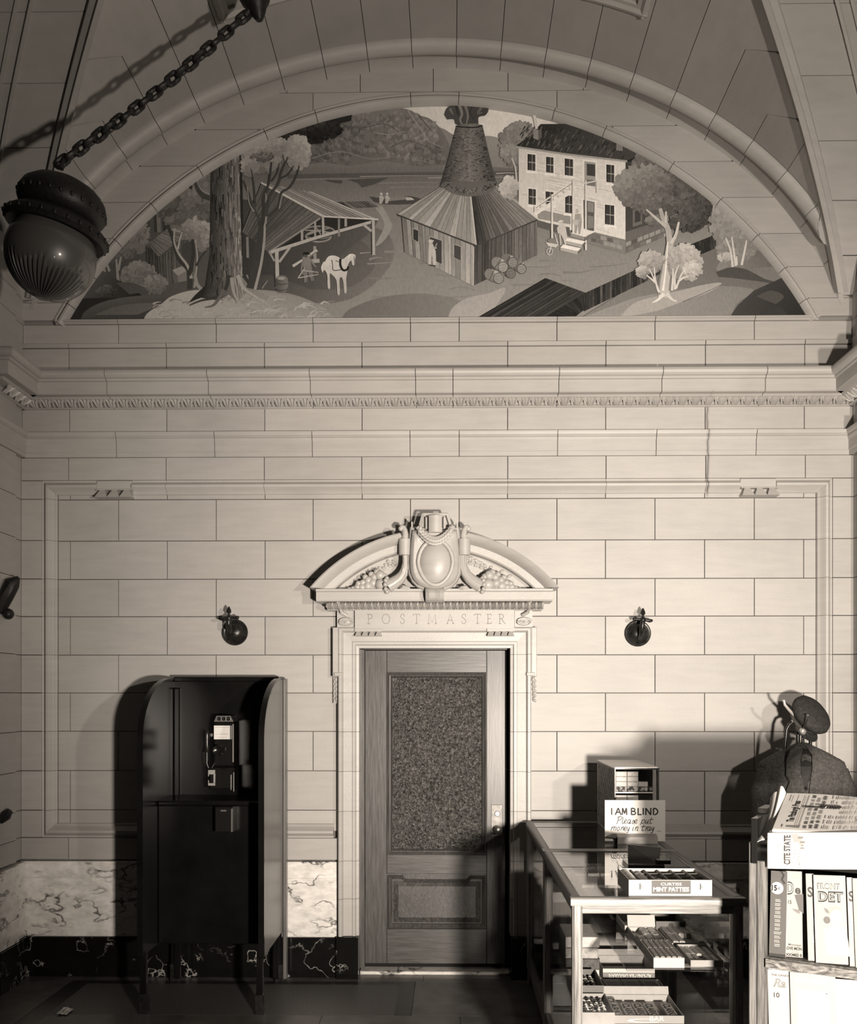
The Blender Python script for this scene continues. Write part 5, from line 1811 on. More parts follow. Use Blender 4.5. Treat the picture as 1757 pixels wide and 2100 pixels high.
# bell shaped ceiling canopy the chain hangs from
cc = P(527, 16, -1.28)
up = Vector((-0.2, -0.05, 1)).normalized()
CT = tr(cc.x, cc.y, cc.z) @ Vector((0, 0, 1)).rotation_difference(up).to_matrix().to_4x4()
MB().lathe([(0.0, -0.07), (0.018, -0.066), (0.028, -0.05), (0.04, -0.03), (0.052, 0.0), (0.075, 0.03), (0.085, 0.06), (0.07, 0.09), (0.11, 0.13), (0.115, 0.16), (0.0, 0.165)], 22, CT).build('ceiling_canopy', M['iron'], lamp_t, 40)
MB().tube([cc + up * 0.14, Vector((cc.x - 0.02, cc.y, ellz(cc.x - 0.02 - XC) - 0.005))], 0.022, 10).build('stem', M['iron'], lamp_t, 40)
MB().tube([ends[1] - d * 0.02, cc + up * 0.03], 0.018, 8).build('hook', M['iron'], lamp_t, 40)

# ============================================================ BRASS WALL OUTLETS EITHER SIDE OF THE DOOR
def outlet(px, py, label, flip):
    c = P(px, py, 0)
    t = thing('wall_bracket', (c.x, 0, c.z), label, 'bracket', 'round brackets beside the door')
    W = tr(c.x, 0, c.z) @ rotm('X', pi / 2)
    MB().lathe([(0.0, 0.0), (0.085, 0.0), (0.087, 0.006), (0.080, 0.013), (0.074, 0.012), (0.070, 0.016), (0.064, 0.014), (0.060, 0.020), (0.046, 0.036), (0.026, 0.046), (0.0, 0.049)], 36, W).build('wall_plate', M['bronze'], t, 30)
    m = MB()
    for j in range(44):
        a = 2 * pi * j / 44
        m.ball((c.x + 0.0825 * cos(a), -0.0115, c.z + 0.0825 * sin(a)), 0.0052, n=6, m=4)
    m.build('beaded_rim', M['bronze'], t, 60)
    s = flip
    b = Vector((c.x, 0, c.z))
    if s < 0:
        arm = [b + Vector((-0.012, -0.045, 0.0)), b + Vector((-0.014, -0.10, 0.012)), b + Vector((-0.016, -0.125, 0.05)), b + Vector((-0.014, -0.12, 0.085))]
    else:
        arm = [b + Vector((0.005, -0.045, -0.03)), b + Vector((0.005, -0.09, -0.02)), b + Vector((0.006, -0.13, 0.03)), b + Vector((0.012, -0.12, 0.08))]
    MB().tube(arm, [0.017, 0.016, 0.017, 0.014], 10).build('arm', M['bronze'], t, 50)
    e = arm[-1]
    K = tr(e.x, e.y, e.z)
    MB().ball(e, 0.021).build('valve_body', M['bronze'], t, 60)
    MB().lathe([(0.0, 0.014), (0.009, 0.018), (0.008, 0.03), (0.017, 0.040), (0.014, 0.055), (0.008, 0.068), (0.004, 0.076), (0.0, 0.077)], 12, K).build('finial', M['bronze'], t, 40)
    MB().lathe([(0.0, -0.02), (0.008, -0.022), (0.007, -0.035), (0.018, -0.046), (0.021, -0.058), (0.014, -0.07), (0.0, -0.074)], 12, K).build('drop_knob', M['bronze'], t, 40)
    m = MB()
    m.tube([e + Vector((s * 0.015, 0, 0.0)), e + Vector((s * 0.045, 0, -0.006)), e + Vector((s * 0.062, 0, -0.004))], [0.010, 0.013, 0.008], 8)
    m.build('valve_spout', M['bronze'], t, 50)
    m = MB()
    m.tube([e + Vector((-s * 0.015, 0, 0.002)), e + Vector((-s * 0.05, 0, 0.004))], [0.009, 0.011], 8)
    m.ball(e + Vector((-s * 0.055, 0, 0.004)), 0.013)
    m.build('valve_key', M['bronze'], t, 50)
outlet(482, 1297, 'dark round wall bracket with valve, between telephone booth and door', -1)
outlet(1307, 1299, 'dark round wall bracket with downturned arm, above the counter side of the door', 1)

# dark brackets on the pier at the edge of the view
b0 = P(2, 1225, -0.36)
t = thing('pier_bracket', (-2.83, b0.y, b0.z), 'black iron bracket high on the stone pier behind the lamp', 'bracket')
m = MB()
m.tube([(-2.84, -0.36, b0.z - 0.10), (-2.80, -0.36, b0.z + 0.0), (-2.76, -0.36, b0.z + 0.09), (-2.72, -0.36, b0.z + 0.125)], [0.03, 0.045, 0.05, 0.012], 8)
m.ball((-2.785, -0.36, b0.z - 0.105), 0.035)
m.build('arm', M['iron'], t, 40)
MB().box(-2.87, -2.835, -0.41, -0.31, b0.z - 0.2, b0.z + 0.16).build('back_plate', M['iron'], t)
b0 = P(4, 1672, -0.36)
t = thing('pier_hook', (-2.84, b0.y, b0.z), 'small black iron knob low on the stone pier beside the booth', 'hook')
MB().box(-2.87, -2.835, -0.40, -0.32, b0.z - 0.07, b0.z + 0.07).build('back_plate', M['iron'], t)
MB().tube([(-2.84, -0.36, b0.z - 0.03), (-2.80, -0.36, b0.z + 0.0), (-2.775, -0.36, b0.z + 0.03)], [0.03, 0.034, 0.02], 8).build('knob', M['iron'], t, 40)

# ============================================================ TELEPHONE BOOTH
BF, BB = -0.80, -0.10            # front and back of the side panels
bx0, bx1 = onz(273, 2086, 0).x + 0.01, onz(538, 2086, 0).x
booth = thing('telephone_booth', ((bx0 + bx1) / 2, -0.45, 0), 'tall dark open telephone booth with curved side panels on short legs', 'booth')
zb, zlow = 1.965, 0.335
prof = [(BB, zlow), (BF, zlow), (BF, 1.60)]
for i in range(1, 11):
    a = pi / 2 * i / 10
    prof.append((BF + 0.60 * (1 - cos(a)), 1.60 + (zb - 1.60) * sin(a)))
prof.append((BB, zb))
def side(x0, x1, mat):
    m = MB()
    vs = [Vector((x0, y, z)) for y, z in prof] + [Vector((x1, y, z)) for y, z in prof]
    k = len(prof)
    m.add(vs, [tuple(range(k)), tuple(range(2 * k - 1, k - 1, -1))] + [(i, (i + 1) % k, k + (i + 1) % k, k + i) for i in range(k)])
    return m.build('side_panel', M[mat], booth)
side(bx0, bx0 + 0.028, 'booth')
side(bx1 - 0.028, bx1, 'booth_lit_side')
for x0, x1 in ((bx0 - 0.003, bx0 + 0.031), (bx1 - 0.031, bx1 + 0.003)):
    m = MB()          # edge band that follows the curved front
    R = []
    for (y, z) in prof[1:]:
        R.append([Vector((x0, y - 0.004, z + 0.001)), Vector((x1, y - 0.004, z + 0.001)), Vector((x1, y + 0.012, z - 0.008)), Vector((x0, y + 0.012, z - 0.008))])
    m.loft(R)
    m.build('edge_band', M['booth'], booth, 50)
MB().box(bx0 + 0.028, bx1 - 0.028, -0.135, -0.10, 0.30, zb).build('back_panel', M['booth'], booth)
for xx in (bx0 + 0.028, bx1 - 0.068):
    MB().bbox(xx, xx + 0.04, -0.165, -0.135, 0.02, zb - 0.06, 0.008).build('corner_post', M['booth'], booth)
MB().bbox(bx1, bx1 + 0.022, -0.16, -0.10, 0.02, zb, 0.006).build('corner_post', M['booth_lit_side'], booth)
m = MB()
m.bbox(bx0 + 0.028, bx1 - 0.028, -0.165, -0.09, zb - 0.02, zb + 0.012, 0.006)
m.build('top_rail', M['booth'], booth)
zs_ = CAMZ - (1640 - VY) / F * (CAMY * -1 - 0.42) 
MB().bbox(bx0 + 0.03, bx1 - 0.03, -0.52, -0.135, zs_ - 0.03, zs_, 0.01).build('shelf', M['booth'], booth)
MB().bbox(bx0 + 0.03, bx1 - 0.03, -0.50, -0.47, zlow, zs_ - 0.031, 0.004).build('front_panel', M['booth'], booth)
cbx0, cbx1 = P(440, 1660, -0.58).x, P(476, 1660, -0.58).x
cb_ = MB().bbox(cbx0, cbx1, -0.58, -0.50, P(0, 1706, -0.58).z, zs_ - 0.031, 0.006).build('directory_box', M['black'], booth)
MB().box(cbx1 - 0.006, cbx1 + 0.001, -0.583, -0.56, P(0, 1705, -0.58).z, zs_ - 0.04).build('bright_edge', M['dull_metal'], cb_)
MB().box((cbx0 + cbx1) / 2 - 0.016, (cbx0 + cbx1) / 2 + 0.016, -0.584, -0.58, P(0, 1663, -0.58).z, P(0, 1660, -0.58).z).build('pull', M['dull_metal'], cb_)
for x0, x1 in ((bx0 + 0.004, bx0 + 0.05), (bx1 - 0.05, bx1 - 0.004)):
    for (y0, y1) in ((BF + 0.006, BF + 0.055), (BB - 0.055, BB - 0.006)):
        lg = MB()
        lg.loft([[Vector((a, b, z)) for a, b in ((x0 + e, y0 + e), (x1 - e, y0 + e), (x1 - e, y1 - e), (x0 + e, y1 - e))] for z, e in ((0.0, 0.002), (0.13, 0.004), (zlow + 0.02, 0.006))])
        lgo = lg.build('leg', M['booth'], booth)
        MB().bbox(x0 - 0.003, x1 + 0.003, y0 - 0.003, y1 + 0.003, 0.0, 0.115, 0.003).build('leg_shoe', M['bronze'], lgo)
for xx in (bx0, bx1):
    for z in (0.5, 0.9, 1.3, 1.62):
        MB().ball((xx + (0.003 if xx == bx1 else 0.03), -0.125, z), 0.006, n=8, m=5).build('screw_head', M['bronze'], booth, 60)

# ============================================================ PAY TELEPHONE
PYF = -0.30
def pp(px, py): return P(px, py, PYF)
tel = thing('pay_telephone', (pp(455, 1620).x, PYF, pp(455, 1620).z), 'black coin telephone with white instruction card and coin slots, inside the booth', 'telephone')
x0, x1 = pp(437, 0).x, pp(478, 0).x
MB().bbox(x0, x1, PYF, -0.136, pp(0, 1572).z, pp(0, 1479).z, 0.012).build('upper_case', M['black'], tel, 30)
x2, x3 = pp(430, 0).x, pp(482, 0).x
MB().bbox(x2, x3, PYF - 0.03, -0.136, pp(0, 1618).z, pp(0, 1573).z, 0.012).build('coin_box', M['black'], tel, 30)
a, b, c, d = pp(444, 1468), pp(473, 1468), pp(479, 1480), pp(439, 1480)
slot = MB().prism([(d.x, d.z), (c.x, c.z), (b.x, b.z), (a.x, a.z)], PYF - 0.005, -0.15).build('coin_gauge', M['dull_metal'], tel)
for px in (450, 459.5, 469):
    q = pp(px, 1474)
    MB().lathe([(0.0, 0), (0.0125, 0), (0.0125, 0.003), (0.009, 0.004), (0.0, 0.001)], 16, tr(q.x, PYF - 0.005, q.z) @ rotm('X', pi / 2)).build('coin_slot', M['black'], slot, 40)
q0, q1 = pp(439, 1516), pp(472, 1488)
card = Paint(lambda u, v: Vector((q0.x + (q1.x - q0.x) * u, PYF - 0.004, q0.z + (q1.z - q0.z) * v)), (0, -1, 0), 2e-5)
card.rect(0, 0, 1, 1, 0.78)
for v, (u0, u1), s in ((0.87, (0.08, 0.95), 0.4), (0.72, (0.25, 0.75), 0.66), (0.37, (0.05, 0.95), 0.5), (0.40, (0.35, 0.85), 0.45), (0.14, (0.2, 0.8), 0.5), (0.55, (0.2, 0.7), 0.68)):
    card.rect(u0, v - 0.012, u1, v + 0.012, s)
card.build('instruction_card', M['print'], tel)
MB().box(q0.x - 0.004, q1.x + 0.004, PYF - 0.003, PYF + 0.004, q0.z - 0.004, q1.z + 0.004).build('card_frame', M['black'], tel)
for px, y0, y1, w_ in ((474.5, 1488, 1516, 0.0025), (478, 1485, 1563, 0.003), (476, 1588, 1619, 0.002), (481.5, 1583, 1622, 0.002)):
    p, q = pp(px, y1), pp(px, y0)
    yy = PYF - 0.034 if y0 > 1570 else PYF - 0.003
    MB().box(p.x - w_, p.x + w_, yy, yy + 0.01, p.z, q.z).build('bright_edge', M['chrome'], tel)
q = pp(451, 1537)
TT = tr(q.x, PYF, q.z) @ rotm('X', pi / 2)
MB().lathe([(0.0, 0.0), (0.034, 0.0), (0.036, 0.012), (0.026, 0.022), (0.016, 0.03), (0.016, 0.05), (0.026, 0.066), (0.030, 0.072), (0.012, 0.06), (0.0, 0.06)], 20, TT).build('transmitter', M['black'], tel, 40)
a, b = pp(427, 1579), pp(440, 1611)
rt = MB()
yy = PYF - 0.033
for (u0, u1, v0, v1) in ((427, 440, 1579, 1588), (438, 440.5, 1588, 1607), (427, 440.5, 1606, 1611), (427, 428.6, 1588, 1592), (427, 428.6, 1600, 1606)):
    p, q = P(u0, v1, yy), P(u1, v0, yy)
    rt.bbox(p.x, q.x, yy - 0.006, yy + 0.004, p.z, q.z, 0.001)
rt.build('coin_return', M['chrome'], tel)
hk = pp(424, 1527)
MB().tube([hk + Vector((0, 0, 0.085)), hk + Vector((0, -0.005, 0.06)), hk + Vector((0, 0, 0.0)), hk + Vector((0, 0, -0.045))], [0.019, 0.022, 0.017, 0.03], 14).build('receiver', M['black'], tel, 40)
MB().tube([hk + Vector((0.02, 0.02, 0.06)), hk + Vector((0.05, 0.05, 0.06))], 0.010, 8).build('receiver_hook', M['chrome'], tel, 40)
cd = [hk + Vector((0.0, 0, -0.05)), hk + Vector((0.0, 0.0, -0.12)), hk + Vector((0.02, 0, -0.17)), hk + Vector((0.05, 0.0, -0.12)), hk + Vector((0.06, 0.03, -0.08))]
MB().tube(cd, 0.006, 7).build('receiver_cord', M['black'], tel, 60)

# scrap of paper on the floor
sc = onz(132, 2078, 0)
m = MB()
rr = random.Random(5)
rows = []
for i in range(6):
    rows.append([Vector((sc.x - 0.03 + 0.012 * j + rr.uniform(-.004, .004), sc.y - 0.04 + 0.018 * i + rr.uniform(-.005, .005), 0.008 + 0.022 * rr.random() * (1 if 0 < i < 5 and 0 < j < 5 else 0.3))) for j in range(6)])
m.grid(rows, (0, 0, -0.004))
tag(m.build('paper_scrap', M['paper']), 'crumpled scrap of white paper on the dark floor', 'litter')
# ============================================================ SHOW CASES
CT_Z = 1.04                      # height of the glass tops
fl_, fr_ = onz(1172, 1843, CT_Z), onz(1529, 1846, CT_Z)
CX0, CX1 = fl_.x, fl_.x + 0.695
Y0 = fl_.y                       # front of the nearer case
YJ = onz(1120, 1744, CT_Z).y
YB = onz(1082, 1685, CT_Z).y
def showcase(y0, y1, label, near):
    t = thing('show_case', ((CX0 + CX1) / 2, (y0 + y1) / 2, 0), label, 'show case', 'glass show cases of the stand')
    z0, zt = 0.0, CT_Z
    pw = 0.042
    for x in (CX0 + 0.004, CX1 - pw - 0.004):
        for y in (y0 + 0.006, y1 - pw - 0.006):
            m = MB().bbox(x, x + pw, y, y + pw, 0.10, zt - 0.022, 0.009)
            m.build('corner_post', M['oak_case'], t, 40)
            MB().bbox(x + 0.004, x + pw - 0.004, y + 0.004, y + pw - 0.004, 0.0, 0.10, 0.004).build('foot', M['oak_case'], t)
    # rounded rails round the top
    def rail(p0, p1, mat, name='top_rail'):
        p0, p1 = Vector(p0), Vector(p1)
        d = (p1 - p0).normalized()
        n_ = Vector((-d.y, d.x, 0))
        pr = [(-0.022, -0.028), (-0.022, -0.008)] + [(-0.014 - 0.008 * cos(a) , -0.004 + 0.008 * sin(a)) for a in (0.5, 1.1)] + [(0.014, 0.004), (0.022, -0.003), (0.022, -0.028)]
        R = [[p + n_ * a + Vector((0, 0, b)) for a, b in pr] for p in (p0, p1)]
        MB().loft(R).build(name, M[mat], t, 50)
    zz = zt
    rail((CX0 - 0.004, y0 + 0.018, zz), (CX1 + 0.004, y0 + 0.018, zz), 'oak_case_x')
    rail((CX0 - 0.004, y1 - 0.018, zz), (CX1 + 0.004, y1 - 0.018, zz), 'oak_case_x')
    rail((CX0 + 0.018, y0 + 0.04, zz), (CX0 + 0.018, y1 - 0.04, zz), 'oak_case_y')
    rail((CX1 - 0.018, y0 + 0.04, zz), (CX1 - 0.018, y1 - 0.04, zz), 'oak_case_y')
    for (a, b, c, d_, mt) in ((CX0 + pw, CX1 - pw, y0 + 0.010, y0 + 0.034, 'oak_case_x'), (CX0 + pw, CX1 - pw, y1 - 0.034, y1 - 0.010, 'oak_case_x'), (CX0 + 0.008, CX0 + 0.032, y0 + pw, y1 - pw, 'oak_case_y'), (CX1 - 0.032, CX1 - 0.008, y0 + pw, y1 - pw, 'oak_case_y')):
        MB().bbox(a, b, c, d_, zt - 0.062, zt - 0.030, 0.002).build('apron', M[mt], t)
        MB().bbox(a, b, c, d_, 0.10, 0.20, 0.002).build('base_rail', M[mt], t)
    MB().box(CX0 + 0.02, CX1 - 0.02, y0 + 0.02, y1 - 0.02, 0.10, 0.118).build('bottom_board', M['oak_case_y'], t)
    MB().box(CX0 + 0.040, CX1 - 0.040, y0 + 0.040, y1 - 0.040, zt - 0.008, zt).build('glass_top', M['glass'], t)
    MB().box(CX0 + pw, CX1 - pw, y0 + 0.020, y0 + 0.025, 0.2, zt - 0.062).build('glass_pane', M['glass'], t)
    MB().box(CX0 + 0.018, CX0 + 0.023, y0 + pw, y1 - pw, 0.2, zt - 0.062).build('glass_pane', M['glass'], t)
    MB().box(CX1 - 0.030, CX1 - 0.012, y0 + pw, y1 - pw, 0.2, zt - 0.062).build('back_door', M['oak_case_y'] if not near else M['glass'], t)
    # glass shelves: a narrow upper one on the clerk's side, a full lower one
    sx = CX0 + 0.235
    sh = MB().box(sx, CX1 - 0.05, y0 + 0.075, y1 - 0.05, SH_U - 0.008, SH_U).build('glass_shelf', M['glass'], t)
    MB().box(CX0 + 0.05, CX1 - 0.05, y0 + 0.05, y1 - 0.05, SH_L - 0.008, SH_L).build('glass_shelf', M['glass'], t)
    for y in (y0 + 0.22, y1 - 0.22):
        MB().bbox(CX1 - 0.27, CX1 - 0.034, y - 0.008, y + 0.008, SH_U - 0.030, SH_U - 0.0085, 0.002).build('shelf_bracket', M['chrome'], t)
    m = MB()
    m.box(CX1 - 0.046, CX1 - 0.034, y0 + 0.05, y0 + 0.062, 0.21, zt - 0.066)
    m.build('shelf_standard', M['dull_metal'], t)
    return t
SH_U, SH_L = 0.735, 0.50
ORD = ['first', 'second', 'third', 'fourth', 'fifth', 'sixth', 'seventh']
showcase(Y0, YJ - 0.004, 'oak framed glass show case nearest the viewer, filled with candy boxes', True)
showcase(YJ + 0.004, YB, 'oak framed glass show case against the wall, holding the sign and gum cabinet', False)

# ---- cartons, trays and sweets in the nearer case
def tray(x0, x1, y0, y1, z, h, label, group=None, mat='carton', th=0.004, cat='candy box', back=None, name='candy_box', front=None):
    """open carton: bottom and four walls; back = height of a raised lid at the rear"""
    t = thing(name, ((x0 + x1) / 2, (y0 + y1) / 2, z), label, cat, group)
    MB().box(x0, x1, y0, y1, z + 0.0008, z + th).build('bottom', M[mat], t)
    fh = front if front is not None else h
    MB().box(x0, x1, y0, y0 + th, z + th, z + fh).build('front_wall', M[mat], t)
    MB().box(x0, x1, y1 - th, y1, z + th, z + h).build('rear_wall', M[mat], t)
    MB().box(x0, x0 + th, y0 + th, y1 - th, z + th, z + h).build('side_wall', M[mat], t)
    MB().box(x1 - th, x1, y0 + th, y1 - th, z + th, z + h).build('side_wall', M[mat], t)
    if back:
        m = MB()
        T4 = tr(0, y1, z + h) @ rotm('X', radians(-18))
        m.box(x0, x1, -0.004, 0.0, 0.0005, back, T4)
        m.build('raised_lid', M[mat], t)
    return t
def front_print(parent, x0, x1, y, z0, z1, fn):
    """flat print on a carton's front"""
    A = Paint(lambda u, v: Vector((x0 + (x1 - x0) * u, y, z0 + (z1 - z0) * v)), (0, -1, 0), 2e-5)
    fn(A, (x1 - x0) / (z1 - z0))
    return A.build('printed_front', M['print'], parent)
def bars(x0, x1, y0, y1, z, nx, ny, h, mats, name, label, group, cat='candy bar', skip=(), gap=0.002, along='y'):
    """wrapped bars lying side by side; each is a thing, copies share their mesh"""
    protos = {}
    wx, wy = (x1 - x0) / nx - gap, (y1 - y0) / ny - gap
    for j in range(ny):
        for i in range(nx):
            if (i, j) in skip:
                continue
            mt = mats[(i * 3 + j * 5 + len(label)) % len(mats)]
            if mt not in protos:
                m = MB()
                bv = min(h * 0.3, 0.004)
                m.loft([[Vector((a, b, c)) for a, b in ((-wx / 2 + e, -wy / 2 + e), (wx / 2 - e, -wy / 2 + e), (wx / 2 - e, wy / 2 - e), (-wx / 2 + e, wy / 2 - e))] for c, e in ((0.0008, 0.001), (h - bv, 0), (h, bv))])
                protos[mt] = m.mesh(name, M[mt], 40)
            o = bpy.data.objects.new(name, protos[mt])
            COL.objects.link(o)
            o.location = (x0 + (x1 - x0) * (i + 0.5) / nx, y0 + (y1 - y0) * (j + 0.5) / ny, z)
            o.rotation_euler.z = random.uniform(-0.02, 0.02)
            tag(o, label + ', ' + ORD[i] + ' of its row' + ((', front row', ', rear row')[j] if ny > 1 else ''), cat, group)
def rowx(px, py, z): return onz(px, py, z).x
foil = NT('crinkled_wrapper')
nf = foil.noise(foil.pos(), 160, 3, 0.6)
foil.base(foil.ramp(foil.noise(foil.pos(), 45, 2), [(0.42, g(0.06)), (0.5, g(0.30)), (0.58, g(0.75))]))
foil.b.inputs['Roughness'].default_value = 0.22
foil.bump(nf, 0.6, 0.01)
M['foil'] = foil.m
M['choc'] = plain('dark_bar_wrapper', 0.10, 0.35, var=0.4, vscale=50)
M['tanbar'] = plain('tan_bar_wrapper', 0.42, 0.4, var=0.3, vscale=60)
M['palebar'] = plain('pale_bar_wrapper', 0.62, 0.4, var=0.2, vscale=70)
M['speck'] = plain('speckled_sweets', 0.42, 0.6, var=0.7, vscale=260)
M['cello'] = glass_mat('cellophane', 0.93, 1.6)

U, Lz = SH_U, SH_L
# upper shelf
def ubox(pxl, pxr, pyf, depth, z, h, *a, **k):
    p, q = onz(pxl, pyf, z), onz(pxr, pyf, z)
    return (p.x, q.x, p.y, p.y + depth)
x0, x1, y0, y1 = ubox(1340, 1403, 1985, 0.30, U, 0)
tray(x0, x1, y0, y1, U, 0.042, 'white candy carton full of speckled bars, nearest on the upper shelf', 'cartons on the upper shelf', 'carton')
bars(x0 + 0.006, x1 - 0.006, y0 + 0.006, y1 - 0.006, U + 0.005, 5, 2, 0.040, ['speck'], 'candy_bar', 'speckled bar in the nearest white carton', 'bars in the nearest white carton')
x0, x1, y0, y1 = ubox(1416, 1483, 1983, 0.26, U, 0)
tray(x0, min(x1, CX1 - 0.055), y0, y1, U, 0.028, 'low carton of small flat bars beside the nearest white carton', 'cartons on the upper shelf', 'carton_mid')
bars(x0 + 0.006, min(x1, CX1 - 0.055) - 0.006, y0 + 0.006, y1 - 0.006, U + 0.005, 5, 2, 0.016, ['palebar', 'tanbar'], 'candy_bar', 'small flat bar in the low end carton', 'bars in the low carton', skip=((2, 0),))
x0, x1, y0, y1 = ubox(1312, 1372, 1948, 0.30, U, 0)
tray(x0, x1, y0, y1, U, 0.030, 'opened white carton with a raised lid, second row of the upper shelf', 'cartons on the upper shelf', 'carton', back=0.055)
bars(x0 + 0.006, x1 - 0.006, y0 + 0.006, y1 - 0.02, U + 0.005, 3, 2, 0.026, ['palebar', 'foil', 'tanbar'], 'candy_bar', 'wrapped bar in the carton with raised lid', 'bars in the carton with raised lid', skip=((0, 1),))
x0, x1, y0, y1 = ubox(1378, 1448, 1944, 0.30, U, 0)
tray(x0, x1, y0, y1, U, 0.022, 'flat carton of ribbed bars, second row of the upper shelf', 'cartons on the upper shelf', 'carton_mid')
bars(x0 + 0.006, x1 - 0.006, y0 + 0.006, y1 - 0.006, U + 0.005, 5, 2, 0.024, ['tanbar', 'choc', 'tanbar'], 'candy_bar', 'ribbed bar in the flat second carton', 'bars in the flat carton', skip=((2, 0), (3, 0)))
x0, x1, y0, y1 = ubox(1281, 1334, 1913, 0.24, U, 0)
tray(x0, x1, y0, y1, U, 0.035, 'white carton with tall open lid, rear of the upper shelf', 'cartons on the upper shelf', 'carton', back=0.06)
x0, x1, y0, y1 = ubox(1345, 1406, 1912, 0.22, U, 0)
t = tray(x0, x1, y0, y1, U, 0.052, 'brown printed carton, open and almost empty, rear of the upper shelf', 'cartons on the upper shelf', 'carton_dark')
def fp(A, ar):
    A.rect(0.06, 0.1, 0.94, 0.9, 0.12)
    A.text('CLOVER PASTEL', 0.5, 0.25, 0.22, 0.04, 0.75, anchor='c')
    A.poly([(0.5 + 0.09 * cos(i * pi / 8), 0.62 + 0.22 * sin(i * pi / 8)) for i in range(16)], 0.05)
front_print(t, x0, x1, y0 - 0.0008, U + 0.004, U + 0.052, lambda A, ar: (A.rect(0.06, 0.08, 0.94, 0.92, 0.15), A.poly([(0.5 + 0.09 * cos(i * pi / 8), 0.62 + 0.24 * sin(i * pi / 8)) for i in range(16)], 0.05)))
# lower shelf
def lbox(pxl, pxr, pyf, depth):
    p, q = onz(pxl, pyf, Lz), onz(pxr, pyf, Lz)
    return (p.x, q.x, p.y, p.y + depth)
x0, x1, y0, y1 = lbox(1256, 1402, 2099, 0.29)
t = tray(x0, x1, y0, y1, Lz, 0.032, 'shallow carton of lettered bars at the front of the lower shelf', 'cartons on the lower shelf', 'carton_mid', back=0.035)
front_print(t, x0, x1, y0 - 0.0008, Lz + 0.002, Lz + 0.034, lambda A, ar: (A.rect(0, 0, 1, 1, 0.34), A.text('C', 0.2, 0.1, 0.5, 0.7), A.text('BAR', 0.52, 0.3, 0.6, 0.7, 0.2), ))
nb = 5
for i in range(nb):
    if i == 4:
        xa = x0 + 0.012 + 4.55 * 0.049
    else:
        xa = x0 + 0.012 + i * 0.049 - (0.004 if i == 0 else 0)
    bw, bd = 0.040, 0.17 if i else 0.26
    o = thing('lettered_bar', (xa + bw / 2, y0 + 0.02, Lz), 'pale bar with dark lettering, ' + ORD[i] + ' in the front carton of the lower shelf', 'candy bar', 'lettered bars in the front carton')
    ya, za = y0 + 0.012, Lz + 0.006
    m = MB().loft([[Vector((xa + e, ya + e, z)), Vector((xa + bw - e, ya + e, z)), Vector((xa + bw - e, ya + bd - e, z)), Vector((xa + e, ya + bd - e, z))] for z, e in ((za, 0.001), (za + 0.016, 0), (za + 0.022, 0.004))])
    m.build('wrapper', M['palebar'], o)
    A = Paint(lambda u, v: Vector((xa + bw * u, ya + 0.004 + (bd - 0.008) * v, za + 0.0225)), (0, 0, 1), 2e-5)
    A.rect(0, 0, 1, 1, 0.46)
    # letters run along the bar
    vs, fs, ax0, ax1, ay0, ay1 = text_shape('CLARK', 0.04)
    A.mesh_shape([(0.10 + 0.80 * (y - ay0) / (ay1 - ay0), 0.95 - 0.9 * (x - ax0) / (ax1 - ax0)) for x, y in vs], fs, 0.03)
    A.build('printed_name', M['print'], o)
x0, x1, y0, y1 = lbox(1242, 1368, 2044, 0.19)
tray(x0, x1, y0, y1, Lz, 0.024, 'flat carton holding three broad framed bars, second on the lower shelf', 'cartons on the lower shelf', 'carton_dark')
for i in range(3):
    xa = x0 + 0.008 + (x1 - x0 - 0.016) * i / 3
    xb = x0 + 0.008 + (x1 - x0 - 0.016) * (i + 1) / 3 - 0.004
    o = thing('broad_bar', ((xa + xb) / 2, y0 + 0.1, Lz), 'broad brown bar with a framed label, ' + ORD[i] + ' of three in the flat carton', 'candy bar', 'three broad bars in a flat carton')
    MB().bbox(xa, xb, y0 + 0.01, y1 - 0.012, Lz + 0.006, Lz + 0.026, 0.002).build('wrapper', M['choc'], o)
    A = Paint(lambda u, v: Vector((xa + (xb - xa) * u, y0 + 0.012 + (y1 - y0 - 0.026) * v, Lz + 0.0265)), (0, 0, 1), 2e-5)
    A.rect(0.02, 0.02, 0.98, 0.98, 0.14)
    A.rect(0.12, 0.10, 0.88, 0.9, 0.30)
    A.rect(0.18, 0.14, 0.82, 0.86, 0.17)
    A.poly([(0.5 + 0.22 * cos(k * pi / 8), 0.28 + 0.11 * sin(k * pi / 8)) for k in range(16)], 0.05)
    A.rect(0.3, 0.7, 0.7, 0.74, 0.05)
    A.build('label', M['print'], o)
x0, x1, y0, y1 = lbox(1236, 1342, 2010, 0.24)
t = tray(x0, x1, y0, y1, Lz, 0.055, 'empty milk chocolate carton with its name upside down, lower shelf', 'cartons on the lower shelf', 'carton_mid', back=0.03)
def amc(A, ar):
    A.rect(0, 0, 1, 1, 0.22)
    A.rect(0, 0.66, 1, 1, 0.62)
    vs, fs, ax0, ax1, ay0, ay1 = text_shape('ALMOND MILK CHOCOLATE', 0.015)
    A.mesh_shape([(0.93 - 0.82 * (x - ax0) / (ax1 - ax0), 0.52 - 0.38 * (y - ay0) / (ay1 - ay0)) for x, y in vs], fs, 0.75)
front_print(t, x0, x1, y0 - 0.0008, Lz + 0.002, Lz + 0.055, amc)
x0, x1, y0, y1 = lbox(1216, 1325, 1980, 0.15)
tray(x0, x1, y0, y1, Lz, 0.040, 'dark carton of cellophane sweets with a tall lid, rear of the lower shelf', 'cartons on the lower shelf', 'carton_mid', back=0.085)
rr = random.Random(21)
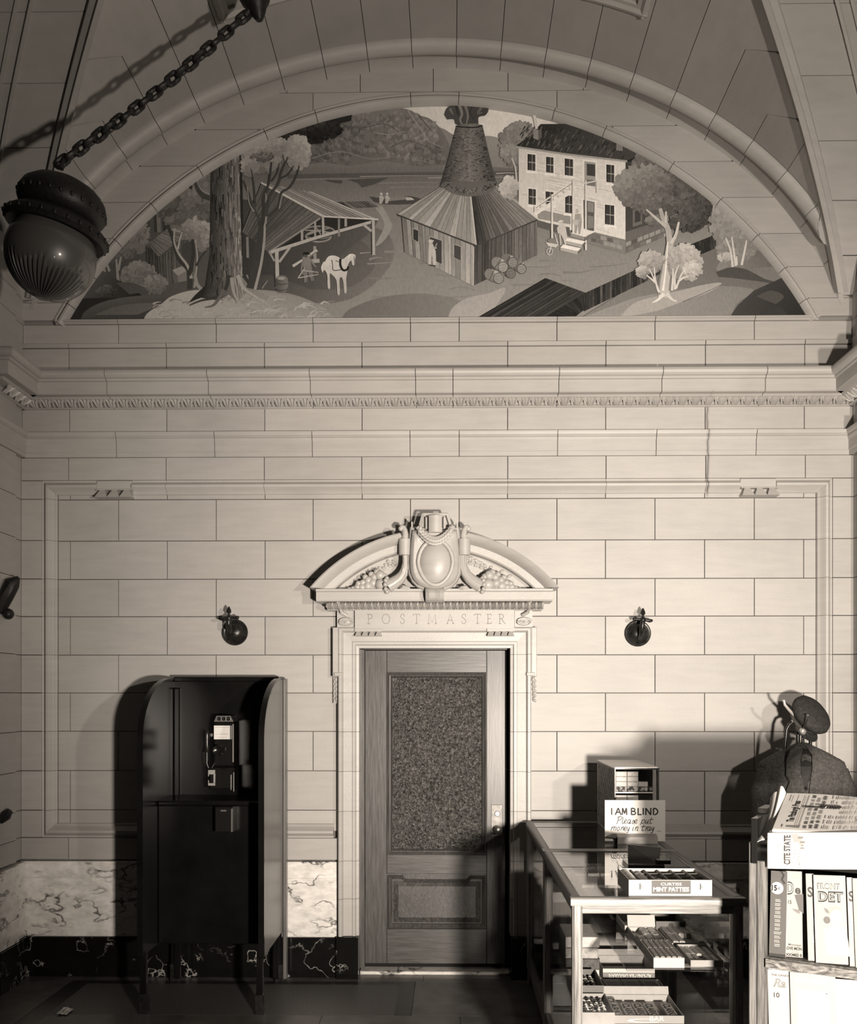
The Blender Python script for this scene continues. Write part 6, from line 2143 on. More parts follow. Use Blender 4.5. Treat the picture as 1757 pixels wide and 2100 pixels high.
def sweets(x0, x1, y0, y1, z, nx, ny, sz, label, group, layers=1):
    sz = 0.46 * min((x1 - x0) / nx, (y1 - y0) / ny)
    pro = []
    for k in range(4):
        m = MB()
        rows = []
        for i in range(7):
            t = i / 6
            r = sz * (0.12 + 0.62 * sin(pi * t) ** 0.7)
            rows.append([Vector((sz * 1.5 * (t - 0.5), r * cos(a) * (1 + rr.uniform(-.2, .2)), r * 0.8 * sin(a) * (1 + rr.uniform(-.2, .2)) + sz * 0.62)) for a in [2 * pi * j / 8 for j in range(8)]])
        m.loft(rows)
        for e in (-1, 1):
            m.loft([[Vector((e * sz * 0.72, sz * 0.1, sz * 0.7)), Vector((e * sz * 0.72, -sz * 0.1, sz * 0.7)), Vector((e * sz * 0.72, 0, sz * 0.5))], [Vector((e * sz * 1.05, sz * 0.42, sz * 0.8)), Vector((e * sz * 1.05, -sz * 0.36, sz * 0.9)), Vector((e * sz * 1.1, 0.05 * sz, sz * 0.5))]])
        pro.append(m.mesh('wrapped_sweet', M['foil'], 45))
    for l in range(layers):
        for j in range(ny):
            for i in range(nx):
                o = bpy.data.objects.new('wrapped_sweet', pro[rr.randrange(4)])
                COL.objects.link(o)
                fx = (i + 0.5 + rr.uniform(-.06, .06)) / nx
                fy = (j + 0.5 + rr.uniform(-.06, .06)) / ny
                o.location = (x0 + (x1 - x0) * fx, y0 + (y1 - y0) * fy, z + l * sz * 1.35)
                o.rotation_euler = (rr.uniform(-.3, .3), rr.uniform(-.2, .2), rr.uniform(0, pi))
                tag(o, label + ', ' + ORD[i] + ' across, ' + ORD[j] + ' back' + (('', ', upper layer')[l]), 'sweet', group)
sweets(x0 + 0.03, x1 - 0.03, y0 + 0.03, y1 - 0.04, Lz + 0.012, 7, 3, 0.028, 'shiny sweet in the tall lidded carton', 'sweets in the lidded carton')
# left end of the case: heaped sweets low down, a box of bars higher up
xa, xb = CX0 + 0.055, CX0 + 0.19
yf = Y0 + 0.10
tray(xa, xb, yf, yf + 0.26, Lz, 0.05, 'tan carton of cellophane sweets by the end glass of the near case', 'cartons on the lower shelf', 'carton_mid')
sweets(xa + 0.02, xb - 0.02, yf + 0.025, yf + 0.23, Lz + 0.018, 4, 7, 0.034, 'cellophane sweet in the tan carton', 'sweets heaped by the glass', 2)
tray(xa, xb, yf + 0.29, yf + 0.55, Lz, 0.075, 'taller carton of shiny rolls behind the heaped sweets', 'cartons on the lower shelf', 'carton_dark')
sweets(xa + 0.02, xb - 0.02, yf + 0.32, yf + 0.52, Lz + 0.045, 4, 6, 0.036, 'shiny roll in the taller carton', 'rolls in the taller carton')
for k, (w_, mt) in enumerate(((0.16, 'palebar'), (0.165, 'choc'), (0.16, 'tanbar'), (0.17, 'palebar'))):
    m = MB().bbox(CX0 + 0.06, CX0 + 0.06 + w_ - 0.003 * k, Y0 + 0.72, Y0 + 1.05 - 0.02 * k, Lz + 0.001 + 0.052 * k, Lz + 0.051 + 0.052 * k, 0.003)
    o = m.build('flat_box', M[mt])
    tag(o, ('lowest', 'second', 'third', 'topmost')[k] + ' flat box in the stack behind the left glass of the near case', 'box', 'stack of flat boxes')
sg_ = Paint(lambda u, v: Vector((CX0 + 0.06 + 0.13 * u, Y0 + 1.08, Lz + 0.22 + 0.16 * v)), (0, -1, 0), 2e-5)
# cigarette packs and boxes standing in the far case, seen through the left glass
for k in range(3):
    bx = CX0 + 0.045 + 0.0
    t = thing('tall_box', (bx + 0.05, YJ + 0.16 + 0.2 * k, CT_Z - 0.3), 'upright pale box ' + ('nearest', 'second', 'farthest')[k] + ' of the row in the far show case', 'box', 'upright boxes in the far case')
    MB().bbox(bx, bx + 0.12, YJ + 0.10 + 0.2 * k, YJ + 0.26 + 0.2 * k, SH_L + 0.001, SH_L + 0.30 - 0.06 * k, 0.003).build('carton_body', M['carton'], t)
    A = Paint(lambda u, v: Vector((bx + 0.12 * u, YJ + 0.0995 + 0.2 * k, SH_L + 0.01 + 0.28 * v)), (0, -1, 0), 2e-5)
    A.rect(0.1, 0.4, 0.9, 0.6, 0.2)
    A.build('printed_band', M['print'], t)
for k in range(5):
    for j in range(3):
        m = MB().bbox(CX0 + 0.26 + 0.075 * k, CX0 + 0.33 + 0.075 * k, YJ + 0.12 + 0.3 * j, YJ + 0.36 + 0.3 * j, SH_U + 0.001, SH_U + 0.03 + 0.012 * ((k * 3 + j) % 3), 0.002)
        tag(m.build('flat_box', M[('palebar', 'tanbar', 'choc')[(k + j) % 3]]), 'flat candy box in the far show case, ' + ORD[k] + ' across, ' + ORD[j] + ' back', 'box', 'flat boxes in the far case')

# ---- on the counter: patty box, cash box, sign, gum cabinet
p = onz(1289, 1838.5, CT_Z); q = onz(1459, 1838.5, CT_Z)
x0, x1, y0, y1 = p.x, q.x, p.y, p.y + 0.265
h = 0.068
t = tray(x0, x1, y0, y1, CT_Z, h, 'white divided mint patty box, partly empty, at the front of the counter', 'x', 'carton', name='mint_box')
del t['group']
nx_, ny_ = 6, 4
for i in range(1, nx_):
    xx = x0 + (x1 - x0) * i / nx_
    MB().box(xx - 0.0016, xx + 0.0016, y0 + 0.005, y1 - 0.005, CT_Z + 0.005, CT_Z + h - 0.004).build('divider', M['carton'], t)
for j in range(1, ny_):
    yy = y0 + (y1 - y0) * j / ny_
    MB().box(x0 + 0.005, x1 - 0.005, yy - 0.0016, yy + 0.0016, CT_Z + 0.005, CT_Z + h - 0.010).build('cross_divider', M['carton'], t)
def mint(A, ar):
    A.rect(0, 0, 1, 1, 0.40)
    A.rect(0.265, 0.10, 0.755, 0.97, 0.44)
    A.rect(0.275, 0.14, 0.745, 0.97, 0.10)
    A.text('CURTISS', 0.51, 0.66, 0.17, 0.6, 0.25, bold=0.01, anchor='c')
    A.text('MINT PATTIES', 0.51, 0.30, 0.25, 0.66, 0.43, bold=0.03, anchor='c')
    for u in (0.14, 0.865):
        A.rect(u - 0.010, 0.40, u + 0.002, 0.78, 0.03)
        A.text('c', u + 0.006, 0.54, 0.16, 0.04, 0.016, bold=0.02)
front_print(t, x0, x1, y0 - 0.0008, CT_Z + 0.002, CT_Z + h, mint)
for i in range(nx_):
    for j in range(ny_):
        n_in = 4 if i == 0 else (3 if i == 1 else (1 if (i == 2 and j < 2) else 0))
        for k in range(n_in):
            xx = x0 + (x1 - x0) * (i + 0.5) / nx_
            yy = y0 + (y1 - y0) * (j + 0.2 + 0.2 * k) / ny_
            if 'pat' not in globals():
                pm_ = MB().lathe([(0.0, -0.0045), (0.021, -0.0045), (0.024, 0.0), (0.021, 0.0045), (0.0, 0.0045)], 14, rotm('X', pi / 2 - 0.25))
                pat = pm_.mesh('mint_patty', M['palebar'], 40)
            o = bpy.data.objects.new('mint_patty', pat)
            COL.objects.link(o)
            o.location = (xx, yy, CT_Z + 0.032 + (0.012 if i == 0 else 0.004))
            tag(o, 'mint patty, ' + ORD[k] + ' from front in the ' + ORD[j] + ' row compartment of the ' + ORD[i] + ' column', 'candy', 'patties in the divided box')
# cash box with its lid thrown open
p, q = onz(1288, 1783, CT_Z), onz(1376, 1783, CT_Z)
x0, x1, yf = p.x, q.x, p.y
t = thing('cash_box', ((x0 + x1) / 2, yf + 0.06, CT_Z), 'small black metal cash box lying open behind the mint box', 'box')
MB().bbox(x0, x1 - 0.03, yf, yf + 0.15, CT_Z + 0.001, CT_Z + 0.022, 0.003).build('box_body', M['black'], t)
m = MB()
m.loft([[Vector(v) for v in ((x0 + 0.004, yf + 0.02, CT_Z + 0.023), (x1 - 0.055, yf + 0.02, CT_Z + 0.023), (x1 - 0.02, yf + 0.13, CT_Z + 0.082), (x0 + 0.022, yf + 0.13, CT_Z + 0.098))],
        [Vector(v) for v in ((x0 + 0.004, yf + 0.03, CT_Z + 0.023), (x1 - 0.055, yf + 0.03, CT_Z + 0.023), (x1 - 0.02, yf + 0.145, CT_Z + 0.082), (x0 + 0.022, yf + 0.145, CT_Z + 0.098))]])
m.build('lid', M['black'], t)
MB().box(x1 - 0.065, x1, yf + 0.01, yf + 0.07, CT_Z + 0.023, CT_Z + 0.042, None).build('coin_tray', M['black'], t)
MB().box(x1 - 0.062, x1 - 0.002, yf + 0.0085, yf + 0.010, CT_Z + 0.040, CT_Z + 0.042).build('bright_edge', M['dull_metal'], t)
# sign card and its wooden stand
SY = onz(1300, 1731, CT_Z).y
def sx(px): return PXZ(px, 1700, SY + 0.05)[0]
def sz_(py): return PXZ(1300, py, SY + 0.05)[1]
cx0, cx1, cz0_, cz1_ = sx(1240), sx(1364), sz_(1725), sz_(1641)
cz0_ = max(cz0_, CT_Z + 0.001)
sgn = thing('counter_sign', ((cx0 + cx1) / 2, SY + 0.05, CT_Z), 'cream card lettered I AM BLIND standing on the far show case', 'sign')
MB().box(cx0, cx1, SY + 0.05, SY + 0.053, cz0_, cz1_).build('card', M['card'], sgn)
W_, H_ = cx1 - cx0, cz1_ - cz0_
S = Paint(lambda u, v: Vector((cx0 + W_ * u, SY + 0.0495, cz1_ - H_ * v)), (0, -1, 0), 2e-5)
asp = W_ / H_
S.rect(0.002, 0.003, 0.998, 0.997, 0.76)
S.stroke([(0.06, 0.10), (0.90, 0.105)], 0.004, 0.004, 0.60); S.stroke([(0.92, 0.06), (0.92, 0.14), (0.955, 0.14), (0.955, 0.06)], 0.004, 0.004, 0.64); S.stroke([(0.15, 0.415), (0.85, 0.42)], 0.003, 0.003, 0.62)
def st(pts, w_=0.012, ar=None, col=0.025):
    """brush stroke with an even width in both directions"""
    n_ = len(pts)
    Lf, Rt = [], []
    for i, p in enumerate(pts):
        a, b = pts[max(i - 1, 0)], pts[min(i + 1, n_ - 1)]
        dx_, dy_ = (b[0] - a[0]) * asp, b[1] - a[1]
        l = hypot(dx_, dy_) or 1
        Lf.append((p[0] - dy_ / l * w_ / 2 / asp, p[1] + dx_ / l * w_ / 2)); Rt.append((p[0] + dy_ / l * w_ / 2 / asp, p[1] - dx_ / l * w_ / 2))
    S.poly(Lf + Rt[::-1], col)
def px_(u, v): return ((u - 240) / 724.0, (v - 705) / 490.0)
BL = {'I': [[(322, 798), (322, 880)]], 'A': [[(365, 882), (400, 798)], [(400, 798), (434, 882)], [(380, 850), (424, 850)]], 'M': [[(448, 882), (452, 798)], [(454, 800), (476, 866)], [(476, 866), (496, 800)], [(498, 798), (502, 882)]],
      'B': [[(558, 798), (558, 880)], [(558, 802), (590, 804), (602, 818), (592, 834), (560, 838)], [(560, 838), (598, 842), (610, 858), (600, 874), (558, 878)]], 'L': [[(638, 798), (638, 881)], [(633, 877), (680, 877)]],
      'I2': [[(700, 798), (700, 880)]], 'N': [[(730, 882), (730, 798)], [(731, 800), (789, 880)], [(790, 882), (790, 798)]], 'D': [[(822, 802), (822, 878), (846, 876), (868, 860), (874, 840), (866, 818), (846, 804), (822, 802)]]}
for k, ss in BL.items():
    for s_ in ss:
        st([px_(*p) for p in s_], 0.034)
def sc_(pts, w_=0.0165):
    st([px_(*p) for p in curve(pts, 4)], w_)
for s_ in ([(376, 986), (386, 982), (400, 940), (412, 904)], [(392, 926), (400, 906), (430, 898), (446, 908), (438, 932), (410, 946), (400, 940)], [(452, 984), (446, 972), (464, 906)], [(448, 980), (456, 986), (470, 972)],
           [(474, 968), (500, 948), (496, 936), (480, 944), (472, 970), (482, 984), (504, 972)], [(550, 942), (530, 938), (512, 960), (518, 984), (536, 972), (550, 942), (540, 978), (556, 980)], [(566, 976), (584, 940), (590, 966), (578, 986), (562, 980)],
           [(598, 970), (626, 948), (622, 936), (604, 944), (596, 970), (606, 984), (628, 972)],
           [(690, 938), (676, 972), (664, 1004)], [(688, 952), (706, 936), (718, 944), (710, 972), (692, 984), (680, 974)], [(738, 940), (724, 974), (732, 984), (752, 966), (764, 940)], [(764, 942), (752, 978), (764, 984)], [(800, 908), (778, 974), (786, 984), (802, 974)], [(774, 938), (822, 934)],
           [(312, 1070), (328, 1022)], [(322, 1044), (344, 1022), (352, 1030), (340, 1068)], [(346, 1046), (366, 1022), (376, 1030), (362, 1072)], [(404, 1024), (386, 1046), (390, 1070), (410, 1062), (420, 1034), (404, 1024)], [(430, 1070), (446, 1022)], [(440, 1046), (460, 1022), (468, 1032), (456, 1070)],
           [(474, 1056), (498, 1036), (494, 1022), (478, 1032), (470, 1058), (480, 1072), (496, 1062)], [(516, 1024), (504, 1056), (512, 1066), (528, 1050), (536, 1024)], [(538, 1024), (520, 1080), (508, 1092), (498, 1084)],
           [(586, 1024), (570, 1064), (582, 1068)], [(600, 1070), (614, 1022)], [(608, 1046), (628, 1022), (638, 1032), (624, 1068), (638, 1066)], [(708, 996), (684, 1058), (692, 1070), (708, 1060)], [(672, 1022), (730, 1020)],
           [(724, 1070), (740, 1024)], [(732, 1048), (748, 1024), (762, 1028)], [(786, 1026), (766, 1024), (750, 1048), (756, 1070), (774, 1056), (788, 1026), (776, 1064), (790, 1066)], [(808, 1024), (796, 1054), (804, 1066), (820, 1050), (830, 1022)], [(832, 1022), (814, 1080), (800, 1098), (786, 1092)]):
    sc_(s_)
for u, v in ((592, 1002), (868, 1074), (886, 1074), (904, 1075)):
    a, b = px_(u, v)
    S.poly([(a + 0.007 * cos(i * pi / 4), b + 0.007 * asp * sin(i * pi / 4)) for i in range(8)], 0.03)
S.build('lettering', M['print'], sgn)
hx0, hx1 = sx(1263), sx(1345)
hz = CT_Z + 0.001
stand = thing('sign_stand', ((hx0 + hx1) / 2, SY + 0.02, CT_Z), 'pale wooden block with slanted back that holds up the card', 'stand')
m = MB()
m.loft([[Vector((x, y, z)) for y, z in ((SY, hz), (SY, hz + 0.036), (SY + 0.045, hz + 0.050), (SY + 0.047, hz))] for x in (hx0, hx1)])
m.build('block', M['carton_mid'], stand)
m = MB()
ex0, ex1 = sx(1243), sx(1340)
m.loft([[Vector((x, y, z)) for x, z in ((hx0 - 0.002, hz), (hx0 - 0.002, hz + 0.03), (ex0, hz + 0.034), (hx0 - 0.02, hz + 0.052), (hx0 - 0.002, hz + 0.052))] for y in (SY + 0.012, SY + 0.046)])
m.build('corner_flap', M['carton_dark'], stand)
# gum cabinet with glass front
GZ0, GZ1 = CT_Z, 1.452
GY0 = onz(1300, 1725, CT_Z).y + 0.10
gx0, gx1 = PXZ(1260, 1574, GY0)[0], PXZ(1352, 1574, GY0)[0]
GZ1 = PXZ(1300, 1574, GY0)[1]
GY1 = YB - 0.07
cabt = thing('gum_cabinet', ((gx0 + gx1) / 2, (GY0 + GY1) / 2, CT_Z), 'small metal cabinet with glass front and stacked packs, behind the sign card', 'cabinet')
tin = plain('lithographed_tin', 0.30, 0.35, spec=0.5, var=0.15, vscale=30)
M['tin'] = tin
tx = 0.008
MB().box(gx0, gx1, GY0, GY1, GZ1 - 0.006, GZ1).build('top', M['dull_metal'], cabt)
MB().box(gx0, gx1, GY0, GY1, GZ0 + 0.001, GZ0 + 0.012).build('bottom', M['tin'], cabt)
sd = MB().box(gx0, gx0 + 0.004, GY0, GY1, GZ0 + 0.012, GZ1 - 0.006).build('side', M['tin'], cabt)
brk = Paint(lambda u, v: Vector((gx0 - 0.0004, GY0 + (GY1 - GY0) * u, GZ0 + (GZ1 - GZ0) * v)), (-1, 0, 0), 2e-5)
brk.rect(0.0, 0.03, 1, 0.98, 0.24)
rr = random.Random(9)
for j in range(11):
    for i in range(7):
        u0 = (i + (0.5 if j % 2 else 0)) / 7.5 + 0.01
        brk.rect(u0, 0.05 + j * 0.083, min(0.99, u0 + 0.12), 0.05 + j * 0.083 + 0.072, rr.uniform(0.08, 0.22))
brk.build('printed_brickwork', M['print'], sd)
MB().box(gx1 - 0.034, gx1, GY0 + 0.02, GY1, GZ0 + 0.012, GZ1 - 0.006).build('side', M['tin'], cabt)
MB().box(gx0, gx1, GY1 - 0.004, GY1, GZ0 + 0.012, GZ1 - 0.006).build('back', M['tin'], cabt)
for xx in (gx0, gx1 - tx):
    MB().box(xx, xx + tx * 0.7, GY0 - 0.001, GY0 + 0.006, GZ0, GZ1).build('front_edge', M['black'], cabt)
MB().box(gx0, gx1, GY0 - 0.002, GY0 + 0.006, GZ1 - 0.010, GZ1 - 0.002).build('front_edge', M['black'], cabt)
zsh = PXZ(1300, 1623, GY0 + 0.05)[1]
MB().box(gx0 + 0.004, gx1 - 0.035, GY0 + 0.01, GY1 - 0.005, zsh - 0.006, zsh).build('shelf', M['dull_metal'], cabt)
MB().box(gx0 + 0.006, gx1 - 0.006, GY0 + 0.001, GY0 + 0.003, GZ0 + 0.012, GZ1 - 0.010).build('glass_front', M['glass'], cabt)
gum = MB().bbox(-0.0315, 0.0315, -0.02, 0.02, 0.0005, 0.0282, 0.003)
gme = [gum.mesh('gum_pack', M[k], 30) for k in ('palebar', 'card', 'foil')]
def pack(x, y, z, k, lab, grp, w_=1.0):
    o = bpy.data.objects.new('gum_pack', gme[k])
    COL.objects.link(o)
    o.location = (x, y, z)
    o.scale = (w_, 1, 1)
    tag(o, lab, 'gum pack', grp)
ph = 0.0290
for c, (n_, w_) in enumerate(((4, 1.0), (4, 1.0), (2, 0.85), (1, 0.75))):
    xx = gx0 + 0.043 + c * 0.0655 - (0.006 if c > 1 else 0) - (0.008 if c > 2 else 0)
    for k in range(n_):
        pack(xx, GY0 + 0.045, zsh + 0.0005 + k * (ph if n_ > 2 else ph), (c + k) % 2 if k else 2, 'gum pack, ' + ORD[k] + ' from below in the ' + ORD[c] + ' stack on the cabinet shelf', 'gum packs on the cabinet shelf', w_)
for c in range(2):
    xx = gx0 + 0.043 + c * 0.0655
    for k in range(10):
        if GZ0 + 0.013 + (k + 1) * ph < zsh - 0.012:
            pack(xx, GY0 + 0.045, GZ0 + 0.0125 + k * ph, (c + k) % 2, 'gum pack, ' + (ORD + ['eighth', 'ninth', 'tenth'])[k] + ' from below in the ' + ORD[c] + ' stack on the cabinet floor', 'gum packs on the cabinet floor')
# ============================================================ MAGAZINE RACK
CAMP = Vector((0, CAMY, CAMZ))
RGT, FWD = Vector((cos(YAW), sin(YAW), 0)), Vector((-sin(YAW), cos(YAW), 0))
def ray(px, py):
    return FWD + RGT * ((px - PX) / F) + Vector((0, 0, (VY - py) / F))
O_ = CAMP + ray(1535, 1950) * 3.57
O_.z = 0
RU, RW = Vector((0.87, -0.493, 0)).normalized(), Vector((0.493, 0.87, 0)).normalized()
RM = Matrix(((RU.x, RW.x, 0, O_.x), (RU.y, RW.y, 0, O_.y), (0, 0, 1, 0), (0, 0, 0, 1)))
def RP(px, py, b):
    """rack coordinates (along, depth, height) of an image point on the upright plane at depth b"""
    d = ray(px, py)
    s = (b - (CAMP - O_).dot(RW)) / d.dot(RW)
    p = CAMP + d * s
    return Vector(((p - O_).dot(RU), b, p.z))
rack = thing('magazine_rack', O_, 'oak magazine rack with two tiers of magazines, loaded with newspapers', 'rack')
RLEN = 0.92
zp = RP(1550, 1729, 0.0).z
MB().bbox(0.0, 0.030, 0.0, 0.34, 0.0, zp, 0.003, RM).build('side_board', M['oak_rack'], rack)
MB().bbox(0.030, 0.062, -0.006, 0.026, 0.0, RP(1556, 1765, 0).z, 0.003, RM).build('front_post', M['oak_rack'], rack)
MB().bbox(RLEN, RLEN + 0.05, -0.006, 0.34, 0.0, zp, 0.003, RM).build('side_board', M['oak_rack'], rack)
zs0 = RP(1566, 1966, -0.02).z
zs1 = RP(1566, 1984, -0.02).z
class _R:
    pass
def rbox(name, a0, a1, b0, b1, z0, z1, mat, parent=rack, c=0.002):
    return MB().bbox(a0, a1, b0, b1, z0, z1, c, RM).build(name, M[mat], parent)
# figured front of the ledge: grain needs its own axes
lo = MB().bbox(0, RLEN - 0.062, 0, 0.018, 0, zs0 - zs1, 0.002).build('ledge_front', M['oak_figure'])
lo.matrix_basis = RM @ tr(0.062, -0.020, zs1)
lo.parent = rack
lo.matrix_parent_inverse = world(rack).inverted()
rbox('ledge', 0.062, RLEN, -0.002, 0.12, zs0 - 0.02, zs0 + 0.002, 'oak_rack_x')
rbox('ledge', 0.062, RLEN, -0.02, 0.12, 0.24, 0.27, 'oak_rack_x')
rbox('back_board', 0.030, RLEN, 0.325, 0.34, 0.2, zp - 0.05, 'oak_rack')
rbox('slant_board', 0.062, RLEN, 0.14, 0.15, zs0, 1.20, 'carton_dark')
rbox('slant_board', 0.062, RLEN, 0.14, 0.15, 0.27, zs0 - 0.03, 'carton_dark')
rbox('paper_shelf', 0.012, RLEN, 0.085, 0.32, 1.225, 1.245, 'black')
rbox('paper_end', 0.010, 0.032, -0.01, 0.30, 1.246, RP(1545, 1668, 0.15).z, 'black')
rbox('paper_end_cap', -0.004, 0.030, 0.16, 0.30, RP(1545, 1668, 0.15).z, RP(1545, 1664, 0.15).z + 0.012, 'bronze')

# ---- magazines
LEAN = radians(11)
def magazine(px0, px1, pyb, b, z0, h, label, group, draw, width=None, name='magazine', thick=0.006, pymid=1860, a0=None, roll=3.5):
    if a0 is None:
        a0 = max(0.068, RP(px0, pymid, b + 0.03).x)
    a1 = RP(px1, pymid, b + 0.03).x if width is None else a0 + width
    w_ = a1 - a0
    T4 = RM @ tr(a0, b, z0) @ rotm('X', -LEAN) @ rotm('Y', radians(-roll))
    o = thing(name, T4.to_translation(), label, 'magazine', group)
    MB().box(0, w_, 0.0008, thick, 0, h, T4).build('pages', M['paper'], o)
    A = Paint(lambda u, v: T4 @ Vector((u, 0.0006, v)), T4.to_3x3() @ Vector((0, -1, 0)), 1.5e-5)
    draw(A, w_, h)
    A.build('cover', M['print'], o)
    return o, a0, w_
zb1 = zs0 + 0.004
rr = random.Random(4)
def m1(A, w_, h):
    A.rect(0, 0, w_, h, 0.085)
    A.rect(0, 0, w_, 0.010, 0.03)
    c = (0.023, h - 0.062)
    for r, s in ((0.022, 0.55), ):
        A.poly([(max(0.0, c[0] + r * cos(i * pi / 12)), c[1] + r * sin(i * pi / 12)) for i in range(24)], s)
    A.text('15', 0.003, h - 0.071, 0.019, 0.01, 0.020, bold=0.05)
    A.text('c', 0.026, h - 0.067, 0.012, 0.01, 0.009, bold=0.02)
    for i in range(12):
        y = h - 0.105 - i * 0.0145
        n_ = 1 if i % 3 else 2
        wd = rr.uniform(0.014, 0.022)
        for k in range(2):
            x = 0.026 - wd / 2
            while x < 0.026 + wd / 2:
                l = rr.uniform(0.002, 0.005)
                A.rect(x, y - k * 0.0055, x + l, y - k * 0.0055 + 0.0028, 0.36)
                x += l + 0.0008
        A.rect(0.0295, y + 0.006, 0.0305, y + 0.007, 0.3)
    A.stroke([(0.036, h), (0.046, h - 0.014), (0.040, h - 0.030), (0.050, h - 0.044)], 0.006, 0.006, 0.03)
def m2(A, w_, h):
    A.rect(0, 0, w_, h, 0.30)
    def box_letter(s, u, v, hh, wd):
        A.text(s, u, v, hh, 0.012, wd, bold=0.05)
        A.text(s, u + 0.0015, v + 0.0015, hh - 0.003, 0.32, wd - 0.003, bold=0.0)
    box_letter('D', 0.016, h - 0.082, 0.042, 0.026)
    A.text('e', 0.046, h - 0.080, 0.03, 0.05, 0.02, bold=0.03)
    A.text('15', 0.022, h - 0.118, 0.013, 0.02, 0.012, bold=0.02)
    A.poly([(0.034, h - 0.135), (0.060, h - 0.137), (0.064, h - 0.152), (0.050, h - 0.148)], 0.16)
    A.poly([(0.044, h - 0.085), (0.075, h - 0.08), (0.075, h - 0.15), (0.060, h - 0.14)], 0.10)
    A.text('Mississippi', 0.022, 0.040, 0.007, 0.02, 0.044, bold=0.01)
    A.text('LOVE MON', 0.010, 0.025, 0.0105, 0.01, 0.058, bold=0.03)
    A.text('and the', 0.034, 0.0155, 0.006, 0.14, 0.024)
    A.text('DOOMED B', 0.010, 0.003, 0.0095, 0.01, 0.058, bold=0.04)
def woman(A, x, y, k):
    """pale figure of a woman's head and shoulders, on a pale ground"""
    A.poly([(x + k * a, y + k * b) for a, b in ((-0.30, -1.5), (-0.36, -0.9), (-0.22, -0.42), (-0.02, -0.26), (0.30, -0.3), (0.5, -0.5), (0.56, -1.0), (0.6, -1.5))], 0.36)
    A.poly([(x + k * (0.08 + 0.27 * cos(i * pi / 9)), y + k * (0.1 + 0.36 * sin(i * pi / 9))) for i in range(18)], 0.38)
    A.poly([(x + k * a, y + k * b) for a, b in ((-0.22, 0.18), (-0.1, 0.46), (0.14, 0.52), (0.36, 0.36), (0.28, 0.34), (0.1, 0.38), (-0.08, 0.22), (-0.16, 0.0))], 0.26)
    A.poly([(x + k * a, y + k * b) for a, b in ((-0.36, 0.42), (-0.2, 0.36), (-0.14, 0.2), (-0.28, 0.22))], 0.15)
    A.poly([(x + k * (-0.25 + 0.14 * cos(i * pi / 8)), y + k * (-0.08 + 0.15 * sin(i * pi / 8))) for i in range(16)], 0.12)
    A.stroke([(x - 0.34 * k, y - 0.45 * k), (x - 0.28 * k, y - 0.9 * k), (x + 0.1 * k, y - 1.3 * k)], 0.006 * k * 8, 0.002, 0.58)
    for dx_ in (0.02, 0.2):
        A.rect(x + k * dx_, y + k * 0.12, x + k * (dx_ + 0.08), y + k * 0.145, 0.36)
    A.rect(x + k * 0.09, y - k * 0.11, x + k * 0.2, y - k * 0.08, 0.40)
def m4(A, w_, h):
    A.rect(0, 0, w_, h, 0.30)
    A.text('FRONT', 0.012, h - 0.048, 0.020, 0.02, 0.075, bold=0.02)
    A.text('FRONT', 0.014, h - 0.0465, 0.017, 0.32, 0.071, bold=-0.005)
    A.text('DET', 0.014, h - 0.092, 0.034, 0.012, 0.084, bold=0.05)
    A.text('DET', 0.0155, h - 0.0905, 0.031, 0.32, 0.081, bold=-0.012)
    woman(A, 0.062, h - 0.15, 0.085)
    A.rect(0, 0, 0.004, h, 0.4)
def m3(A, w_, h):
    A.rect(0, 0, w_, h, 0.30)
    A.text('S', 0.004, h - 0.082, 0.034, 0.06, 0.018, bold=0.03)
    for i in range(6):
        A.poly([(0.01 + rr.random() * 0.1, h * rr.random() * 0.5 + 0.02) for _ in range(3)], rr.uniform(0.45, 0.68))
def m5(A, w_, h):
    A.rect(0, 0, w_, h, 0.28)
    A.rect(0.015, h - 0.055, w_, h - 0.02, 0.09)
    A.text('POPULAR', 0.022, h - 0.048, 0.016, 0.6, 0.12)
    for i in range(14):
        x, y = 0.01 + rr.random() * 0.12, rr.random() * 0.22 + 0.01
        A.poly([(x, y), (x + rr.uniform(.01, .03), y + rr.uniform(0, .02)), (x + rr.uniform(0, .03), y + rr.uniform(.02, .05))], rr.uniform(0.34, 0.66))
G1, G2 = 'magazines on the upper tier', 'magazines on the lower tier'
H1 = 0.306
o, a1_, w1_ = magazine(1567, 1598, 1949, 0.016, zb1, H1, 'dark grey magazine with white list of stories and round 15 cent mark', G1, m1, width=0.058, roll=0.8)
magazine(1607, 1655, 1953, 0.034, zb1, H1, 'pale magazine with big outlined initial, beside the dark grey one', G1, m2, width=0.070, roll=2.5)
magazine(1660, 1675, 1957, 0.020, zb1, H1, 'magazine mostly hidden behind the detective one, only its edge showing', G1, m3, width=0.026)
magazine(1676, 1737, 1960, 0.006, zb1, H1, 'pale detective magazine with a woman on its cover', G1, m4, width=0.106)
magazine(1745, 1760, 1965, 0.016, zb1, H1, 'narrow showing strip of a pale magazine right of the detective one', G1, m3, width=0.018)
magazine(1757, 1780, 1965, 0.008, zb1, H1, 'magazine with dark title band at the edge of the view', G1, m5, width=0.16)
def m6(A, w_, h):
    A.rect(0, 0, w_, h, 0.38)
    A.text('THE CANDID', 0.012, h - 0.022, 0.007, 0.04, 0.07, bold=0.02)
    A.text('Ra', 0.018, h - 0.060, 0.028, 0.10, 0.046, shear=0.3, bold=0.02)
    A.text('Ra', 0.019, h - 0.059, 0.026, 0.36, 0.044, shear=0.3, bold=-0.02)
    A.stroke([(0.012, h - 0.058), (0.022, h - 0.066), (0.05, h - 0.064)], 0.002, 0.001, 0.3)
    A.text('10', 0.020, h - 0.098, 0.017, 0.035, 0.020, bold=0.02)
